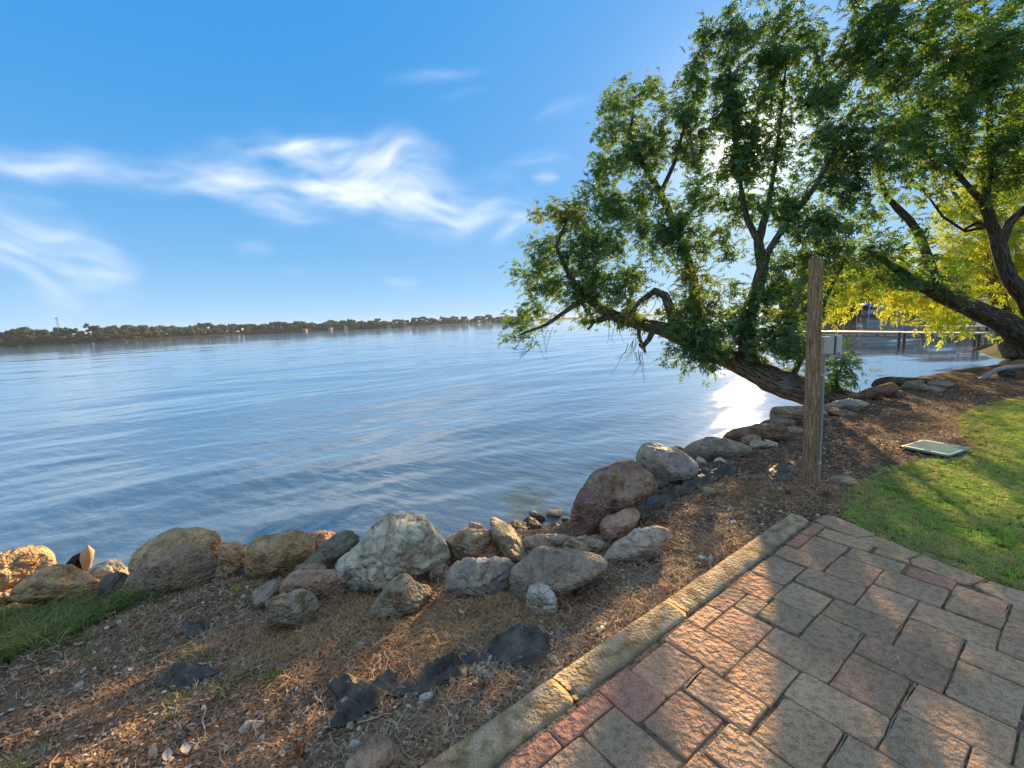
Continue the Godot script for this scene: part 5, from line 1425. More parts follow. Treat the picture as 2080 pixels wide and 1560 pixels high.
func tree(called: String, label: String, base: Vector3, limbs: Array, blobs: Array, per_blob: float, opts: Dictionary, group := "") -> Node3D:
	var t := thing(called, label, "tree", base, group)
	var rng := RandomNumberGenerator.new()
	rng.seed = opts.seed
	var w := Wood.new()
	for k in limbs.size():
		w.limb(limbs[k].map(func(q): return [q[0] - base, q[1]]), -1 if k == 0 else -2)
	var tips := []
	var tone := {}
	for s in blobs:
		var c: Vector3 = s[0] - base
		var r: float = s[1]
		var n := maxi(2, int(per_blob * r * r * s[3] + rng.randf()))
		for k in n:
			var d := Vector3(rng.randfn(), rng.randfn(), rng.randfn()).normalized() * pow(rng.randf(), 0.45)
			var p := c + Vector3(d.x * r, d.y * r, d.z * r * 1.25)
			tips.append(p)
			tone[p] = s[2]
	var first := w.pos.size()
	var ends := w.grow(tips, rng)
	var tones := PackedColorArray()
	for e in ends:
		tones.append(Color(0.05, 0.07, 0.03))
	# the colour of the nearest crown blob
	for k in ends.size():
		var p := w.pos[ends[k]] + base
		var best := 1e9
		for s in blobs:
			var d: float = p.distance_squared_to(s[0]) / (s[1] * s[1])
			if d < best:
				best = d
				tones[k] = s[2]
	var wob := noise(FastNoiseLite.TYPE_SIMPLEX_SMOOTH, 0.04, opts.seed, 3)
	solid("trunk", wood_mesh(w, 0, first, 14, opts.bark, wob, 0.16), M.bark, t)
	solid("branches", wood_mesh(w, first, w.pos.size(), 4, opts.bark * 0.85, null, 0.0), M.twig, t)
	var made := leaf_out(w, ends, tones, opts.spread, opts.sprays, rng, opts.colors, opts.get("big", 1.0))
	scatter("foliage", opts.leaf, M.leaf, made[0], made[1], t)
	return t


func bare_twigs(called: String, parent: Node3D, from: Array, fall: float, seed_: int) -> void:
	var rng := RandomNumberGenerator.new()
	rng.seed = seed_
	var b := Buf.new()
	for s in from:
		var start: Vector3 = s[0] - parent.position
		for k in int(s[2]):
			var p = start + Vector3(rng.randf_range(-1, 1), rng.randf_range(-0.5, 0.5), rng.randf_range(-1, 1)) * s[1]
			var dir := Vector3(rng.randf_range(-0.5, 0.4) - 0.25, -1.0, rng.randf_range(-0.4, 0.4)).normalized()
			var n := int(fall * rng.randf_range(0.5, 1.1) / 0.06)
			var pts := PackedVector3Array([p])
			var rad := PackedFloat32Array([0.006])
			for q in n:
				dir = (dir + Vector3(rng.randf_range(-0.35, 0.3), rng.randf_range(-0.1, 0.25), rng.randf_range(-0.3, 0.3))).normalized()
				p += dir * 0.06
				pts.append(p)
				rad.append(0.006 * (1.0 - float(q + 1) / (n + 2)) + 0.0015)
				if rng.randf() < 0.55:
					var d2 := (dir + Vector3(rng.randf_range(-1, 1), rng.randf_range(-0.6, 0.6), rng.randf_range(-1, 1))).normalized()
					var p2 := PackedVector3Array([p])
					var r2 := PackedFloat32Array([0.003])
					for j in rng.randi_range(2, 4):
						p2.append(p2[-1] + d2 * 0.05)
						d2 = (d2 + Vector3(rng.randf_range(-0.5, 0.5), rng.randf_range(-0.5, 0.4), rng.randf_range(-0.5, 0.5))).normalized()
						r2.append(0.0016)
					b.tube(p2, r2, 3, false, null, 0.0, Color(0.09, 0.075, 0.06))
			b.tube(pts, rad, 4, false, null, 0.0, Color(0.09, 0.075, 0.06))
	solid(called, b.mesh(), M.twig, parent)


func make_trees() -> void:
	var ash := spray_mesh(3, 0.09, 0.038, 0.14, 0.025)
	var fine := spray_mesh(4, 0.085, 0.024, 0.17, 0.06)
	var bark := Color(0.34, 0.28, 0.215)
	var greens := [Color(0.12, 0.22, 0.12), Color(0.13, 0.24, 0.13), Color(0.17, 0.28, 0.08), Color(0.25, 0.32, 0.07), Color(0.12, 0.23, 0.15)]
	var t := tree("leaning_tree", "large tree leaning far out over the lake with deeply furrowed trunk behind the timber post", Vector3(6.258, -0.541, -8.092),
		[[[Vector3(6.329, -0.608, -8.082), 0.37], [Vector3(6.183, -0.359, -8.093), 0.321], [Vector3(5.873, -0.18, -8.324), 0.279], [Vector3(5.277, 0.062, -8.684), 0.272], [Vector3(4.659, 0.438, -9.028), 0.221], [Vector3(3.985, 0.821, -9.363), 0.196], [Vector3(3.303, 1.175, -9.659), 0.154]],
		[[Vector3(3.303, 1.175, -9.659), 0.148], [Vector3(2.573, 1.396, -9.927), 0.128], [Vector3(2.107, 1.613, -10.042), 0.111], [Vector3(1.803, 1.924, -10.163), 0.093], [Vector3(1.495, 2.273, -10.286), 0.074], [Vector3(1.293, 2.728, -10.377), 0.054], [Vector3(1.142, 3.124, -10.435), 0.034], [Vector3(1.378, 3.649, -10.418), 0.02]],
		[[Vector3(1.803, 1.924, -10.163), 0.066], [Vector3(1.505, 1.785, -10.202), 0.06], [Vector3(0.861, 1.368, -10.27), 0.041], [Vector3(0.22, 1.155, -10.355), 0.021]],
		[[Vector3(2.202, 1.488, -9.977), 0.078], [Vector3(1.997, 1.399, -10.059), 0.066], [Vector3(1.883, 1.404, -10.04), 0.053], [Vector3(1.613, 1.382, -10.088), 0.04]],
		[[Vector3(1.903, 1.403, -10.031), 0.04], [Vector3(1.804, 1.276, -9.984), 0.033], [Vector3(1.74, 1.213, -10.003), 0.02]],
		[[Vector3(3.779, 0.928, -9.501), 0.108], [Vector3(3.474, 1.441, -9.462), 0.097], [Vector3(3.292, 1.88, -9.488), 0.092], [Vector3(3.079, 1.979, -9.472), 0.074], [Vector3(2.764, 1.778, -9.456), 0.05], [Vector3(2.439, 1.402, -9.411), 0.026]],
		[[Vector3(4.172, 0.734, -9.311), 0.141], [Vector3(4.071, 1.439, -9.717), 0.119], [Vector3(4.092, 2.194, -9.981), 0.107], [Vector3(3.974, 3.102, -10.352), 0.097], [Vector3(3.663, 4.282, -10.869), 0.08], [Vector3(3.338, 5.068, -11.171), 0.063], [Vector3(3.103, 5.843, -11.419), 0.038], [Vector3(3.241, 6.635, -11.481), 0.019]],
		[[Vector3(4.767, 0.361, -8.942), 0.169], [Vector3(4.8, 1.302, -9.006), 0.135], [Vector3(4.872, 1.688, -8.945), 0.123], [Vector3(4.975, 2.291, -8.822), 0.111], [Vector3(4.929, 2.823, -8.947), 0.089], [Vector3(5.158, 3.485, -9.056), 0.055], [Vector3(5.328, 4.331, -9.159), 0.038], [Vector3(5.513, 5.553, -9.316), 0.022], [Vector3(5.618, 6.47, -9.398), 0.013]],
		[[Vector3(4.929, 2.823, -8.947), 0.067], [Vector3(4.788, 3.303, -9.128), 0.056], [Vector3(4.728, 3.931, -9.277), 0.04], [Vector3(4.66, 4.936, -9.495), 0.023], [Vector3(4.641, 6.238, -9.732), 0.014]],
		[[Vector3(4.984, 2.328, -8.822), 0.077], [Vector3(5.063, 2.611, -8.815), 0.066], [Vector3(5.27, 3.103, -8.587), 0.054], [Vector3(5.492, 3.521, -8.321), 0.047], [Vector3(5.678, 4.04, -8.084), 0.031], [Vector3(5.932, 4.431, -7.899), 0.02]],
		[[Vector3(5.44, -0.026, -8.625), 0.064], [Vector3(5.764, 0.788, -8.591), 0.052], [Vector3(6.115, 1.715, -8.624), 0.036], [Vector3(6.367, 2.424, -8.519), 0.02]],
		[[Vector3(3.663, 4.282, -10.869), 0.062], [Vector3(3.912, 4.896, -10.688), 0.043], [Vector3(4.131, 5.774, -10.564), 0.024]],
		[[Vector3(3.007, 0.955, -9.633), 0.056], [Vector3(2.805, 0.816, -9.421), 0.044], [Vector3(2.725, 0.877, -9.326), 0.038], [Vector3(2.771, 0.763, -9.137), 0.025]],
		[[Vector3(6.013, -0.266, -8.184), 0.041], [Vector3(6.023, 0.169, -8.083), 0.02], [Vector3(6.015, 0.499, -7.978), 0.01]],
		[[Vector3(2.856, 1.331, -9.773), 0.05], [Vector3(2.78, 1.071, -9.623), 0.044], [Vector3(2.817, 0.864, -9.496), 0.038], [Vector3(2.855, 0.702, -9.377), 0.023]]],
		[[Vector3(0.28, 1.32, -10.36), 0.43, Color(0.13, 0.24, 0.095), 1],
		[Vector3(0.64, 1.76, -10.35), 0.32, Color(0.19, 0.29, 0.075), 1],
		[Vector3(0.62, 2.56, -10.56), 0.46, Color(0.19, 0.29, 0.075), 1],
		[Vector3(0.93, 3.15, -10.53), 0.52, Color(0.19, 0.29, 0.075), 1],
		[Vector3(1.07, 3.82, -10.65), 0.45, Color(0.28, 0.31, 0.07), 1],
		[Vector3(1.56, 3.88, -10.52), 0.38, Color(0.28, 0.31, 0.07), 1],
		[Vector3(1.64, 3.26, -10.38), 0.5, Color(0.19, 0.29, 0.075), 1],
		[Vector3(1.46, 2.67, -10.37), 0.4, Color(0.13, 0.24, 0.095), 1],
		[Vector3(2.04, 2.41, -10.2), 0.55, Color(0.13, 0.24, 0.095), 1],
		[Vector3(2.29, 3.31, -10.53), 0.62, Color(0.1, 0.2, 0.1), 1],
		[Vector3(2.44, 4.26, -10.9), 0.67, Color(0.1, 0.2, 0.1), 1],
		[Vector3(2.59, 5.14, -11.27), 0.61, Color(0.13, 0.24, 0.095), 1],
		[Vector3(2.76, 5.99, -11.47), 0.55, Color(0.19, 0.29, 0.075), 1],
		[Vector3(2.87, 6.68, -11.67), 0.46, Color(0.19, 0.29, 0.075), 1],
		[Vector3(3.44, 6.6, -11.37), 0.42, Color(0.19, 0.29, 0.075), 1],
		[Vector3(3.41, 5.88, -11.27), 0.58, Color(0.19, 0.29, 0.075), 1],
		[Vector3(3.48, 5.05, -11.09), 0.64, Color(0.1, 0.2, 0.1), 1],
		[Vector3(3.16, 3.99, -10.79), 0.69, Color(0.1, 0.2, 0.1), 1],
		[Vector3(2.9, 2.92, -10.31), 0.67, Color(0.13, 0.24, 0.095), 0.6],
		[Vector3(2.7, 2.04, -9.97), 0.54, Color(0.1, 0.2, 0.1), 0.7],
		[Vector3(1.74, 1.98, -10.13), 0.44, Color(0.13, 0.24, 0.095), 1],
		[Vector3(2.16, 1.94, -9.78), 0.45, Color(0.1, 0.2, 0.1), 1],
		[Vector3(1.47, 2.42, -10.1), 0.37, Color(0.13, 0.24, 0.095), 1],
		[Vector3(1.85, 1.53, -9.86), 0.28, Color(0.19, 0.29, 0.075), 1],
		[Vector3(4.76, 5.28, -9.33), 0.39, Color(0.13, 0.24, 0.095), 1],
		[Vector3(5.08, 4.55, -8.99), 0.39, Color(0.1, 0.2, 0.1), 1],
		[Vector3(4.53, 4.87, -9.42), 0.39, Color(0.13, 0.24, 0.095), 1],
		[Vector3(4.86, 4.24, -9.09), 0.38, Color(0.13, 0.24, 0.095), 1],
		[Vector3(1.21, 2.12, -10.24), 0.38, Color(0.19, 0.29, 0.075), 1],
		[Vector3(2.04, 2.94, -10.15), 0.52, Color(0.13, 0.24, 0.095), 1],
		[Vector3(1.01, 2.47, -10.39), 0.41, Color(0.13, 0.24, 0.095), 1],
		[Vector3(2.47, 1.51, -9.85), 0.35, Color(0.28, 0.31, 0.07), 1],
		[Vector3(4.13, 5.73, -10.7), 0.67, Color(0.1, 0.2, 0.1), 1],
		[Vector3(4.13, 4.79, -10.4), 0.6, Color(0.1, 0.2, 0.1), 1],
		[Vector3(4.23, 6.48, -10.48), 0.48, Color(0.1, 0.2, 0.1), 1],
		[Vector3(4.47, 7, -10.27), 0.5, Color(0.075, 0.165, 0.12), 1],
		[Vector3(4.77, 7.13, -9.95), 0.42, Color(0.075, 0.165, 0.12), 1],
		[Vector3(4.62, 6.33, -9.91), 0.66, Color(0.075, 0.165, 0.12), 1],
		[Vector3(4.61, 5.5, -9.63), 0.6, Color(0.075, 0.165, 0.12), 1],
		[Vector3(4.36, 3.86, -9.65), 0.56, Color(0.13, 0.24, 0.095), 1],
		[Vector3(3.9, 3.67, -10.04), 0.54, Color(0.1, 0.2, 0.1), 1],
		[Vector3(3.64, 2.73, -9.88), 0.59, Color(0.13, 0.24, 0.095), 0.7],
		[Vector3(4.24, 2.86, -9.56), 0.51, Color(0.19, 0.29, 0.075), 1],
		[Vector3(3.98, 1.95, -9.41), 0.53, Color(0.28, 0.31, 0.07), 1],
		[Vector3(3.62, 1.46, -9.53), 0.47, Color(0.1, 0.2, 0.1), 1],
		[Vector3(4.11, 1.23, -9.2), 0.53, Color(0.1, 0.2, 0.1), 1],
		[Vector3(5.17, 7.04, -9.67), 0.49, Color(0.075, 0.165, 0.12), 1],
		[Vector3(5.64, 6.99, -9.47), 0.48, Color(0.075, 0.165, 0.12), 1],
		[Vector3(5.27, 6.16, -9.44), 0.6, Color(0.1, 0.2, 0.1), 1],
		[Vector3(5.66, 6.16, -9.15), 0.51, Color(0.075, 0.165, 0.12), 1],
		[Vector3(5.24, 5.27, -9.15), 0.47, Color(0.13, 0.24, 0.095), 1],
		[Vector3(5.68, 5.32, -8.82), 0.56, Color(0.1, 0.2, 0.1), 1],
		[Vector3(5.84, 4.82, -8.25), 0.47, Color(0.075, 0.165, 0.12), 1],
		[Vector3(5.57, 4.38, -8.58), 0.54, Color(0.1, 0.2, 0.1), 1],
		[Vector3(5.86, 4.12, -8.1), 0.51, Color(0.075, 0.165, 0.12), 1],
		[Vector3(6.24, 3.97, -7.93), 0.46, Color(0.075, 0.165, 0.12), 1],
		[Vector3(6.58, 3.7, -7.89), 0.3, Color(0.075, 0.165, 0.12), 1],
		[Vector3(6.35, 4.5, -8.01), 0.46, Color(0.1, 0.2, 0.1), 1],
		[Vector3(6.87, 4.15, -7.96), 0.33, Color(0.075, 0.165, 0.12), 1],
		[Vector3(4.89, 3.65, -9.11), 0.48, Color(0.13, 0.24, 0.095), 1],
		[Vector3(4.93, 4.72, -9.43), 0.44, Color(0.13, 0.24, 0.095), 1],
		[Vector3(5.12, 5, -9.35), 0.34, Color(0.19, 0.29, 0.075), 1],
		[Vector3(4.77, 4.37, -9.48), 0.4, Color(0.19, 0.29, 0.075), 1],
		[Vector3(5.35, 3.4, -8.74), 0.51, Color(0.1, 0.2, 0.1), 1],
		[Vector3(5.75, 3.43, -8.25), 0.48, Color(0.1, 0.2, 0.1), 1],
		[Vector3(6.12, 3.37, -8.05), 0.34, Color(0.1, 0.2, 0.1), 1],
		[Vector3(4.62, 2.19, -9.05), 0.54, Color(0.13, 0.24, 0.095), 0.4],
		[Vector3(5.18, 2.31, -8.68), 0.49, Color(0.1, 0.2, 0.1), 0.55],
		[Vector3(5.34, 1.56, -8.58), 0.49, Color(0.1, 0.2, 0.1), 1],
		[Vector3(4.87, 1.39, -8.74), 0.48, Color(0.075, 0.165, 0.12), 1],
		[Vector3(4.41, 0.92, -8.97), 0.42, Color(0.075, 0.165, 0.12), 1],
		[Vector3(4.98, 0.82, -8.56), 0.44, Color(0.075, 0.165, 0.12), 1],
		[Vector3(5.44, 0.91, -8.39), 0.42, Color(0.075, 0.165, 0.12), 1],
		[Vector3(4.7, 0.68, -8.74), 0.25, Color(0.075, 0.165, 0.12), 1],
		[Vector3(3.97, 0.64, -9.04), 0.32, Color(0.075, 0.165, 0.12), 1],
		[Vector3(5.36, 0.58, -8.39), 0.28, Color(0.075, 0.165, 0.12), 1],
		[Vector3(5.69, 2.47, -8.62), 0.51, Color(0.1, 0.2, 0.1), 1],
		[Vector3(6.18, 2.25, -8.5), 0.46, Color(0.1, 0.2, 0.1), 1],
		[Vector3(5.73, 1.81, -8.48), 0.37, Color(0.13, 0.24, 0.095), 1],
		[Vector3(3.76, 0.73, -9.03), 0.22, Color(0.13, 0.24, 0.095), 1],
		[Vector3(3.46, 0.96, -9.09), 0.42, Color(0.075, 0.165, 0.12), 1],
		[Vector3(3.94, 0.81, -8.79), 0.41, Color(0.1, 0.2, 0.1), 1],
		[Vector3(4.39, 0.94, -8.53), 0.38, Color(0.075, 0.165, 0.12), 1],
		[Vector3(4.79, 0.94, -8.25), 0.37, Color(0.1, 0.2, 0.1), 1],
		[Vector3(5.1, 0.94, -8.01), 0.36, Color(0.075, 0.165, 0.12), 1],
		[Vector3(3.6, 1.35, -8.93), 0.44, Color(0.13, 0.24, 0.095), 1],
		[Vector3(4.13, 1.42, -8.62), 0.47, Color(0.1, 0.2, 0.1), 0.5],
		[Vector3(4.63, 1.76, -8.35), 0.46, Color(0.13, 0.24, 0.095), 0.3],
		[Vector3(5.15, 1.99, -8.16), 0.44, Color(0.1, 0.2, 0.1), 1],
		[Vector3(3.98, 0.45, -8.86), 0.24, Color(0.13, 0.24, 0.095), 1],
		[Vector3(3.66, 0.5, -9.05), 0.22, Color(0.13, 0.24, 0.095), 1],
		[Vector3(4.87, 2.84, -8.52), 0.46, Color(0.13, 0.24, 0.095), 0.3],
		[Vector3(5.48, 2.84, -8.2), 0.44, Color(0.1, 0.2, 0.1), 1],
		[Vector3(4.47, 2.91, -8.81), 0.43, Color(0.13, 0.24, 0.095), 0.3],
		[Vector3(6, 2.8, -8.07), 0.39, Color(0.13, 0.24, 0.095), 1],
		[Vector3(3.39, 3.24, -9.81), 0.53, Color(0.1, 0.2, 0.1), 1],
		[Vector3(2.78, 1.34, -9.52), 0.23, Color(0.28, 0.31, 0.07), 1],
		[Vector3(5.97, 0.35, -7.99), 0.31, Color(0.13, 0.24, 0.095), 1],
		[Vector3(5.93, 0.01, -7.97), 0.22, Color(0.13, 0.24, 0.095), 1],
		[Vector3(6.08, 0.61, -7.95), 0.18, Color(0.13, 0.24, 0.095), 1],
		[Vector3(5.67, 0.14, -8.39), 0.17, Color(0.075, 0.165, 0.12), 1]],
		39.0, {"seed": 11, "bark": bark, "leaf": ash, "spread": 0.105, "sprays": 26, "big": 0.85, "colors": greens})
	bare_twigs("bare_twigs", t, [[Vector3(0.499, 1.032, -10.294), 0.162, 6], [Vector3(0.847, 1.301, -10.265), 0.162, 4], [Vector3(2.675, 0.974, -9.514), 0.216, 8], [Vector3(2.755, 0.713, -9.43), 0.108, 4], [Vector3(2.383, 1.509, -9.602), 0.27, 5], [Vector3(3.12, 1.876, -9.285), 0.3375, 5]], 0.75, 4)
	tree("overhanging_tree", "dark green tree with a thick bough arching in from the right edge over the water", Vector3(11.948, -0.493, -9.513),
		[[[Vector3(12.051, -0.604, -9.497), 0.361], [Vector3(11.838, -0.156, -9.461), 0.31], [Vector3(11.048, 0.605, -9.368), 0.232], [Vector3(10.278, 1.072, -9.334), 0.206], [Vector3(9.465, 1.41, -9.282), 0.176], [Vector3(8.817, 1.664, -9.218), 0.142], [Vector3(8.281, 1.919, -9.153), 0.103], [Vector3(7.757, 2.236, -9.098), 0.077], [Vector3(7.243, 2.536, -9.04), 0.034]],
		[[Vector3(11.838, -0.156, -9.461), 0.232], [Vector3(11.338, 0.366, -9.637), 0.172], [Vector3(11.039, 0.768, -9.897), 0.103], [Vector3(10.828, 1.105, -10.147), 0.043]],
		[[Vector3(8.817, 1.664, -9.218), 0.103], [Vector3(8.769, 2.351, -9.418), 0.086], [Vector3(8.578, 2.906, -9.498), 0.073], [Vector3(8.367, 3.228, -9.544), 0.069], [Vector3(8.162, 3.45, -9.576), 0.065], [Vector3(7.88, 3.657, -9.505), 0.052], [Vector3(7.622, 4.057, -9.461), 0.034], [Vector3(7.53, 4.675, -9.348), 0.017]],
		[[Vector3(11.838, -0.156, -9.461), 0.258], [Vector3(11.078, 0.836, -9.199), 0.172], [Vector3(10.466, 1.539, -9.099), 0.146], [Vector3(10.088, 1.883, -9.047), 0.129], [Vector3(9.843, 2.233, -8.997), 0.12], [Vector3(9.788, 2.545, -9.042), 0.116], [Vector3(9.549, 2.941, -8.998), 0.095], [Vector3(9.313, 3.337, -8.954), 0.086], [Vector3(9.236, 3.595, -8.89), 0.069], [Vector3(9.22, 3.982, -8.844), 0.06], [Vector3(9.148, 4.198, -8.775), 0.056], [Vector3(8.815, 5.087, -8.6), 0.039], [Vector3(8.476, 5.869, -8.51), 0.026]],
		[[Vector3(9.797, 2.545, -9.041), 0.086], [Vector3(9.889, 2.984, -9.004), 0.073], [Vector3(10.073, 3.21, -8.935), 0.06], [Vector3(10.323, 3.566, -8.785), 0.043], [Vector3(10.298, 4.41, -8.704), 0.026]],
		[[Vector3(9.313, 3.337, -8.954), 0.06], [Vector3(8.935, 3.636, -8.896), 0.047], [Vector3(8.23, 4.046, -8.652), 0.034], [Vector3(7.677, 4.069, -8.453), 0.026], [Vector3(7.209, 4.635, -8.332), 0.017], [Vector3(6.725, 5.459, -8.35), 0.012]],
		[[Vector3(9.323, 2.895, -9.294), 0.026], [Vector3(8.886, 3.211, -9.339), 0.022], [Vector3(8.652, 3.567, -9.391), 0.017], [Vector3(8.367, 3.926, -9.443), 0.01]],
		[[Vector3(9.549, 2.941, -8.998), 0.043], [Vector3(9.474, 3.045, -9.215), 0.034], [Vector3(9.274, 2.917, -9.297), 0.026]],
		[[Vector3(8.815, 5.087, -8.6), 0.034], [Vector3(8.011, 5.489, -8.354), 0.026], [Vector3(7.238, 5.822, -8.2), 0.017], [Vector3(6.334, 6.124, -8.143), 0.01]],
		[[Vector3(8.815, 5.087, -8.6), 0.03], [Vector3(9.308, 5.779, -8.699), 0.022], [Vector3(9.701, 6.643, -8.824), 0.013]]],
		[[Vector3(6, 6.04, -8.13), 0.49, Color(0.075, 0.165, 0.12), 1],
		[Vector3(6.5, 6.16, -8.15), 0.53, Color(0.1, 0.2, 0.1), 1],
		[Vector3(6.18, 5.45, -8.15), 0.5, Color(0.1, 0.2, 0.1), 1],
		[Vector3(6.72, 5.51, -8.16), 0.54, Color(0.13, 0.24, 0.095), 1],
		[Vector3(7.25, 6.07, -8.24), 0.58, Color(0.1, 0.2, 0.1), 1],
		[Vector3(7.48, 5.37, -8.24), 0.57, Color(0.13, 0.24, 0.095), 1],
		[Vector3(8.12, 6.12, -8.45), 0.6, Color(0.13, 0.24, 0.095), 1],
		[Vector3(8.37, 5.4, -8.44), 0.59, Color(0.1, 0.2, 0.1), 1],
		[Vector3(9.08, 6.25, -8.67), 0.61, Color(0.1, 0.2, 0.1), 1],
		[Vector3(9.34, 5.51, -8.66), 0.6, Color(0.075, 0.165, 0.12), 1],
		[Vector3(7.26, 4.84, -8.26), 0.47, Color(0.13, 0.24, 0.095), 1],
		[Vector3(8.05, 4.82, -8.46), 0.48, Color(0.1, 0.2, 0.1), 1],
		[Vector3(8.78, 4.79, -8.56), 0.53, Color(0.13, 0.24, 0.095), 1],
		[Vector3(9.51, 4.8, -8.66), 0.56, Color(0.1, 0.2, 0.1), 1],
		[Vector3(9.4, 4.21, -8.78), 0.42, Color(0.13, 0.24, 0.095), 1],
		[Vector3(9.8, 3.97, -8.74), 0.46, Color(0.13, 0.24, 0.095), 1],
		[Vector3(7.54, 4.26, -8.28), 0.31, Color(0.1, 0.2, 0.1), 1],
		[Vector3(8.65, 4.3, -8.69), 0.31, Color(0.19, 0.29, 0.075), 1],
		[Vector3(8.38, 4.08, -8.76), 0.41, Color(0.13, 0.24, 0.095), 1],
		[Vector3(8.98, 3.95, -8.84), 0.39, Color(0.19, 0.29, 0.075), 1],
		[Vector3(9.65, 3.67, -8.9), 0.42, Color(0.19, 0.29, 0.075), 1],
		[Vector3(7.63, 3.91, -8.43), 0.3, Color(0.1, 0.2, 0.1), 1],
		[Vector3(7.78, 4.65, -8.44), 0.42, Color(0.1, 0.2, 0.1), 1],
		[Vector3(8.79, 5.48, -8.56), 0.53, Color(0.13, 0.24, 0.095), 1],
		[Vector3(6.78, 6.84, -8.25), 0.62, Color(0.1, 0.2, 0.1), 1],
		[Vector3(7.81, 7.03, -8.48), 0.68, Color(0.1, 0.2, 0.1), 1],
		[Vector3(9.08, 7.21, -8.8), 0.75, Color(0.1, 0.2, 0.1), 1],
		[Vector3(5.95, 6.72, -8.13), 0.41, Color(0.075, 0.165, 0.12), 1],
		[Vector3(10.26, 6.33, -8.88), 0.81, Color(0.1, 0.2, 0.1), 1],
		[Vector3(10.42, 5.13, -8.81), 0.82, Color(0.1, 0.2, 0.1), 1],
		[Vector3(10.62, 3.92, -8.84), 0.75, Color(0.13, 0.24, 0.095), 1],
		[Vector3(11.64, 5.91, -9.12), 1.03, Color(0.1, 0.2, 0.1), 1],
		[Vector3(12.02, 4.12, -9.07), 1.05, Color(0.13, 0.24, 0.095), 1],
		[Vector3(11.14, 2.85, -8.99), 0.58, Color(0.19, 0.29, 0.075), 1],
		[Vector3(7.06, 2.43, -8.92), 0.44, Color(0.1, 0.2, 0.1), 1],
		[Vector3(7.59, 2.43, -8.92), 0.41, Color(0.1, 0.2, 0.1), 1],
		[Vector3(8, 2.04, -8.97), 0.37, Color(0.075, 0.165, 0.12), 1],
		[Vector3(8.64, 2, -9.06), 0.34, Color(0.075, 0.165, 0.12), 1],
		[Vector3(8.92, 1.72, -9.02), 0.22, Color(0.075, 0.165, 0.12), 1],
		[Vector3(7.56, 1.91, -8.95), 0.29, Color(0.1, 0.2, 0.1), 1],
		[Vector3(7.26, 2.85, -9.08), 0.35, Color(0.19, 0.29, 0.075), 0.5],
		[Vector3(6.9, 1.8, -9.04), 0.3, Color(0.28, 0.31, 0.07), 0.6],
		[Vector3(8.27, 3.93, -9.44), 0.55, Color(0.19, 0.29, 0.075), 0.14],
		[Vector3(8.74, 3.32, -9.35), 0.5, Color(0.19, 0.29, 0.075), 0.14],
		[Vector3(8.13, 3.27, -9.45), 0.46, Color(0.19, 0.29, 0.075), 0.12],
		[Vector3(8.85, 3.55, -9.19), 0.35, Color(0.28, 0.31, 0.07), 0.5],
		[Vector3(8.75, 3.91, -8.83), 0.34, Color(0.19, 0.29, 0.075), 0.6]],
		32.0, {"seed": 12, "bark": bark * 0.7, "leaf": ash, "spread": 0.115, "sprays": 26, "big": 0.88, "colors": greens})
	var gold := [Color(0.42, 0.5, 0.07), Color(0.34, 0.44, 0.07), Color(0.5, 0.52, 0.07), Color(0.26, 0.36, 0.07)]
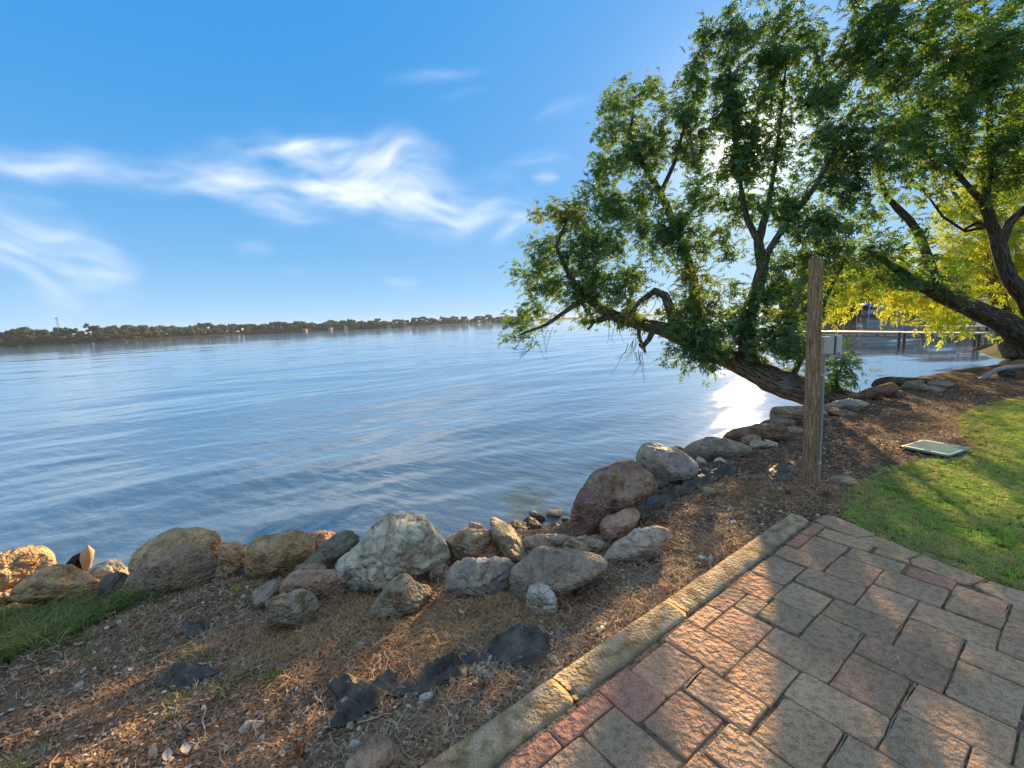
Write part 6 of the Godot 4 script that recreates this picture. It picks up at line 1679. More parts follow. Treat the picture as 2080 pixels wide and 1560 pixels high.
	tree("golden_tree", "yellow green backlit tree on the far side of the little bay behind the bough", Vector3(20.439, -0.58, -17.886),
		[[[Vector3(20.437, -0.639, -17.878), 0.4], [Vector3(19.557, 0.3, -17.508), 0.34], [Vector3(18.803, 1.091, -17.117), 0.28], [Vector3(18.085, 2.382, -16.797), 0.22], [Vector3(17.42, 3.769, -16.492), 0.16], [Vector3(17.054, 5.055, -16.172), 0.1], [Vector3(16.811, 6.249, -15.839), 0.05]],
		[[Vector3(18.085, 2.382, -16.797), 0.14], [Vector3(16.013, 2.881, -15.859), 0.1], [Vector3(14.311, 3.023, -15.172), 0.08], [Vector3(12.632, 2.719, -14.724), 0.06], [Vector3(11.176, 2.346, -14.267), 0.04], [Vector3(10.075, 1.842, -13.992), 0.02]],
		[[Vector3(17.42, 3.769, -16.492), 0.12], [Vector3(16.086, 4.584, -16.105), 0.08], [Vector3(15.15, 5.722, -15.965), 0.04]],
		[[Vector3(18.101, 2.744, -16.85), 0.12], [Vector3(17.95, 3.823, -15.995), 0.09], [Vector3(18.086, 4.874, -15.641), 0.05]],
		[[Vector3(18.803, 1.091, -17.117), 0.12], [Vector3(16.817, 1.328, -16.141), 0.08], [Vector3(15.244, 1.037, -15.593), 0.04]]],
		[[Vector3(16.59, 4.31, -16.06), 1.03, Color(0.44, 0.52, 0.07), 1],
		[Vector3(17.34, 4.9, -15.95), 1.02, Color(0.36, 0.46, 0.07), 1],
		[Vector3(15.41, 3.79, -15.69), 0.84, Color(0.44, 0.52, 0.07), 1],
		[Vector3(15.99, 2.7, -15.73), 0.94, Color(0.54, 0.54, 0.07), 1],
		[Vector3(14.39, 2.86, -15.15), 0.74, Color(0.44, 0.52, 0.07), 1],
		[Vector3(17.62, 3.51, -16.05), 1.04, Color(0.44, 0.52, 0.07), 1],
		[Vector3(18.41, 2.3, -16.08), 0.97, Color(0.54, 0.54, 0.07), 1],
		[Vector3(13.82, 1.73, -14.78), 0.65, Color(0.54, 0.54, 0.07), 1],
		[Vector3(15.03, 0.96, -15.28), 0.64, Color(0.44, 0.52, 0.07), 1],
		[Vector3(16.5, 1.67, -15.79), 0.9, Color(0.44, 0.52, 0.07), 1],
		[Vector3(14.25, 0.91, -15.07), 0.42, Color(0.44, 0.52, 0.07), 1],
		[Vector3(15.79, 4.86, -15.84), 0.68, Color(0.36, 0.46, 0.07), 1],
		[Vector3(17.55, 5.97, -15.8), 0.92, Color(0.36, 0.46, 0.07), 1],
		[Vector3(16.37, 5.77, -15.77), 0.8, Color(0.36, 0.46, 0.07), 1],
		[Vector3(15.56, 0.77, -15.45), 0.44, Color(0.36, 0.46, 0.07), 1],
		[Vector3(19.22, 0.88, -16.48), 0.73, Color(0.36, 0.46, 0.07), 1],
		[Vector3(18.63, 3.62, -15.97), 1.21, Color(0.44, 0.52, 0.07), 1],
		[Vector3(19.13, 4.91, -15.95), 1.19, Color(0.44, 0.52, 0.07), 1],
		[Vector3(19.81, 2.24, -16.07), 1.4, Color(0.44, 0.52, 0.07), 1],
		[Vector3(10.39, 1.99, -14.11), 0.59, Color(0.44, 0.52, 0.07), 1],
		[Vector3(10.95, 2.59, -14.3), 0.62, Color(0.44, 0.52, 0.07), 1],
		[Vector3(10.13, 1.35, -13.92), 0.37, Color(0.54, 0.54, 0.07), 1],
		[Vector3(11.39, 1.8, -14.19), 0.5, Color(0.44, 0.52, 0.07), 1],
		[Vector3(9.64, 2.47, -14.08), 0.52, Color(0.36, 0.46, 0.07), 1],
		[Vector3(12.21, 2.41, -14.58), 0.64, Color(0.44, 0.52, 0.07), 1],
		[Vector3(13.17, 1.91, -14.71), 0.58, Color(0.54, 0.54, 0.07), 1],
		[Vector3(12.91, 1.45, -14.74), 0.49, Color(0.54, 0.54, 0.07), 1],
		[Vector3(10.75, 1.51, -14.05), 0.37, Color(0.44, 0.52, 0.07), 1]],
		16.0, {"seed": 13, "bark": bark, "leaf": fine, "spread": 0.2, "sprays": 17, "colors": gold, "big": 1.7})


func far_crown(sd: int, wide: float, tall: float, kind: int) -> ArrayMesh:
	var rng := RandomNumberGenerator.new()
	rng.seed = sd
	var nz := noise(FastNoiseLite.TYPE_SIMPLEX_SMOOTH, 1.0, sd, 3)
	var b := Buf.new()
	var lumps := 13 if kind != 2 else 7
	for k in lumps:
		var f := float(k) / (lumps - 1)
		var rr := wide * (rng.randf_range(0.2, 0.34) if kind != 2 else rng.randf_range(0.25, 0.4))
		var c := Vector3(rng.randf_range(-1, 1) * (wide - rr) * (1.0 - f * 0.35), lerpf(rr * 0.9, tall - rr * 0.8, pow(f, 0.8)), rng.randf_range(-1, 1) * (wide - rr) * 0.8)
		if kind == 1 and k % 3 == 2:
			c.y = tall - rr * 0.7
			rr *= 0.7
		var tone := rng.randf_range(0.75, 1.3)
		var col := Color(0.075, 0.095, 0.05) * tone
		var id := {}
		var n := 9
		for j in n + 1:
			for i in n * 2:
				var th := PI * j / n
				var ph := TAU * i / (n * 2)
				var d := Vector3(sin(th) * cos(ph), cos(th), sin(th) * sin(ph))
				var r := rr * (1.0 + 0.3 * nz.get_noise_3dv(d * 2.4 + c * 3.0) + rng.randf_range(-0.07, 0.07))
				id[j * 100 + i] = b.add(c + d * r * Vector3(1, 0.85, 1), Vector2.ZERO, col)
		for j in n:
			for i in n * 2:
				var i2 := (i + 1) % (n * 2)
				b.quad(id[j * 100 + i], id[j * 100 + i2], id[j * 100 + 100 + i2], id[j * 100 + 100 + i])
		# loose sprigs break the outline
		for q in 90:
			var d := Vector3(rng.randfn(), rng.randfn() + 0.3, rng.randfn()).normalized()
			var p := c + d * rr * rng.randf_range(0.85, 1.25)
			var e := Vector3(rng.randfn(), rng.randfn(), rng.randfn()).normalized() * wide * 0.07
			var e2 := d.cross(e).normalized() * wide * 0.05
			b.face(PackedVector3Array([p - e, p + e2, p + e, p - e2]), col * rng.randf_range(0.8, 1.35))
	return b.mesh()


func make_far_shores() -> void:
	var strips := [["far_shore_land", [Vector2(-347.208, -181.87), Vector2(-304.238, -207.13), Vector2(-276.109, -242.494), Vector2(-244.838, -287.962), Vector2(-226.638, -404.157), Vector2(-137.611, -505.196), Vector2(7.958, -687.066), Vector2(295.292, -1010.391), Vector2(1010.117, -1515.587)]], ["near_shore_land", [Vector2(63.12, -109.122), Vector2(66.668, -100.029), Vector2(79.073, -99.018), Vector2(91.443, -95.987), Vector2(94.492, -88.914), Vector2(90.542, -75.779), Vector2(84.444, -60.623), Vector2(83.351, -45.468)]]]
	for s in strips:
		var line := PackedVector2Array(s[1])
		var b := Buf.new()
		for k in line.size():
			var out := line[k].normalized()
			for q in [[-6.0, -1.6], [0.0, -0.85], [3.0, -0.3], [40.0, 0.6], [900.0, 2.0]]:
				var p: Vector2 = line[k] + out * q[0]
				b.add(Vector3(p.x, q[1], p.y), Vector2.ZERO, Color(0.05, 0.05, 0.03))
		for k in line.size() - 1:
			for q in 4:
				var a := k * 5 + q
				b.quad(a, a + 1, a + 6, a + 5)
		structure(s[0], b.mesh(), M.soil)
	# shapes of the distant trees: rounded, ragged, slender
	var protos := []
	for k in 7:
		var kind: int = [0, 1, 0, 2, 1, 0, 2][k]
		var wide: float = [4.6, 5.2, 3.8, 2.0, 4.2, 5.6, 1.7][k]
		var tall: float = [8.4, 9.6, 7.0, 9.4, 8.6, 7.8, 8.2][k]
		protos.append([far_crown(500 + k, wide, tall - 0.5, kind), kind])
	var tb := Buf.new()
	tb.tube(PackedVector3Array([Vector3(0, -1.2, 0), Vector3(0.1, 1.5, 0), Vector3(0, 4.5, 0.1)]), PackedFloat32Array([0.4, 0.3, 0.15]), 7, true, null, 0.0, Color(0.12, 0.1, 0.08))
	var trunk := tb.mesh()
	var kinds := ["rounded", "ragged", "slender"]
	var made := {}
	for s in [[Vector3(-285.3, -0.8, -237), 1.29, 5, 3.65, 0.74, "along the far shore left of the radio mast at the waterline", "trees along the far shore"],
		[Vector3(-299.2, -0.8, -247.3), 1.19, 3, 6.25, 0.83, "along the far shore left of the radio mast in back", "trees along the far shore"],
		[Vector3(-285.1, -0.8, -240.8), 1.01, 6, 5.45, 0.82, "along the far shore left of the radio mast at the waterline", "trees along the far shore"],
		[Vector3(-292.7, -0.8, -247), 1.41, 3, 6.01, 0.79, "along the far shore left of the radio mast in back", "trees along the far shore"],
		[Vector3(-281, -0.8, -241.5), 1.17, 0, 2.43, 0.96, "along the far shore left of the radio mast at the waterline", "trees along the far shore"],
		[Vector3(-293.4, -0.8, -251.2), 1.27, 5, 5.52, 1.21, "along the far shore left of the radio mast in back", "trees along the far shore"],
		[Vector3(-279.8, -0.8, -243.3), 1.20, 2, 5.37, 0.89, "along the far shore left of the radio mast at the waterline", "trees along the far shore"],
		[Vector3(-289.5, -0.8, -251.7), 1.23, 5, 3.67, 1.02, "along the far shore left of the radio mast in back", "trees along the far shore"],
		[Vector3(-279.1, -0.8, -248.7), 1.20, 0, 5.40, 0.58, "along the far shore left of the radio mast at the waterline", "trees along the far shore"],
		[Vector3(-286.6, -0.8, -255.5), 1.38, 3, 5.22, 0.82, "along the far shore left of the radio mast in back", "trees along the far shore"],
		[Vector3(-277.8, -0.8, -250.5), 1.19, 5, 2.16, 0.74, "along the far shore left of the radio mast at the waterline", "trees along the far shore"],
		[Vector3(-284.9, -0.8, -257.5), 1.20, 0, 5.48, 1.12, "along the far shore left of the radio mast in back", "trees along the far shore"],
		[Vector3(-276.2, -0.8, -253.3), 1.16, 0, 1.75, 0.96, "along the far shore left of the radio mast at the waterline", "trees along the far shore"],
		[Vector3(-282.3, -0.8, -260.5), 1.11, 1, 0.20, 1.03, "along the far shore left of the radio mast in back", "trees along the far shore"],
		[Vector3(-273.9, -0.8, -255), 1.21, 0, 2.13, 0.99, "along the far shore left of the radio mast at the waterline", "trees along the far shore"],
		[Vector3(-282.7, -0.8, -265), 1.24, 4, 3.27, 0.95, "along the far shore left of the radio mast in back", "trees along the far shore"],
		[Vector3(-274.9, -0.8, -260.5), 1.25, 6, 3.98, 0.64, "along the far shore left of the radio mast at the waterline", "trees along the far shore"],
		[Vector3(-279.3, -0.8, -266.9), 1.19, 1, 2.13, 0.87, "along the far shore left of the radio mast in back", "trees along the far shore"],
		[Vector3(-271.9, -0.8, -262.8), 1.19, 4, 3.94, 0.53, "along the far shore left of the radio mast at the waterline", "trees along the far shore"],
		[Vector3(-280.2, -0.8, -271.8), 1.34, 5, 3.07, 0.85, "along the far shore left of the radio mast in back", "trees along the far shore"],
		[Vector3(-266, -0.8, -264.8), 1.12, 0, 2.01, 0.80, "along the far shore just right of the radio mast at the waterline", "trees along the far shore"],
		[Vector3(-278, -0.8, -274.4), 1.43, 4, 4.94, 0.85, "along the far shore just right of the radio mast in back", "trees along the far shore"],
		[Vector3(-265.6, -0.8, -268.6), 1.01, 0, 4.11, 0.75, "along the far shore just right of the radio mast at the waterline", "trees along the far shore"],
		[Vector3(-274.3, -0.8, -275.2), 1.26, 4, 0.64, 1.08, "along the far shore just right of the radio mast in back", "trees along the far shore"],
		[Vector3(-263.1, -0.8, -269.9), 1.25, 4, 0.50, 0.98, "along the far shore just right of the radio mast at the waterline", "trees along the far shore"],
		[Vector3(-271, -0.8, -278.7), 1.17, 1, 3.33, 0.77, "along the far shore just right of the radio mast in back", "trees along the far shore"],
		[Vector3(-261, -0.8, -272.8), 1.26, 2, 3.89, 0.54, "along the far shore just right of the radio mast at the waterline", "trees along the far shore"],
		[Vector3(-270.8, -0.8, -280.7), 1.41, 3, 2.18, 0.85, "along the far shore just right of the radio mast in back", "trees along the far shore"],
		[Vector3(-258.8, -0.8, -274.6), 1.11, 0, 3.00, 0.60, "along the far shore just right of the radio mast at the waterline", "trees along the far shore"],
		[Vector3(-266.3, -0.8, -283.9), 1.48, 3, 1.39, 1.21, "along the far shore just right of the radio mast in back", "trees along the far shore"],
		[Vector3(-256.4, -0.8, -279.4), 1.28, 6, 5.39, 0.93, "along the far shore just right of the radio mast at the waterline", "trees along the far shore"],
		[Vector3(-265.7, -0.8, -286.5), 1.09, 4, 3.22, 1.14, "along the far shore just right of the radio mast in back", "trees along the far shore"],
		[Vector3(-254, -0.8, -280.2), 1.23, 0, 1.88, 0.59, "along the far shore just right of the radio mast at the waterline", "trees along the far shore"],
		[Vector3(-262.6, -0.8, -289.5), 1.47, 0, 2.14, 1.04, "along the far shore just right of the radio mast in back", "trees along the far shore"],
		[Vector3(-254.2, -0.8, -285), 1.09, 6, 3.36, 0.60, "along the far shore just right of the radio mast at the waterline", "trees along the far shore"],
		[Vector3(-262.4, -0.8, -293.1), 1.47, 0, 5.17, 1.14, "along the far shore just right of the radio mast in back", "trees along the far shore"],
		[Vector3(-252.2, -0.8, -285.7), 1.06, 0, 2.66, 0.76, "along the far shore just right of the radio mast at the waterline", "trees along the far shore"],
		[Vector3(-259.9, -0.8, -295.4), 1.44, 5, 0.29, 1.13, "along the far shore just right of the radio mast in back", "trees along the far shore"],
		[Vector3(-248.7, -0.8, -289.6), 0.99, 3, 1.98, 0.75, "along the far shore just right of the radio mast at the waterline", "trees along the far shore"],
		[Vector3(-257.3, -0.8, -296.3), 1.24, 4, 1.66, 0.87, "along the far shore just right of the radio mast in back", "trees along the far shore"],
		[Vector3(-248.9, -0.8, -293.9), 1.22, 0, 0.50, 0.69, "along the far shore just right of the radio mast at the waterline", "trees along the far shore"],
		[Vector3(-255.7, -0.8, -301.7), 1.35, 1, 4.00, 1.00, "along the far shore just right of the radio mast in back", "trees along the far shore"],
		[Vector3(-249.8, -0.8, -299.6), 1.23, 0, 5.97, 0.66, "along the far shore just right of the radio mast at the waterline", "trees along the far shore"],
		[Vector3(-254.2, -0.8, -306.5), 1.31, 5, 0.45, 1.08, "along the far shore just right of the radio mast in back", "trees along the far shore"],
		[Vector3(-248.6, -0.8, -304.2), 1.08, 0, 3.51, 0.98, "along the far shore just right of the radio mast at the waterline", "trees along the far shore"],
		[Vector3(-256.8, -0.8, -314.3), 1.47, 4, 5.34, 1.10, "along the far shore just right of the radio mast in back", "trees along the far shore"],
		[Vector3(-248.7, -0.8, -313), 1.16, 0, 3.69, 0.55, "on the far shore between the mast and the cottages at the waterline", "trees along the far shore"],
		[Vector3(-254.6, -0.8, -319.6), 1.24, 0, 3.54, 0.99, "on the far shore between the mast and the cottages in back", "trees along the far shore"],
		[Vector3(-248.7, -0.8, -317.7), 1.26, 0, 5.30, 0.56, "on the far shore between the mast and the cottages at the waterline", "trees along the far shore"],
		[Vector3(-254.9, -0.8, -328.6), 1.32, 5, 0.23, 1.14, "on the far shore between the mast and the cottages in back", "trees along the far shore"],
		[Vector3(-247.8, -0.8, -325.4), 1.16, 6, 3.47, 0.55, "on the far shore between the mast and the cottages at the waterline", "trees along the far shore"],
		[Vector3(-255.4, -0.8, -334.5), 1.43, 3, 1.13, 0.83, "on the far shore between the mast and the cottages in back", "trees along the far shore"],
		[Vector3(-249.3, -0.8, -332), 1.30, 0, 6.07, 0.78, "on the far shore between the mast and the cottages at the waterline", "trees along the far shore"],
		[Vector3(-255.3, -0.8, -341.2), 1.25, 5, 1.01, 1.11, "on the far shore between the mast and the cottages in back", "trees along the far shore"],
		[Vector3(-246.1, -0.8, -337.2), 1.10, 6, 1.02, 0.94, "on the far shore between the mast and the cottages at the waterline", "trees along the far shore"],
		[Vector3(-253.4, -0.8, -347.6), 1.30, 5, 4.51, 0.94, "on the far shore between the mast and the cottages in back", "trees along the far shore"],
		[Vector3(-245.2, -0.8, -342.3), 1.15, 5, 5.35, 0.97, "on the far shore between the mast and the cottages at the waterline", "trees along the far shore"],
		[Vector3(-250.5, -0.8, -350.8), 1.38, 3, 5.36, 0.93, "on the far shore between the mast and the cottages in back", "trees along the far shore"],
		[Vector3(-244.1, -0.8, -348.8), 1.06, 5, 1.26, 0.90, "on the far shore between the mast and the cottages at the waterline", "trees along the far shore"],
		[Vector3(-251.8, -0.8, -356.9), 1.41, 3, 6.22, 0.78, "on the far shore between the mast and the cottages in back", "trees along the far shore"],
		[Vector3(-245.8, -0.8, -356.1), 1.26, 5, 3.02, 0.78, "on the far shore between the mast and the cottages at the waterline", "trees along the far shore"],
		[Vector3(-248.9, -0.8, -362.9), 1.39, 0, 2.94, 1.23, "on the far shore between the mast and the cottages in back", "trees along the far shore"],
		[Vector3(-243.9, -0.8, -360.9), 0.98, 5, 1.60, 0.61, "on the far shore between the mast and the cottages at the waterline", "trees along the far shore"],
		[Vector3(-247.5, -0.8, -367.1), 1.34, 1, 0.23, 1.07, "on the far shore between the mast and the cottages in back", "trees along the far shore"],
		[Vector3(-240.5, -0.8, -366.1), 1.11, 2, 0.54, 0.86, "on the far shore between the mast and the cottages at the waterline", "trees along the far shore"],
		[Vector3(-249.5, -0.8, -376), 1.10, 0, 4.61, 0.95, "on the far shore between the mast and the cottages in back", "trees along the far shore"],
		[Vector3(-241.6, -0.8, -371.6), 1.13, 0, 3.67, 0.61, "on the far shore between the mast and the cottages at the waterline", "trees along the far shore"],
		[Vector3(-246.8, -0.8, -380), 1.13, 5, 4.18, 0.85, "on the far shore between the mast and the cottages in back", "trees along the far shore"],
		[Vector3(-237.2, -0.8, -375), 1.30, 6, 4.85, 0.69, "on the far shore between the mast and the cottages at the waterline", "trees along the far shore"],
		[Vector3(-246.1, -0.8, -384.9), 1.35, 5, 1.67, 1.14, "on the far shore between the mast and the cottages in back", "trees along the far shore"],
		[Vector3(-237.2, -0.8, -382.3), 1.00, 4, 2.21, 0.75, "on the far shore between the mast and the cottages at the waterline", "trees along the far shore"],
		[Vector3(-242.2, -0.8, -390.4), 1.16, 4, 3.96, 1.06, "on the far shore between the mast and the cottages in back", "trees along the far shore"],
		[Vector3(-238.7, -0.8, -388), 1.01, 3, 4.52, 0.67, "on the far shore between the mast and the cottages at the waterline", "trees along the far shore"],
		[Vector3(-241.2, -0.8, -394.1), 1.16, 3, 4.91, 0.97, "on the far shore between the mast and the cottages in back", "trees along the far shore"],
		[Vector3(-233.8, -0.8, -393.1), 1.16, 1, 2.26, 0.87, "on the far shore between the mast and the cottages at the waterline", "trees along the far shore"],
		[Vector3(-239.3, -0.8, -399), 1.14, 4, 1.70, 0.96, "on the far shore between the mast and the cottages in back", "trees along the far shore"],
		[Vector3(-232.4, -0.8, -397.3), 1.38, 6, 4.85, 0.77, "on the far shore between the mast and the cottages at the waterline", "trees along the far shore"],
		[Vector3(-237.7, -0.8, -407.4), 1.43, 4, 4.28, 1.02, "on the far shore between the mast and the cottages in back", "trees along the far shore"],
		[Vector3(-230.7, -0.8, -402.1), 1.39, 1, 5.12, 0.87, "on the far shore between the mast and the cottages at the waterline", "trees along the far shore"],
		[Vector3(-233.5, -0.8, -410), 1.56, 1, 3.31, 0.81, "on the far shore between the mast and the cottages in back", "trees along the far shore"],
		[Vector3(-225.6, -0.8, -407.6), 1.33, 5, 2.79, 0.92, "on the far shore between the mast and the cottages at the waterline", "trees along the far shore"],
		[Vector3(-229.8, -0.8, -415.7), 1.64, 5, 3.98, 1.02, "on the far shore between the mast and the cottages in back", "trees along the far shore"],
		[Vector3(-222.8, -0.8, -413.7), 1.21, 5, 3.98, 0.60, "on the far shore between the mast and the cottages at the waterline", "trees along the far shore"],
		[Vector3(-227.7, -0.8, -421.7), 1.61, 0, 2.89, 0.99, "on the far shore between the mast and the cottages in back", "trees along the far shore"],
		[Vector3(-223.7, -0.8, -417.8), 1.62, 6, 0.70, 0.97, "on the far shore between the mast and the cottages at the waterline", "trees along the far shore"],
		[Vector3(-224.7, -0.8, -426.1), 1.42, 4, 3.91, 1.14, "on the far shore between the mast and the cottages in back", "trees along the far shore"],
		[Vector3(-219.1, -0.8, -420.2), 1.42, 4, 2.13, 0.51, "on the far shore between the mast and the cottages at the waterline", "trees along the far shore"],
		[Vector3(-222.5, -0.8, -428.9), 1.42, 4, 3.78, 1.17, "on the far shore between the mast and the cottages in back", "trees along the far shore"],
		[Vector3(-214.9, -0.8, -424.7), 1.56, 1, 5.41, 0.97, "on the far shore between the mast and the cottages at the waterline", "trees along the far shore"],
		[Vector3(-219, -0.8, -432.4), 1.52, 5, 2.57, 1.13, "on the far shore between the mast and the cottages in back", "trees along the far shore"],
		[Vector3(-213.3, -0.8, -429.8), 1.23, 2, 1.31, 0.93, "on the far shore between the mast and the cottages at the waterline", "trees along the far shore"],
		[Vector3(-217.8, -0.8, -437.8), 1.75, 5, 1.13, 0.92, "on the far shore between the mast and the cottages in back", "trees along the far shore"],
		[Vector3(-209.7, -0.8, -434.3), 1.44, 5, 1.41, 0.80, "around the cottages on the far shore at the waterline", "trees along the far shore"],
		[Vector3(-211.4, -0.8, -442), 1.54, 0, 3.35, 1.17, "around the cottages on the far shore in back", "trees along the far shore"],
		[Vector3(-208.1, -0.8, -437.8), 1.28, 0, 0.69, 0.51, "around the cottages on the far shore at the waterline", "trees along the far shore"],
		[Vector3(-210.3, -0.8, -445.2), 1.79, 1, 2.00, 0.92, "around the cottages on the far shore in back", "trees along the far shore"],
		[Vector3(-204.7, -0.8, -440), 1.42, 0, 5.55, 0.95, "around the cottages on the far shore at the waterline", "trees along the far shore"],
		[Vector3(-209.8, -0.8, -449.4), 1.44, 1, 2.18, 1.04, "around the cottages on the far shore in back", "trees along the far shore"],
		[Vector3(-199.6, -0.8, -444.1), 1.64, 0, 4.96, 0.97, "around the cottages on the far shore at the waterline", "trees along the far shore"],
		[Vector3(-205.2, -0.8, -453), 1.37, 4, 6.23, 0.89, "around the cottages on the far shore in back", "trees along the far shore"],
		[Vector3(-198.1, -0.8, -449.7), 1.47, 0, 0.19, 0.50, "around the cottages on the far shore at the waterline", "trees along the far shore"],
		[Vector3(-204.4, -0.8, -456.4), 1.60, 0, 3.20, 0.80, "around the cottages on the far shore in back", "trees along the far shore"],
		[Vector3(-196.1, -0.8, -451.8), 1.36, 3, 2.40, 0.83, "around the cottages on the far shore at the waterline", "trees along the far shore"],
		[Vector3(-198, -0.8, -459.7), 1.85, 3, 2.59, 0.80, "around the cottages on the far shore in back", "trees along the far shore"],
		[Vector3(-193, -0.8, -456.3), 1.62, 6, 4.65, 0.59, "around the cottages on the far shore at the waterline", "trees along the far shore"],
		[Vector3(-193.7, -0.8, -464), 1.83, 5, 2.60, 0.90, "around the cottages on the far shore in back", "trees along the far shore"],
		[Vector3(-190.2, -0.8, -460.1), 1.43, 3, 5.75, 0.88, "around the cottages on the far shore at the waterline", "trees along the far shore"],
		[Vector3(-189.4, -0.8, -465.9), 1.44, 5, 5.17, 1.11, "around the cottages on the far shore in back", "trees along the far shore"],
		[Vector3(-187, -0.8, -462.8), 1.56, 1, 3.84, 0.53, "around the cottages on the far shore at the waterline", "trees along the far shore"],
		[Vector3(-189.9, -0.8, -471.8), 1.73, 0, 2.32, 0.88, "around the cottages on the far shore in back", "trees along the far shore"],
		[Vector3(-181.9, -0.8, -467.1), 1.35, 0, 2.83, 0.66, "around the cottages on the far shore at the waterline", "trees along the far shore"],
		[Vector3(-186.9, -0.8, -472.5), 1.43, 1, 3.68, 1.05, "around the cottages on the far shore in back", "trees along the far shore"],
		[Vector3(-180.5, -0.8, -468.2), 1.58, 5, 3.17, 0.76, "around the cottages on the far shore at the waterline", "trees along the far shore"],
		[Vector3(-184.2, -0.8, -478.4), 1.76, 3, 3.91, 0.96, "around the cottages on the far shore in back", "trees along the far shore"],
		[Vector3(-176.4, -0.8, -473.5), 1.25, 1, 1.60, 0.97, "around the cottages on the far shore at the waterline", "trees along the far shore"],
		[Vector3(-179.4, -0.8, -479.7), 1.79, 0, 4.03, 1.04, "around the cottages on the far shore in back", "trees along the far shore"],
		[Vector3(-173.2, -0.8, -477), 1.55, 4, 5.94, 0.65, "around the cottages on the far shore at the waterline", "trees along the far shore"],
		[Vector3(-173.4, -0.8, -483.7), 1.63, 5, 4.57, 0.96, "around the cottages on the far shore in back", "trees along the far shore"],
		[Vector3(-171, -0.8, -480.6), 1.62, 4, 2.29, 0.84, "around the cottages on the far shore at the waterline", "trees along the far shore"],
		[Vector3(-171.1, -0.8, -487.1), 1.53, 0, 2.11, 1.25, "around the cottages on the far shore in back", "trees along the far shore"],
		[Vector3(-166.6, -0.8, -482.9), 1.54, 1, 1.37, 0.60, "around the cottages on the far shore at the waterline", "trees along the far shore"],
		[Vector3(-168.7, -0.8, -492.1), 1.80, 3, 1.20, 0.90, "around the cottages on the far shore in back", "trees along the far shore"],
		[Vector3(-161.9, -0.8, -488), 1.38, 0, 5.78, 1.00, "around the cottages on the far shore at the waterline", "trees along the far shore"],
		[Vector3(-161.2, -0.8, -493.8), 1.82, 4, 0.95, 0.72, "around the cottages on the far shore in back", "trees along the far shore"],
		[Vector3(-156.5, -0.8, -489.4), 1.54, 0, 2.72, 0.64, "around the cottages on the far shore at the waterline", "trees along the far shore"],
		[Vector3(-160.2, -0.8, -498), 1.76, 4, 2.79, 0.78, "around the cottages on the far shore in back", "trees along the far shore"],
		[Vector3(-155.1, -0.8, -493.9), 1.54, 3, 6.13, 0.85, "around the cottages on the far shore at the waterline", "trees along the far shore"],
		[Vector3(-153.1, -0.8, -502.9), 1.84, 4, 6.27, 0.96, "around the cottages on the far shore in back", "trees along the far shore"],
		[Vector3(-150.6, -0.8, -498.2), 1.60, 5, 1.87, 0.90, "around the cottages on the far shore at the waterline", "trees along the far shore"],
		[Vector3(-149.5, -0.8, -506.5), 1.36, 1, 0.94, 1.05, "around the cottages on the far shore in back", "trees along the far shore"],
		[Vector3(-148.8, -0.8, -503.1), 1.56, 0, 6.06, 0.68, "around the cottages on the far shore at the waterline", "trees along the far shore"],
		[Vector3(-144.9, -0.8, -508.3), 1.45, 4, 2.72, 0.71, "around the cottages on the far shore in back", "trees along the far shore"],
		[Vector3(-141.5, -0.8, -505.9), 1.40, 0, 4.22, 0.63, "around the cottages on the far shore at the waterline", "trees along the far shore"],
		[Vector3(-144.4, -0.8, -512.3), 1.37, 5, 3.94, 0.94, "around the cottages on the far shore in back", "trees along the far shore"],
		[Vector3(-135.3, -0.8, -510), 1.58, 5, 4.71, 0.71, "around the cottages on the far shore at the waterline", "trees along the far shore"],
		[Vector3(-139.4, -0.8, -516.7), 1.44, 4, 4.04, 0.71, "around the cottages on the far shore in back", "trees along the far shore"],
		[Vector3(-134, -0.8, -517.1), 1.62, 3, 3.78, 0.91, "around the cottages on the far shore at the waterline", "trees along the far shore"],
		[Vector3(-136.6, -0.8, -525.1), 1.50, 5, 0.88, 0.74, "around the cottages on the far shore in back", "trees along the far shore"],
		[Vector3(-130.2, -0.8, -523.3), 1.40, 1, 2.84, 0.90, "around the cottages on the far shore at the waterline", "trees along the far shore"],
		[Vector3(-133.6, -0.8, -531.2), 1.62, 3, 5.34, 0.93, "around the cottages on the far shore in back", "trees along the far shore"],
		[Vector3(-128.5, -0.8, -530.9), 1.45, 5, 1.76, 0.74, "around the cottages on the far shore at the waterline", "trees along the far shore"],
		[Vector3(-130.1, -0.8, -539.3), 1.54, 4, 5.63, 0.98, "around the cottages on the far shore in back", "trees along the far shore"],
		[Vector3(-123.4, -0.8, -539.2), 1.28, 3, 5.20, 0.69, "around the cottages on the far shore at the waterline", "trees along the far shore"],
		[Vector3(-125.7, -0.8, -545.1), 1.37, 4, 3.83, 0.87, "around the cottages on the far shore in back", "trees along the far shore"],
		[Vector3(-119.6, -0.8, -543.2), 1.64, 0, 1.44, 0.54, "in the thin right end of the far shore at the waterline", "trees along the far shore"],
		[Vector3(-118, -0.8, -552.7), 1.41, 1, 0.78, 1.05, "in the thin right end of the far shore in back", "trees along the far shore"],
		[Vector3(-110.8, -0.8, -552.2), 1.51, 0, 6.18, 0.72, "in the thin right end of the far shore at the waterline", "trees along the far shore"],
		[Vector3(-116.3, -0.8, -558.9), 1.37, 5, 6.01, 0.83, "in the thin right end of the far shore in back", "trees along the far shore"],
		[Vector3(-108, -0.8, -556.7), 1.38, 2, 2.46, 0.50, "in the thin right end of the far shore at the waterline", "trees along the far shore"],
		[Vector3(-109, -0.8, -563.9), 1.45, 1, 5.49, 1.15, "in the thin right end of the far shore in back", "trees along the far shore"],
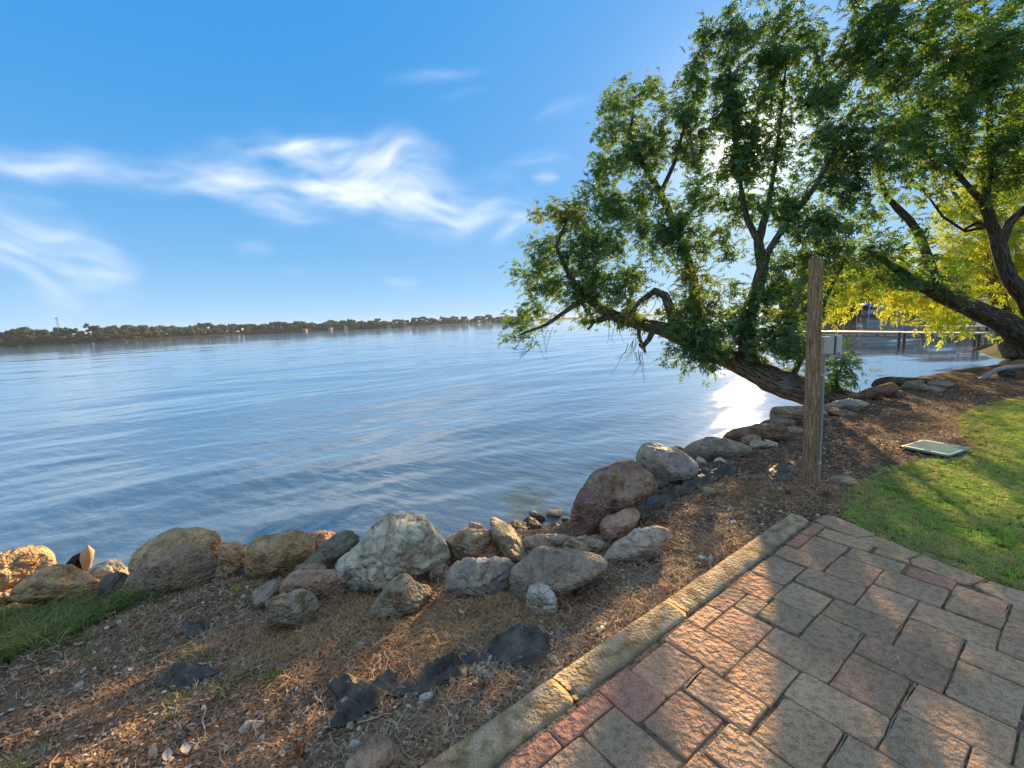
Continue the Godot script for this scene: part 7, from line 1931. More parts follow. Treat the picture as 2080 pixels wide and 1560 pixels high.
		[Vector3(-104.8, -0.8, -562.5), 1.25, 2, 6.20, 0.69, "in the thin right end of the far shore at the waterline", "trees along the far shore"],
		[Vector3(-108.8, -0.8, -569.8), 1.50, 4, 5.89, 0.91, "in the thin right end of the far shore in back", "trees along the far shore"],
		[Vector3(-103.8, -0.8, -568.5), 1.26, 5, 0.40, 0.74, "in the thin right end of the far shore at the waterline", "trees along the far shore"],
		[Vector3(-99.4, -0.8, -576.9), 1.72, 3, 0.13, 0.87, "in the thin right end of the far shore in back", "trees along the far shore"],
		[Vector3(-96, -0.8, -574.9), 1.44, 3, 3.36, 0.72, "in the thin right end of the far shore at the waterline", "trees along the far shore"],
		[Vector3(-99.8, -0.8, -583.3), 1.84, 5, 1.13, 1.17, "in the thin right end of the far shore in back", "trees along the far shore"],
		[Vector3(-92.8, -0.8, -582.7), 1.26, 2, 0.36, 0.80, "in the thin right end of the far shore at the waterline", "trees along the far shore"],
		[Vector3(-90.2, -0.8, -588.6), 1.36, 3, 4.99, 1.18, "in the thin right end of the far shore in back", "trees along the far shore"],
		[Vector3(-86.4, -0.8, -589.1), 1.24, 4, 2.77, 0.77, "in the thin right end of the far shore at the waterline", "trees along the far shore"],
		[Vector3(-86.9, -0.8, -595.5), 1.59, 1, 4.00, 1.01, "in the thin right end of the far shore in back", "trees along the far shore"],
		[Vector3(-79.4, -0.8, -595.4), 1.33, 4, 1.69, 0.99, "in the thin right end of the far shore at the waterline", "trees along the far shore"],
		[Vector3(-82, -0.8, -601.6), 1.87, 0, 1.56, 1.10, "in the thin right end of the far shore in back", "trees along the far shore"],
		[Vector3(-77.1, -0.8, -600.4), 1.44, 5, 6.20, 0.94, "in the thin right end of the far shore at the waterline", "trees along the far shore"],
		[Vector3(-77.9, -0.8, -610), 1.38, 3, 3.45, 0.93, "in the thin right end of the far shore in back", "trees along the far shore"],
		[Vector3(-74.9, -0.8, -607.6), 1.37, 5, 2.30, 0.99, "in the thin right end of the far shore at the waterline", "trees along the far shore"],
		[Vector3(-75.8, -0.8, -614.6), 1.41, 1, 2.45, 1.10, "in the thin right end of the far shore in back", "trees along the far shore"],
		[Vector3(-68.1, -0.8, -612.6), 1.38, 0, 4.09, 0.69, "in the thin right end of the far shore at the waterline", "trees along the far shore"],
		[Vector3(-67, -0.8, -619.6), 1.47, 0, 3.86, 0.90, "in the thin right end of the far shore in back", "trees along the far shore"],
		[Vector3(-63.5, -0.8, -618.4), 1.29, 1, 4.60, 0.51, "in the thin right end of the far shore at the waterline", "trees along the far shore"],
		[Vector3(-62.2, -0.8, -627.4), 1.78, 4, 5.73, 1.16, "in the thin right end of the far shore in back", "trees along the far shore"],
		[Vector3(-56.3, -0.8, -626), 1.30, 1, 1.93, 0.57, "in the thin right end of the far shore at the waterline", "trees along the far shore"],
		[Vector3(-59.3, -0.8, -633.7), 1.66, 3, 0.18, 0.75, "in the thin right end of the far shore in back", "trees along the far shore"],
		[Vector3(-51, -0.8, -632.2), 1.41, 0, 1.28, 0.57, "on the far shore beside the leaning tree's lowest leaves at the waterline", "trees along the far shore"],
		[Vector3(-51, -0.8, -640.2), 1.51, 5, 4.02, 0.86, "on the far shore beside the leaning tree's lowest leaves in back", "trees along the far shore"],
		[Vector3(-48.5, -0.8, -637.9), 1.54, 1, 5.34, 0.66, "on the far shore beside the leaning tree's lowest leaves at the waterline", "trees along the far shore"],
		[Vector3(-46, -0.8, -644.6), 1.82, 4, 2.08, 1.15, "on the far shore beside the leaning tree's lowest leaves in back", "trees along the far shore"],
		[Vector3(-36.9, -0.8, -642), 1.38, 5, 4.03, 0.54, "on the far shore beside the leaning tree's lowest leaves at the waterline", "trees along the far shore"],
		[Vector3(-37.3, -0.8, -651), 1.48, 0, 1.13, 1.16, "on the far shore beside the leaning tree's lowest leaves in back", "trees along the far shore"],
		[Vector3(-34.6, -0.8, -648.5), 1.41, 6, 1.42, 0.98, "on the far shore beside the leaning tree's lowest leaves at the waterline", "trees along the far shore"],
		[Vector3(-35.8, -0.8, -658.2), 1.42, 3, 3.89, 0.99, "on the far shore beside the leaning tree's lowest leaves in back", "trees along the far shore"],
		[Vector3(-30.1, -0.8, -653.7), 1.39, 6, 1.22, 0.66, "on the far shore beside the leaning tree's lowest leaves at the waterline", "trees along the far shore"],
		[Vector3(-30.6, -0.8, -661.9), 1.59, 1, 3.15, 1.21, "on the far shore beside the leaning tree's lowest leaves in back", "trees along the far shore"],
		[Vector3(-24.2, -0.8, -659.6), 1.42, 4, 5.35, 0.69, "on the far shore beside the leaning tree's lowest leaves at the waterline", "trees along the far shore"],
		[Vector3(-24.2, -0.8, -668.7), 1.47, 0, 2.17, 0.86, "on the far shore beside the leaning tree's lowest leaves in back", "trees along the far shore"],
		[Vector3(-14.2, -0.8, -666.2), 1.34, 4, 1.06, 0.59, "on the far shore beside the leaning tree's lowest leaves at the waterline", "trees along the far shore"],
		[Vector3(-14.6, -0.8, -674.3), 1.70, 5, 1.10, 1.04, "on the far shore beside the leaning tree's lowest leaves in back", "trees along the far shore"],
		[Vector3(-8.9, -0.8, -672.9), 1.28, 0, 2.35, 0.65, "on the far shore beside the leaning tree's lowest leaves at the waterline", "trees along the far shore"],
		[Vector3(-7.6, -0.8, -682.3), 1.61, 0, 1.69, 1.02, "on the far shore beside the leaning tree's lowest leaves in back", "trees along the far shore"],
		[Vector3(-5.4, -0.8, -680.2), 1.64, 3, 6.25, 0.67, "on the far shore beside the leaning tree's lowest leaves at the waterline", "trees along the far shore"],
		[Vector3(-1.4, -0.8, -686.2), 1.57, 5, 0.91, 1.18, "on the far shore beside the leaning tree's lowest leaves in back", "trees along the far shore"],
		[Vector3(3.3, -0.8, -686.4), 1.42, 4, 5.42, 0.77, "on the far shore beside the leaning tree's lowest leaves at the waterline", "trees along the far shore"],
		[Vector3(2.2, -0.8, -692), 1.53, 5, 3.91, 1.05, "on the far shore beside the leaning tree's lowest leaves in back", "trees along the far shore"],
		[Vector3(10.4, -0.8, -692.9), 1.51, 6, 2.03, 0.64, "on the far shore beside the leaning tree's lowest leaves at the waterline", "trees along the far shore"],
		[Vector3(12.4, -0.8, -701.5), 1.50, 5, 4.26, 0.71, "on the far shore beside the leaning tree's lowest leaves in back", "trees along the far shore"],
		[Vector3(15.9, -0.8, -703.1), 1.28, 4, 1.19, 0.65, "on the far shore beside the leaning tree's lowest leaves at the waterline", "trees along the far shore"],
		[Vector3(18.4, -0.8, -711.1), 1.44, 5, 3.05, 1.20, "on the far shore beside the leaning tree's lowest leaves in back", "trees along the far shore"],
		[Vector3(21.2, -0.8, -714.1), 1.46, 3, 0.34, 0.55, "on the far shore beside the leaning tree's lowest leaves at the waterline", "trees along the far shore"],
		[Vector3(25.4, -0.8, -721.5), 1.70, 5, 3.47, 0.77, "on the far shore beside the leaning tree's lowest leaves in back", "trees along the far shore"],
		[Vector3(33.7, -0.8, -725.4), 1.38, 0, 1.74, 0.53, "on the far shore beside the leaning tree's lowest leaves at the waterline", "trees along the far shore"],
		[Vector3(28.9, -0.8, -732.7), 1.46, 4, 2.33, 0.76, "on the far shore beside the leaning tree's lowest leaves in back", "trees along the far shore"],
		[Vector3(72.3, -0.6, -114.4), 1.13, 5, 3.21, 1.09, "across the little bay left of the arching bough by the water", "trees across the bay"],
		[Vector3(77.1, -0.6, -124.8), 1.04, 1, 2.16, 0.97, "across the little bay left of the arching bough in back", "trees across the bay"],
		[Vector3(74.1, -0.6, -110), 1.08, 1, 6.12, 1.10, "across the little bay left of the arching bough by the water", "trees across the bay"],
		[Vector3(80.7, -0.6, -121.9), 1.01, 1, 3.20, 1.04, "across the little bay left of the arching bough in back", "trees across the bay"],
		[Vector3(79.7, -0.6, -111.5), 1.07, 4, 5.05, 1.06, "across the little bay left of the arching bough by the water", "trees across the bay"],
		[Vector3(86.9, -0.6, -122.5), 0.96, 5, 0.20, 1.01, "across the little bay left of the arching bough in back", "trees across the bay"],
		[Vector3(83.5, -0.6, -112.4), 1.24, 1, 4.57, 1.28, "across the little bay left of the arching bough by the water", "trees across the bay"],
		[Vector3(90.1, -0.6, -120.9), 1.29, 0, 2.25, 1.21, "across the little bay left of the arching bough in back", "trees across the bay"],
		[Vector3(86.3, -0.6, -111.3), 0.96, 0, 3.42, 1.09, "across the little bay left of the arching bough by the water", "trees across the bay"],
		[Vector3(93.2, -0.6, -119.4), 0.93, 5, 0.50, 1.06, "across the little bay left of the arching bough in back", "trees across the bay"],
		[Vector3(89, -0.6, -110.1), 1.18, 0, 3.47, 1.34, "across the little bay left of the arching bough by the water", "trees across the bay"],
		[Vector3(96.9, -0.6, -120.9), 0.90, 4, 1.77, 1.03, "across the little bay left of the arching bough in back", "trees across the bay"],
		[Vector3(92.1, -0.6, -110.3), 1.23, 0, 2.27, 1.13, "across the little bay left of the arching bough by the water", "trees across the bay"],
		[Vector3(100.9, -0.6, -120.7), 1.08, 1, 4.19, 1.09, "across the little bay left of the arching bough in back", "trees across the bay"],
		[Vector3(92.4, -0.6, -106.7), 0.99, 4, 0.99, 1.02, "across the little bay left of the arching bough by the water", "trees across the bay"],
		[Vector3(103.3, -0.6, -119.1), 1.12, 4, 3.75, 1.12, "across the little bay left of the arching bough in back", "trees across the bay"],
		[Vector3(96.5, -0.6, -107), 1.08, 0, 3.21, 1.22, "across the little bay right of the bough's foot by the water", "trees across the bay"],
		[Vector3(107.6, -0.6, -119.8), 0.98, 5, 3.68, 1.10, "across the little bay right of the bough's foot in back", "trees across the bay"],
		[Vector3(102, -0.6, -107.3), 0.94, 1, 5.82, 1.04, "across the little bay right of the bough's foot by the water", "trees across the bay"],
		[Vector3(110.1, -0.6, -117.4), 1.02, 5, 3.28, 1.00, "across the little bay right of the bough's foot in back", "trees across the bay"],
		[Vector3(102.6, -0.6, -105.1), 1.09, 5, 1.56, 1.34, "across the little bay right of the bough's foot by the water", "trees across the bay"],
		[Vector3(110.4, -0.6, -113.3), 1.15, 4, 0.37, 1.24, "across the little bay right of the bough's foot in back", "trees across the bay"],
		[Vector3(104.7, -0.6, -103.4), 1.02, 0, 2.97, 1.03, "across the little bay right of the bough's foot by the water", "trees across the bay"],
		[Vector3(115.1, -0.6, -112), 1.13, 5, 2.55, 1.27, "across the little bay right of the bough's foot in back", "trees across the bay"],
		[Vector3(104, -0.6, -99.3), 1.06, 1, 4.70, 1.22, "across the little bay right of the bough's foot by the water", "trees across the bay"],
		[Vector3(115.1, -0.6, -109.1), 1.17, 1, 3.22, 1.45, "across the little bay right of the bough's foot in back", "trees across the bay"],
		[Vector3(105.9, -0.6, -98.1), 0.93, 0, 4.19, 0.95, "across the little bay right of the bough's foot by the water", "trees across the bay"],
		[Vector3(116.3, -0.6, -107.6), 1.28, 4, 2.03, 1.36, "across the little bay right of the bough's foot in back", "trees across the bay"],
		[Vector3(104.7, -0.6, -92.9), 0.94, 4, 1.64, 1.00, "across the little bay right of the bough's foot by the water", "trees across the bay"],
		[Vector3(115.6, -0.6, -103), 1.03, 4, 0.37, 1.02, "across the little bay right of the bough's foot in back", "trees across the bay"],
		[Vector3(104, -0.6, -89.6), 1.03, 5, 4.11, 1.25, "across the little bay right of the bough's foot by the water", "trees across the bay"],
		[Vector3(117.8, -0.6, -101.7), 1.13, 4, 2.14, 1.18, "across the little bay right of the bough's foot in back", "trees across the bay"],
		[Vector3(104.7, -0.6, -88), 1.01, 4, 1.38, 0.99, "across the little bay right of the bough's foot by the water", "trees across the bay"],
		[Vector3(114.2, -0.6, -95.3), 1.07, 1, 5.31, 1.18, "across the little bay right of the bough's foot in back", "trees across the bay"],
		[Vector3(103.4, -0.6, -84.3), 1.07, 4, 1.26, 1.11, "across the little bay right of the bough's foot by the water", "trees across the bay"],
		[Vector3(118.5, -0.6, -96.1), 0.98, 5, 5.60, 1.15, "across the little bay right of the bough's foot in back", "trees across the bay"],
		[Vector3(102.9, -0.6, -81.1), 0.95, 1, 0.65, 0.92, "across the little bay right of the bough's foot by the water", "trees across the bay"],
		[Vector3(114.1, -0.6, -89.6), 1.07, 5, 6.23, 1.02, "across the little bay right of the bough's foot in back", "trees across the bay"],
		[Vector3(102.9, -0.6, -78.3), 1.11, 4, 0.18, 1.21, "across the little bay right of the bough's foot by the water", "trees across the bay"],
		[Vector3(115.3, -0.6, -87.1), 1.05, 5, 6.13, 1.05, "across the little bay right of the bough's foot in back", "trees across the bay"]]:
		var pk: int = s[2]
		var key := "%d" % pk
		var t: Node3D
		if not made.has(key):
			t = thing("distant_tree", "", "tree", Vector3.ZERO, "")
			solid("crown", protos[pk][0], M.far_leaf, t).position = Vector3(0, 0.5, 0)
			solid("trunk", trunk, M.twig, t)
			made[key] = t
		else:
			t = made[key].duplicate()
			t.name = numbered("distant_tree")
			add_child(t, true)
		t.position = s[0]
		t.rotation.y = s[3]
		t.scale = Vector3(s[1], s[4], s[1])
		tag(t, "%s dark tree %s" % [kinds[protos[pk][1]], s[5]], "tree", s[6])


# ---------------------------------------------------------------- built things
func make_post() -> void:
	var base: Vector3 = Vector3(2.577, -0.034, -3.718)
	var top: Vector3 = Vector3(2.53, 1.875, -3.72)
	var t := thing("timber_post", "tall weathered round timber post standing in the bare soil beside the patio corner", "post", base)
	var b := Buf.new()
	var up := top - base
	var sides := 56
	var rows := 70
	for j in rows + 1:
		var f := float(j) / rows
		var r := lerpf(0.0565, 0.0495, f)
		if j == rows:
			r -= 0.004
		for k in sides + 1:
			var a := TAU * k / sides
			var g := rough_noise.get_noise_2d(cos(a) * 40.0 + 500.0, f * 60.0 + sin(a) * 40.0) * 0.004
			var split := absf(wrapf(a - 1.3 - 0.07 * sin(f * 9.0), -PI, PI))
			g -= 0.02 * exp(-pow(split / 0.06, 2.0)) * smoothstep(0.85, 0.6, f)
			var split2 := absf(wrapf(a - 2.25 - 0.06 * sin(f * 5.0 + 1.0), -PI, PI))
			g -= 0.009 * exp(-pow(split2 / 0.045, 2.0)) * smoothstep(0.35, 0.75, f)
			var p := up * (f * 1.12 - 0.12 * (1.0 - f)) + Vector3(cos(a), 0, sin(a)) * (r + g)
			p.y += 0.012 * cos(a) * smoothstep(0.97, 1.0, f)
			var knot := 1.0
			for kn in [[2.0, 0.33, 0.16], [2.7, 0.62, 0.2], [1.7, 0.81, 0.15], [2.4, 0.14, 0.14]]:
				var kd: float = pow(wrapf(a - kn[0], -PI, PI) / kn[2], 2.0) + pow((f - kn[1]) / (kn[2] * 0.09), 2.0)
				knot -= 0.55 * exp(-kd)
			b.add(p if j > 0 else p - Vector3(0, 0.2, 0), Vector2(float(k) / sides, f * 3.0), Color(0.46, 0.395, 0.315) * lerpf(0.92, 1.08, smoothstep(0.0, 1.0, f)) * knot)
	for p in b.v.size():
		b.v[p].y = minf(b.v[p].y, up.y + 0.02)
	for j in rows:
		for k in sides:
			var a := j * (sides + 1) + k
			b.quad(a, a + 1, a + sides + 2, a + sides + 1)
	var m := b.add(up + Vector3(0, 0.004, 0), Vector2.ZERO, Color(0.3, 0.24, 0.18))
	for k in sides:
		b.tri(rows * (sides + 1) + k, rows * (sides + 1) + k + 1, m)
	solid("shaft", fixed(b).mesh(), M.timber, t)

	# electrical box on the side of the post, fed by a conduit
	var at: Vector3 = Vector3(2.686, 1.177, -3.759)
	var e := thing("electrical_box", "beige outdoor electrical box on the side of the timber post with grey conduit", "electrical box", at)
	var turn := Basis(Vector3.UP, deg_to_rad(-17.0))
	var cream := Color(0.5, 0.47, 0.4)
	var bb := Buf.new()
	bb.box(Transform3D(turn, Vector3.ZERO), Vector3(0.085, 0.148, 0.1), 0.006, cream)
	solid("housing", bb.mesh(true), M.painted, e)
	bb = Buf.new()
	bb.box(Transform3D(turn, turn * Vector3(0.072, 0.0, 0.0)), Vector3(0.046, 0.172, 0.118), 0.012, cream * 1.08)
	var cover := solid("cover", bb.mesh(true), M.painted, e)
	bb = Buf.new()
	bb.box(Transform3D(turn, turn * Vector3(0.046, 0.0, 0.0)), Vector3(0.006, 0.15, 0.104), 0.0, Color(0.05, 0.05, 0.05))
	solid("gasket", bb.mesh(true), M.plastic, e)
	bb = Buf.new()
	bb.box(Transform3D(turn, turn * Vector3(0.04, 0.08, 0.02)), Vector3(0.03, 0.014, 0.02), 0.003, cream * 0.9)
	bb.box(Transform3D(turn, turn * Vector3(0.04, 0.08, -0.025)), Vector3(0.03, 0.014, 0.02), 0.003, cream * 0.9)
	solid("hinge", bb.mesh(true), M.painted, e)
	bb = Buf.new()
	bb.box(Transform3D(turn, turn * Vector3(0.07, -0.068, 0.0605)), Vector3(0.02, 0.018, 0.003), 0.0, Color(0.2, 0.2, 0.19))
	solid("latch", bb.mesh(true), M.plastic, cover)
	bb = Buf.new()
	var low: Vector3 = Vector3(2.664, -0.033, -3.736)
	var high: Vector3 = Vector3(2.654, 1.108, -3.749)
	bb.tube(PackedVector3Array([low - at - Vector3(0, 0.2, 0), (low + high) * 0.5 - at + Vector3(0.004, 0, 0), high - at]), PackedFloat32Array([0.0165, 0.0165, 0.0165]), 14, true, null, 0.0, Color(0.27, 0.265, 0.25))
	bb.tube(PackedVector3Array([high - at - Vector3(0, 0.05, 0), high - at]), PackedFloat32Array([0.021, 0.021]), 14, true, null, 0.0, Color(0.29, 0.285, 0.27))
	solid("conduit", bb.mesh(), M.plastic, e)
	for f in [0.16, 0.84]:
		bb = Buf.new()
		var c: Vector3 = low.lerp(high, f) - at
		bb.tube(PackedVector3Array([c - Vector3(0, 0.01, 0), c + Vector3(0, 0.01, 0)]), PackedFloat32Array([0.0195, 0.0195]), 14, true, null, 0.0, Color(0.5, 0.5, 0.48))
		bb.box(Transform3D(Basis(), c + Vector3(-0.03, 0, -0.006)), Vector3(0.05, 0.018, 0.006), 0.0, Color(0.5, 0.5, 0.48))
		solid("strap", bb.mesh(true), M.painted, e)


func make_valve_lid() -> void:
	var o: Vector3 = Vector3(4.349, -0.03, -4.419)
	var bx: Vector3 = Vector3(0.16, 0, 0.347)
	var bz: Vector3 = Vector3(-0.406, 0, 0.187)
	var t := thing("valve_box", "green ribbed plastic valve box lid set in the soil at the lawn edge", "valve box", o)
	var x := bx.normalized()
	var z := bz.normalized()
	var hx := bx.length() * 0.5
	var hz := bz.length() * 0.5
	var outline := func(hx_: float, hz_: float, r: float) -> PackedVector2Array:
		var p := PackedVector2Array()
		for q in 4:
			var cx: float = (hx_ - r) * [1, -1, -1, 1][q]
			var cz: float = (hz_ - r) * [1, 1, -1, -1][q]
			for k in 7:
				var a := PI / 2 * (q + k / 6.0)
				p.append(Vector2(cx + cos(a) * r, cz + sin(a) * r))
		return p
	var slab := func(sections: Array, col: Color) -> ArrayMesh:
		var b := Buf.new()
		var n := 28
		for s in sections:
			for p: Vector2 in outline.call(hx + s[0], hz + s[0], 0.035):
				b.add(x * p.x + z * p.y + Vector3.UP * s[1], Vector2.ZERO, col)
		for j in sections.size() - 1:
			for k in n:
				b.quad(j * n + k, j * n + (k + 1) % n, j * n + n + (k + 1) % n, j * n + n + k)
		var top := (sections.size() - 1) * n
		for k in range(1, n - 1):
			b.tri(top, top + k, top + k + 1)
		return fixed(b).mesh(true)
	var body := slab.call([[-0.012, -0.1], [-0.012, 0.022], [-0.02, 0.024]], Color(0.016, 0.022, 0.022))
	solid("box_body", body, M.plastic, t)
	var green := Color(0.2, 0.31, 0.235)
	var lid := solid("lid", slab.call([[0.0, 0.028], [0.004, 0.034], [0.004, 0.046], [-0.003, 0.051]], green), M.plastic, t)
	for k in 19:
		var b := Buf.new()
		var f := lerpf(-0.86, 0.86, k / 18.0)
		b.box(Transform3D(Basis(x, Vector3.UP, z), x * hx * f + Vector3.UP * 0.0515), Vector3(0.009, 0.008, hz * 1.62), 0.003, green * 1.05)
		solid("rib", b.mesh(true), M.plastic, lid)
	for s in [-1, 1]:
		var b := Buf.new()
		b.box(Transform3D(Basis(x, Vector3.UP, z), z * hz * 0.9 * s + Vector3.UP * 0.0515 + x * 0.02), Vector3(0.05, 0.004, 0.014), 0.0, Color(0.02, 0.03, 0.028))
		solid("finger_hole", b.mesh(true), M.plastic, lid)


func make_hose() -> void:
	var pts := PackedVector3Array([Vector3(9.181, -0.096, -8.61), Vector3(9.415, 0.014, -8.677), Vector3(9.659, 0.094, -8.739), Vector3(9.913, 0.127, -8.794), Vector3(10.306, 0.13, -8.895), Vector3(10.503, 0.106, -8.943)])
	var c := Curve3D.new()
	for k in pts.size():
		var d := (pts[mini(k + 1, pts.size() - 1)] - pts[maxi(k - 1, 0)]) / 6.0
		c.add_point(pts[k], -d, d)
	var t := thing("drain_hose", "pale ribbed drain hose with black coupling curving over the dark stone at the bank edge", "hose", pts[0])
	var line := PackedVector3Array()
	var rad := PackedFloat32Array()
	var length := c.get_baked_length()
	var n := int(length / 0.009)
	for k in n + 1:
		line.append(c.sample_baked(length * k / n) - pts[0])
		rad.append(0.044 if k % 2 == 0 else 0.039)
	var b := Buf.new()
	b.tube(line, rad, 16, true, null, 0.0, Color(0.24, 0.235, 0.21))
	solid("pipe", b.mesh(), M.plastic, t)
	b = Buf.new()
	var e := pts[-1] - pts[0]
	var d := (pts[-1] - pts[-2]).normalized()
	b.tube(PackedVector3Array([e - d * 0.06, e - d * 0.055, e + d * 0.05, e + d * 0.055, e + d * 0.3]), PackedFloat32Array([0.045, 0.056, 0.056, 0.048, 0.048]), 16, true, null, 0.0, Color(0.02, 0.02, 0.022))
	solid("coupling", b.mesh(), M.plastic, t)


func make_driftwood() -> void:
	var a: Vector3 = Vector3(-4.374, -0.708, -4.077)
	var z: Vector3 = Vector3(-4.195, -0.584, -4.044)
	var t := thing("driftwood", "broken dark driftwood log with pale split end wedged between two sunlit boulders", "driftwood", a)
	var b := Buf.new()
	var d := z - a
	b.tube(PackedVector3Array([Vector3.ZERO - d * 0.6, d * 0.3, d * 0.75, d * 0.97, d * 1.03]), PackedFloat32Array([0.07, 0.075, 0.065, 0.045, 0.01]), 12, true, rough_noise, 0.35, Color(0.1, 0.07, 0.045))
	solid("log", b.mesh(), M.bark, t)
	b = Buf.new()
	b.tube(PackedVector3Array([d * 0.8 + Vector3(0.05, -0.1, 0.05), d * 0.98 + Vector3(0.04, -0.01, 0.04), d * 1.12 + Vector3(0.03, 0.04, 0.03), d * 1.2 + Vector3(0.02, 0.09, 0.02)]), PackedFloat32Array([0.03, 0.05, 0.045, 0.008]), 9, true, rough_noise, 0.45, Color(0.42, 0.32, 0.21))
	solid("splinter", b.mesh(), M.twig, t)


func make_docks() -> void:
	for s in [["long grey dock with dark posts running straight across the little bay", Vector3(21.115, -0.17, -31.546), Vector3(24.047, -0.17, -22.501), [0.020, 0.619, 0.975]],
		["shorter pale dock farther off, partly hidden by yellow leaves", Vector3(28.719, -0.1, -30.848), Vector3(29.086, -0.1, -25.225), [0.05, 0.35, 0.65, 0.95]]]:
		var a: Vector3 = s[1]
		var z: Vector3 = s[2]
		var t := thing("dock", s[0], "dock", a, "docks beyond the bay")
		var d := (z - a)
		var n := d.normalized()
		var side := n.cross(Vector3.UP).normalized()
		var b := Buf.new()
		var frame := Basis(n, Vector3.UP, -side)
		b.box(Transform3D(frame, d * 0.5), Vector3(d.length(), 0.07, 1.2), 0.0, Color(0.26, 0.25, 0.23))
		solid("deck", b.mesh(true), M.painted, t)
		b = Buf.new()
		for q in [-0.6, 0.6]:
			b.box(Transform3D(frame, d * 0.5 + side * q - Vector3(0, 0.26, 0)), Vector3(d.length(), 0.05, 0.05), 0.0, Color(0.14, 0.14, 0.14))
		var m := int(d.length() / 1.1)
		for k in m:
			for q in [-0.6, 0.6]:
				b.box(Transform3D(frame, d * ((k + 0.5) / m) + side * q - Vector3(0, 0.15, 0)), Vector3(0.05, 0.2, 0.05), 0.0, Color(0.16, 0.16, 0.16))
		solid("side_frame", b.mesh(true), M.painted, t)
		for f in s[3]:
			for q in [-0.45, 0.45]:
				b = Buf.new()
				var p: Vector3 = d * f + side * q + n * q * 0.3
				b.tube(PackedVector3Array([p + Vector3(0, -2.2, 0), p + Vector3(0, 0.05, 0)]), PackedFloat32Array([0.07, 0.07]), 8, true, null, 0.0, Color(0.1, 0.095, 0.09))
				solid("post", b.mesh(), M.painted, t)
	# a white bench stands on the second dock
	var at: Vector3 = Vector3(28.914, -0.07, -27.86)
	var t := thing("dock_bench", "small white bench standing on the dock beneath the arching bough", "bench", at)
	for s in [["seat", Vector3(0, 0.42, 0), Vector3(1.3, 0.06, 0.4)], ["backrest", Vector3(0, 0.7, -0.2), Vector3(1.3, 0.3, 0.05)], ["leg", Vector3(-0.55, 0.2, 0), Vector3(0.08, 0.4, 0.36)], ["leg", Vector3(0.55, 0.2, 0), Vector3(0.08, 0.4, 0.36)]]:
		var b := Buf.new()
		b.box(Transform3D(Basis(), s[1]), s[2], 0.01, Color(0.78, 0.78, 0.76))
		solid(s[0], b.mesh(true), M.painted, t)
	# boat lifts with canopies against the far side of the bay
	for s in [["boat lift with a blue canopy left of the bough", Vector3(75.651, -0.9, -91.946), 6.0, Color(0.05, 0.13, 0.38), "grey motor boat stored beneath the left blue canopy"],
		["boat lift with a navy canopy half hidden by dark leaves", Vector3(82.485, -0.9, -93.966), 4.4, Color(0.03, 0.06, 0.16), "motor boat stored beneath the navy canopy"],
		["boat lift with a white canopy behind the bough", Vector3(86.614, -0.9, -80.831), 5.0, Color(0.6, 0.61, 0.63), "motor boat stored beneath the white canopy"]]:
		var w: float = s[2]
		var l := thing("boat_lift", s[0], "boat lift", s[1], "boat lifts on the far side of the bay")
		var b := Buf.new()
		var n := 10
		for k in n + 1:
			var a := PI * k / n
			for q in [-1.6, 1.6]:
				b.add(Vector3(-cos(a) * w * 0.5, 2.3 + sin(a) * 0.55, q), Vector2.ZERO, s[3])
		for k in n:
			b.quad(k * 2, k * 2 + 1, k * 2 + 3, k * 2 + 2)
		for e in 2:
			for k in range(1, n):
				b.tri(e, k * 2 + e, k * 2 + 2 + e)
		b.box(Transform3D(Basis(), Vector3(0, 2.2, 1.6)), Vector3(w, 0.5, 0.03), 0.0, s[3])
		solid("canopy", b.mesh(true), M.painted, l)
		for x in [-0.5, 0.5]:
			for q in [-1.5, 1.5]:
				b = Buf.new()
				b.box(Transform3D(Basis(), Vector3(x * w * 0.94, 0.4, q)), Vector3(0.1, 3.8, 0.1), 0.0, Color(0.4, 0.4, 0.4))
				solid("post", b.mesh(true), M.painted, l)
		var bt := thing("boat", s[4], "boat", s[1] + Vector3(0, 0.35, 0), "boats on their lifts")
		b = Buf.new()
		var prof := [[0.0, -0.1], [0.5, 0.0], [0.85, 0.45], [0.95, 0.75], [0.9, 0.8]]
		var len := w * 0.44
		for k in 13:
			var f := lerpf(-1.0, 1.0, k / 12.0)
			var bow := 1.0 - pow(maxf(f, 0.0), 2.4)
			for side in [-1, 1]:
				for p in prof:
					b.add(Vector3(f * len, p[1] + 0.25 * maxf(f, 0.0) * f, p[0] * side * bow * 0.95), Vector2.ZERO, Color(0.55, 0.55, 0.54) if p[1] > 0.3 else Color(0.2, 0.21, 0.24))
		for k in 12:
			for side in 2:
				for p in 4:
					var a := k * 10 + side * 5 + p
					b.quad(a, a + 1, a + 11, a + 10)
			b.quad(k * 10 + 4, k * 10 + 9, k * 10 + 19, k * 10 + 14)
		solid("hull", fixed(b).mesh(), M.painted, bt)
		b = Buf.new()
		b.box(Transform3D(Basis(), Vector3(-len * 0.1, 0.95, 0)), Vector3(len * 0.9, 0.35, 1.1), 0.12, Color(0.6, 0.6, 0.6))
		solid("cabin", b.mesh(true), M.painted, bt)


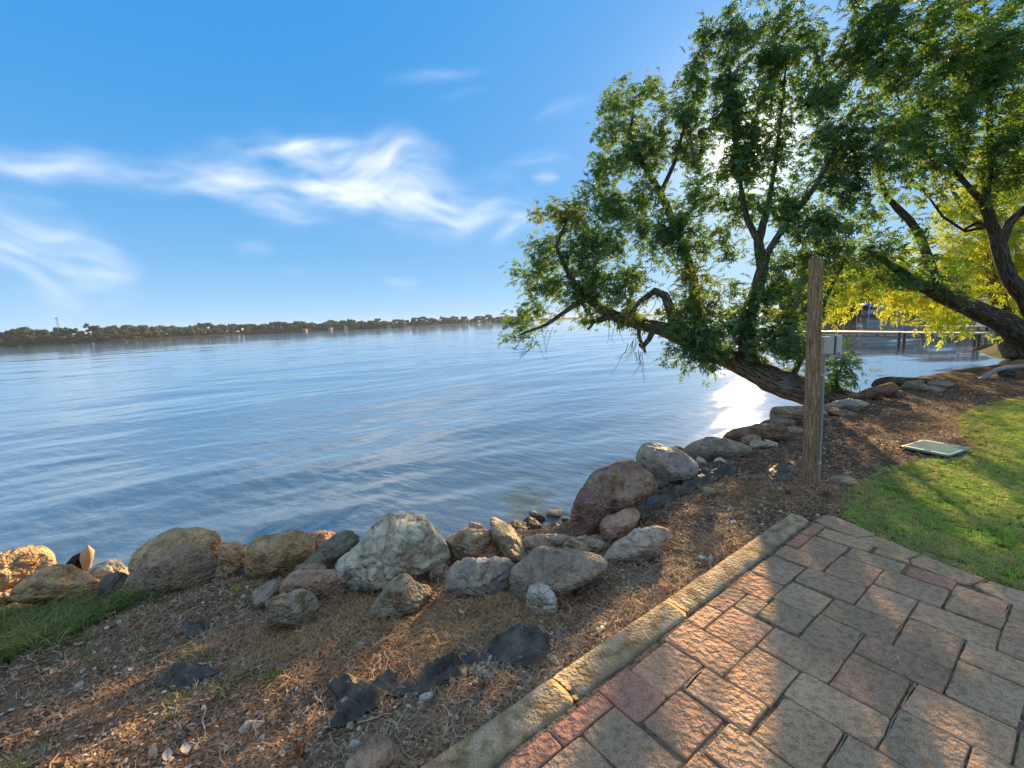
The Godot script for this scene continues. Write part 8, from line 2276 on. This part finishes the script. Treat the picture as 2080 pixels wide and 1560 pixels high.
func make_far_things() -> void:
	for s in [["brown cottage with pale gable among trees on the far shore", Vector3(-199.8, -0.6, -438), 3.2, Color(0.35, 0.26, 0.2)],
		["white house low by the water on the far shore", Vector3(-181.6, -0.6, -455.2), 3, Color(0.5, 0.5, 0.49)],
		["small white boathouse beside the white house", Vector3(-171.7, -0.6, -469.3), 2.4, Color(0.5, 0.5, 0.49)],
		["cream house where the far shore turns hazy", Vector3(-135.5, -0.6, -503.7), 3.6, Color(0.4, 0.38, 0.33)]]:
		var t := thing("lake_house", s[0], "house", s[1], "houses among the distant trees")
		var b := Buf.new()
		var w: float = s[2]
		b.box(Transform3D(Basis(), Vector3(0, 0.9, 0)), Vector3(w, 1.8, 6.0), 0.0, s[3])
		solid("wall", b.mesh(true), M.house, t)
		b = Buf.new()
		var e := w * 0.5 + 0.4
		for z in [-3.4, 3.4]:
			for p in [Vector3(-e, 1.75, z), Vector3(0, 2.9, z), Vector3(e, 1.75, z)]:
				b.add(p, Vector2.ZERO, Color(0.16, 0.15, 0.15))
		b.quad(0, 1, 4, 3)
		b.quad(1, 2, 5, 4)
		b.quad(0, 3, 5, 2)
		b.tri(0, 2, 1)
		b.tri(3, 4, 5)
		solid("roof", fixed(b).mesh(true), M.house, t)
		for q in [-0.25, 0.25]:
			b = Buf.new()
			b.box(Transform3D(Basis(), Vector3(w * q, 1.0, 3.02)), Vector3(0.8, 0.8, 0.08), 0.0, Color(0.05, 0.06, 0.08))
			solid("window", b.mesh(true), M.plastic, t)
	var at: Vector3 = Vector3(-334.5, -0.2, -333.4)
	var tall: float = 17.9
	var t := thing("radio_mast", "thin lattice radio mast rising above the distant trees at the left", "mast", at)
	var b := Buf.new()
	for k in 3:
		var a := TAU * k / 3.0
		b.tube(PackedVector3Array([Vector3(cos(a), 0, sin(a)) * 0.9, Vector3(cos(a) * 0.35, tall, sin(a) * 0.35)]), PackedFloat32Array([0.09, 0.07]), 4, true, null, 0.0, Color(0.3, 0.31, 0.33))
	var n := int(tall / 1.4)
	for k in n:
		var f := float(k) / n
		for q in 3:
			var a := TAU * q / 3.0
			var a2 := TAU * (q + 1) / 3.0
			var r := lerpf(0.9, 0.35, f)
			b.tube(PackedVector3Array([Vector3(cos(a) * r, tall * f, sin(a) * r), Vector3(cos(a2) * r, tall * (f + 1.0 / n), sin(a2) * r)]), PackedFloat32Array([0.04, 0.04]), 3, false, null, 0.0, Color(0.3, 0.31, 0.33))
	solid("lattice", b.mesh(), M.painted, t)
	b = Buf.new()
	for k in 6:
		var a := TAU * k / 6.0
		b.box(Transform3D(Basis(Vector3.UP, -a), Vector3(cos(a) * 0.9, tall - 0.6, sin(a) * 0.9)), Vector3(0.2, 0.8, 0.3), 0.0, Color(0.4, 0.41, 0.43))
	b.box(Transform3D(Basis(), Vector3(0, tall - 0.6, 0)), Vector3(1.7, 0.12, 1.7), 0.0, Color(0.3, 0.31, 0.33))
	solid("antenna_ring", b.mesh(true), M.painted, t)


# ---------------------------------------------------------------- ground litter
func on_soil(x: float, z: float, rng: RandomNumberGenerator) -> bool:
	var p := Vector2(x, z)
	if inside(patio, p):
		return false
	var dc := (p - C0).dot(CN)
	var along := (p - C0).dot(CD)
	if along < C0.distance_to(C1) + 0.02 and dc < 0.01:
		return false
	if shore_distance(x, z) < 0.15:
		return false
	if inside(lawn, p) and edge_distance(lawn, p) > rng.randf() * 0.22:
		return false
	return true


func lay(x: float, z: float, rng: RandomNumberGenerator, sc: Vector3, tilt: float, lift: float) -> Transform3D:
	var up := Vector3(rng.randfn() * tilt, 1.0, rng.randfn() * tilt).normalized()
	var f := Vector3(cos(rng.randf() * TAU), 0, sin(rng.randf() * TAU))
	var s := f.cross(up).normalized()
	f = up.cross(s)
	return Transform3D(Basis(f * sc.x, up * sc.y, s * sc.z), Vector3(x, ground_at(x, z) + lift, z))


func dryness(x: float, z: float) -> float:
	var d := smoothstep(1.05, 0.5, Vector2((x + 0.75) / 1.35, (z + 2.35) / 0.55).length())
	return maxf(d, 0.75 * smoothstep(1.0, 0.4, Vector2((x - 2.3) / 0.7, (z + 3.55) / 0.45).length()))


func make_litter() -> void:
	var rng := RandomNumberGenerator.new()
	rng.seed = 404
	var where := []
	var tint := PackedColorArray()
	# wood chips and leaf crumbs
	var b := Buf.new()
	var o := PackedVector3Array([Vector3(-0.5, 0, -0.2), Vector3(0.1, 0.1, -0.32), Vector3(0.5, 0, 0.05), Vector3(0.2, -0.08, 0.3), Vector3(-0.42, 0.06, 0.2)])
	for k in 5:
		b.add(o[k] + Vector3(0, 0.1, 0))
	for k in 5:
		b.add(o[k] - Vector3(0, 0.1, 0))
	for k in range(1, 4):
		b.tri(0, k, k + 1)
		b.tri(5, 5 + k + 1, 5 + k)
	for k in 5:
		var q := (k + 1) % 5
		b.quad(k, q, q + 5, k + 5)
	var chip := fixed(b).mesh(true)
	var tones := [Color(0.218, 0.130, 0.072), Color(0.299, 0.185, 0.102), Color(0.287, 0.185, 0.111), Color(0.345, 0.225, 0.136), Color(0.196, 0.120, 0.072), Color(0.460, 0.320, 0.204)]
	while where.size() < 36000:
		var q := rng.randf()
		var x: float
		var z: float
		if q < 0.62:
			x = rng.randf_range(-3.6, 2.2)
			z = rng.randf_range(-4.2, -0.9)
		else:
			x = rng.randf_range(0.4, 9.5)
			z = rng.randf_range(-8.8, -3.0)
		if not on_soil(x, z, rng):
			continue
		var far := 1.0 if z > -4.0 else 1.35
		var sc := rng.randf_range(0.008, 0.03) * far
		where.append(lay(x, z, rng, Vector3(sc, sc * 0.6, sc), 0.4, 0.003))
		tint.append(tones[rng.randi() % 5 if rng.randf() < 0.93 else 5] * rng.randf_range(0.8, 1.15))
	scatter("wood_chips", chip, M.pebble, where, tint)
	# pebbles
	where = []
	tint = PackedColorArray()
	var pm := boulder_mesh(Vector3(0.5, 0.24, 0.4), 91, 7.0, 0.08, Color.WHITE, Color.WHITE, 4)
	var stone := [Color(0.29, 0.25, 0.2), Color(0.42, 0.33, 0.22), Color(0.2, 0.18, 0.16), Color(0.35, 0.26, 0.19), Color(0.46, 0.4, 0.31), Color(0.17, 0.15, 0.13)]
	while where.size() < 2000:
		var q := rng.randf()
		var x := rng.randf_range(-3.2, 1.8)
		var z := rng.randf_range(-3.6, -0.9)
		if q < 0.3:
			x = rng.randf_range(1.0, 8.0)
			z = rng.randf_range(-8.0, -3.2)
		elif q < 0.45:
			# thickest beside the uncovered fabric
			x = -0.25 + rng.randfn() * 0.45
			z = -1.78 + rng.randfn() * 0.2 - x * 0.35
		elif q < 0.5:
			x = -1.9 + rng.randfn() * 0.5
			z = -1.5 + rng.randfn() * 0.25
		if not on_soil(x, z, rng):
			continue
		var sc := rng.randf_range(0.008, 0.027) * (0.75 if z < -3.2 else 1.0)
		where.append(lay(x, z, rng, Vector3(sc, sc, sc), 0.25, sc * 0.18))
		tint.append(stone[rng.randi() % 6] * rng.randf_range(0.8, 1.2))
	scatter("pebbles", pm, M.pebble, where, tint)
	# straw and pine needles
	var tuft := Buf.new()
	for k in 9:
		var a := rng.randf() * TAU
		var d := Vector3(cos(a), rng.randf_range(0.05, 0.75), sin(a)).normalized()
		var l := rng.randf_range(0.5, 1.0)
		var s := d.cross(Vector3.UP).normalized() * 0.022
		var c := Vector3(rng.randf_range(-0.3, 0.3), 0, rng.randf_range(-0.3, 0.3))
		var m := c + d * l * 0.55
		var e := m + (d - Vector3(0, 0.9, 0)).normalized() * l * 0.5
		var k0 := tuft.v.size()
		for p in [c - s, c + s, m - s, m + s, e]:
			tuft.add(p)
		tuft.quad(k0, k0 + 1, k0 + 3, k0 + 2)
		tuft.tri(k0 + 2, k0 + 3, k0 + 4)
	var straw := tuft.mesh()
	where = []
	tint = PackedColorArray()
	var dry := [Color(0.3, 0.19, 0.1), Color(0.4, 0.28, 0.16), Color(0.2, 0.13, 0.08), Color(0.48, 0.38, 0.25), Color(0.27, 0.2, 0.14)]
	while where.size() < 17000:
		var x := rng.randf_range(-3.4, 3.2)
		var z := rng.randf_range(-4.0, -0.9)
		if rng.randf() < 0.2:
			x = rng.randf_range(1.6, 6.0)
			z = rng.randf_range(-6.5, -3.0)
		var keep := 0.16 + 0.84 * dryness(x, z)
		var dc := (Vector2(x, z) - C0).dot(CN)
		if dc < 0.32 and x < 1.6:
			keep = maxf(keep, 0.75)
		if rng.randf() > keep or not on_soil(x, z, rng):
			continue
		var sc := rng.randf_range(0.03, 0.075)
		where.append(lay(x, z, rng, Vector3(sc, sc * rng.randf_range(0.3, 0.8), sc), 0.25, 0.0))
		var c: Color = dry[rng.randi() % 5]
		tint.append(c.lerp(Color(0.46, 0.25, 0.1), 0.5 * dryness(x, z)) * rng.randf_range(0.7, 1.15))
	scatter("dry_grass", straw, M.straw, where, tint)
	# crumbs and grit on the pavers
	where = []
	tint = PackedColorArray()
	while where.size() < 900:
		var x := rng.randf_range(-0.4, 3.0)
		var z := rng.randf_range(-3.0, -0.6)
		var p := Vector2(x, z)
		if not inside(patio, p) or (p - C0).dot(CN) > -0.2:
			continue
		var sc := rng.randf_range(0.003, 0.009)
		var tr := lay(x, z, rng, Vector3(sc, sc * 0.7, sc), 0.3, 0.0)
		tr.origin.y = 0.0035
		where.append(tr)
		tint.append(Color(0.55, 0.48, 0.37) * rng.randf_range(0.4, 1.1))
	scatter("paver_grit", chip, M.pebble, where, tint)
	# fallen twigs
	where = []
	tint = PackedColorArray()
	b = Buf.new()
	b.tube(PackedVector3Array([Vector3(-0.5, 0, 0), Vector3(-0.2, 0.05, 0.06), Vector3(0.1, 0.03, -0.02), Vector3(0.5, 0.0, 0.08)]), PackedFloat32Array([0.02, 0.022, 0.018, 0.008]), 4, true)
	var tw := b.mesh()
	while where.size() < 1100:
		var x := rng.randf_range(-3.4, 4.5)
		var z := rng.randf_range(-5.5, -0.9)
		if not on_soil(x, z, rng):
			continue
		var sc := rng.randf_range(0.06, 0.2)
		where.append(lay(x, z, rng, Vector3(sc, 0.16, 0.16), 0.12, 0.008))
		tint.append(Color(0.24, 0.18, 0.13) * rng.randf_range(0.6, 1.7))
	scatter("fallen_twigs", tw, M.twig, where, tint)
	# curled dead leaves
	where = []
	tint = PackedColorArray()
	b = Buf.new()
	for k in 7:
		var f := k / 6.0
		var w := sin(f * PI) * 0.32 + 0.01
		for s in [-1.0, 0.0, 1.0]:
			b.add(Vector3(f - 0.5, absf(s) * 0.14 + 0.25 * pow(f - 0.5, 2.0), s * w))
	for k in 6:
		for s in 2:
			b.quad(k * 3 + s, k * 3 + s + 1, k * 3 + s + 4, k * 3 + s + 3)
	var dead := b.mesh()
	while where.size() < 240:
		var x := rng.randf_range(-3.2, 3.0)
		var z := rng.randf_range(-4.0, -0.9)
		if not on_soil(x, z, rng):
			continue
		var sc := rng.randf_range(0.025, 0.06)
		where.append(lay(x, z, rng, Vector3(sc, sc, sc), 0.5, 0.008))
		var c: Color = [Color(0.5, 0.43, 0.35), Color(0.3, 0.14, 0.07), Color(0.38, 0.27, 0.17), Color(0.58, 0.54, 0.47)][rng.randi() % 4]
		tint.append(c * rng.randf_range(0.7, 1.1))
	scatter("dead_leaves", dead, M.straw, where, tint)


func blade_tuft(sd: int, n: int, tall: float, wide: float, lean: float) -> ArrayMesh:
	var rng := RandomNumberGenerator.new()
	rng.seed = sd
	var b := Buf.new()
	for k in n:
		var a := rng.randf() * TAU
		var o := Vector3(rng.randf_range(-1, 1), 0, rng.randf_range(-1, 1)) * 0.018
		var d := Vector3(cos(a), 0, sin(a))
		var s := Vector3(-d.z, 0, d.x) * wide * 0.5
		var h := tall * rng.randf_range(0.6, 1.1)
		var m := o + Vector3.UP * h * 0.6 + d * h * lean * 0.4
		var e := o + Vector3.UP * h * (1.0 - lean * 0.3) + d * h * lean * rng.randf_range(0.7, 1.3)
		var k0 := b.v.size()
		for p in [o - s - Vector3(0, 0.01, 0), o + s - Vector3(0, 0.01, 0), m - s * 0.8, m + s * 0.8, e]:
			b.add(p)
		b.quad(k0, k0 + 1, k0 + 3, k0 + 2)
		b.tri(k0 + 2, k0 + 3, k0 + 4)
	return b.mesh()


func make_grass() -> void:
	var rng := RandomNumberGenerator.new()
	rng.seed = 606
	var where := []
	var tint := PackedColorArray()
	var short := blade_tuft(3, 12, 0.038, 0.0042, 1.2)
	while where.size() < 62000:
		# denser towards the near end of the lawn
		var z := -1.4 - 8.0 * pow(rng.randf(), 1.5)
		var x := 2.1 + 9.5 * pow(rng.randf(), 1.25)
		var p := Vector2(x, z)
		if not inside(lawn, p):
			continue
		var ed := edge_distance(lawn, p)
		if ed < 0.3 and inside(patio, p):
			continue
		if ed < 0.1 + 0.3 * maxf(0.0, rough_noise.get_noise_2d(x * 90.0, z * 90.0)) and x + z * 0.6 > 1.8 and rng.randf() < 0.7:
			continue
		var worn := big_noise.get_noise_2d(x * 110.0, z * 110.0)
		if ed < 0.25 and x + z * 0.6 < 1.8 and rng.randf() < 0.6 - ed * 2.0:
			continue
		if worn < -0.28 and rng.randf() < 0.5:
			continue
		var sc := rng.randf_range(0.75, 1.2)
		where.append(lay(x, z, rng, Vector3(sc, sc * rng.randf_range(0.7, 1.15), sc), 0.12, 0.0))
		var c := Color(0.28, 0.44, 0.07).lerp(Color(0.44, 0.48, 0.14), clampf(0.5 + worn * 1.4 + rng.randf_range(-0.3, 0.3), 0.0, 1.0))
		if rng.randf() < 0.17 + 0.35 * smoothstep(0.5, 0.0, ed):
			c = Color(0.38, 0.32, 0.17)
		tint.append(c * rng.randf_range(0.8, 1.25))
	scatter("lawn_grass", short, M.blade, where, tint)
	where = []
	tint = PackedColorArray()
	var tall := blade_tuft(5, 12, 0.1, 0.005, 1.0)
	while where.size() < 1700:
		var x := rng.randf_range(-4.2, -1.2)
		var z := rng.randf_range(-3.3, -1.4)
		var p := Vector2(x, z)
		if not inside(weeds, p) and rng.randf() > 0.004:
			continue
		if inside(weeds, p) and rng.randf() > smoothstep(0.0, 0.2, edge_distance(weeds, p)) + 0.15:
			continue
		var sc := rng.randf_range(0.6, 1.15)
		where.append(lay(x, z, rng, Vector3(sc, sc * rng.randf_range(0.6, 1.1), sc), 0.2, 0.0))
		tint.append(Color(0.12, 0.18, 0.045).lerp(Color(0.34, 0.31, 0.13), pow(rng.randf(), 1.5)) * rng.randf_range(0.75, 1.25))
	scatter("bank_grass", tall, M.blade, where, tint)


func make_small_plants() -> void:
	for s in [["bright yellow green sprig beside the egg-shaped stone", "weed", Vector3(-2.049, -0.373, -2.955), 0.09, 4, 7, Color(0.3, 0.36, 0.04)],
		["orange dry tuft at the foot of the square tan block", "dry_weed", Vector3(-1.93, -0.428, -3.258), 0.13, 9, 8, Color(0.42, 0.24, 0.09)],
		["dark red seedhead weed left of the square tan block", "dry_weed", Vector3(-2.528, -0.596, -3.744), 0.16, 8, 9, Color(0.13, 0.07, 0.05)],
		["yellow leaf sprig on the round brown stone", "weed", Vector3(-0.582, -0.293, -2.892), 0.06, 3, 10, Color(0.55, 0.5, 0.04)],
		["green grass clump at the left foot of the smooth boulder", "weed", Vector3(-2.815, -0.404, -2.94), 0.14, 14, 11, Color(0.14, 0.2, 0.05)],
		["green sprout beside the orange dry tuft", "weed", Vector3(-1.821, -0.42, -3.237), 0.11, 6, 12, Color(0.15, 0.17, 0.06)],
		["russet leaf stalk at the bottom edge left of the rose boulder", "dry_weed", Vector3(-0.862, -0.124, -1.469), 0.1, 3, 13, Color(0.2, 0.08, 0.03)],
		["pale straw clump drooping beside the widest fabric", "dry_weed", Vector3(-0.176, -0.095, -1.746), 0.12, 16, 14, Color(0.36, 0.28, 0.2)],
		["dry brown clump left of the post foot", "dry_weed", Vector3(2.259, -0.038, -3.514), 0.1, 14, 15, Color(0.25, 0.19, 0.13)],
		["dry root tangle right of the post foot", "dry_weed", Vector3(2.51, -0.03, -3.416), 0.1, 14, 16, Color(0.24, 0.18, 0.12)]]:
		var t := thing(s[1], s[0], "plant", s[2])
		var rng := RandomNumberGenerator.new()
		rng.seed = s[5]
		var b := Buf.new()
		var lv := Buf.new()
		for k in int(s[4]):
			var d := Vector3(rng.randf_range(-0.6, 0.6), 1.0, rng.randf_range(-0.6, 0.6)).normalized()
			var h: float = s[3] * rng.randf_range(0.6, 1.1)
			var bend := Vector3(rng.randf_range(-1, 1), -0.3, rng.randf_range(-1, 1)) * h * 0.25
			b.tube(PackedVector3Array([Vector3(0, -0.02, 0), d * h * 0.5, d * h + bend]), PackedFloat32Array([0.003, 0.0024, 0.001]), 4, false, null, 0.0, s[6] * 0.7)
			for q in 5:
				var p := d * h * rng.randf_range(0.35, 1.0)
				var e := Vector3(rng.randfn(), rng.randf_range(-0.2, 0.8), rng.randfn()).normalized() * h * 0.22
				var w := e.cross(Vector3(0.3, 1, 0.2)).normalized() * h * 0.055
				lv.face(PackedVector3Array([p, p + e * 0.5 + w, p + e, p + e * 0.5 - w]), s[6] * rng.randf_range(0.8, 1.2))
		solid("stems", b.mesh(), M.twig, t)
		var f := solid("leaves", lv.mesh(), M.straw, t)
		f.set_meta("kind", "stuff")


func _ready() -> void:
	var cam := Camera3D.new()
	cam.name = "camera"
	cam.fov = 81.8288
	cam.near = 0.05
	cam.far = 9000.0
	cam.transform = Transform3D(Basis(Vector3(0.999098, -0.042028, 0.006056), Vector3(0.042462, 0.988884, -0.1425), Vector3(-0, 0.142629, 0.989776)), Vector3(0, 1.5, 0))
	add_child(cam)
	cam.current = true
	make_sky()
	var sun := DirectionalLight3D.new()
	sun.name = "sun"
	sun.light_color = Color(1.0, 0.83, 0.6)
	sun.light_energy = SUN_ENERGY
	sun.light_angular_distance = 0.55
	sun.shadow_enabled = true
	sun.look_at_from_position(Vector3.ZERO, -SUN, Vector3.UP)
	add_child(sun)

	CD = (C1 - C0).normalized()
	CN = Vector2(CD.y, -CD.x)
	rough_noise.noise_type = FastNoiseLite.TYPE_SIMPLEX_SMOOTH
	rough_noise.frequency = 0.08
	rough_noise.fractal_octaves = 4
	rough_noise.seed = 2
	big_noise.noise_type = FastNoiseLite.TYPE_SIMPLEX_SMOOTH
	big_noise.frequency = 0.016
	big_noise.fractal_octaves = 3
	big_noise.seed = 8
	make_materials()
	make_ground()
	make_water()
	make_far_shores()
	make_patio()
	make_kerb()
	make_boulders()
	make_trees()
	make_post()
	make_valve_lid()
	make_hose()
	make_driftwood()
	make_docks()
	make_far_things()
	make_fabric()
	make_small_plants()
	make_litter()
	make_grass()
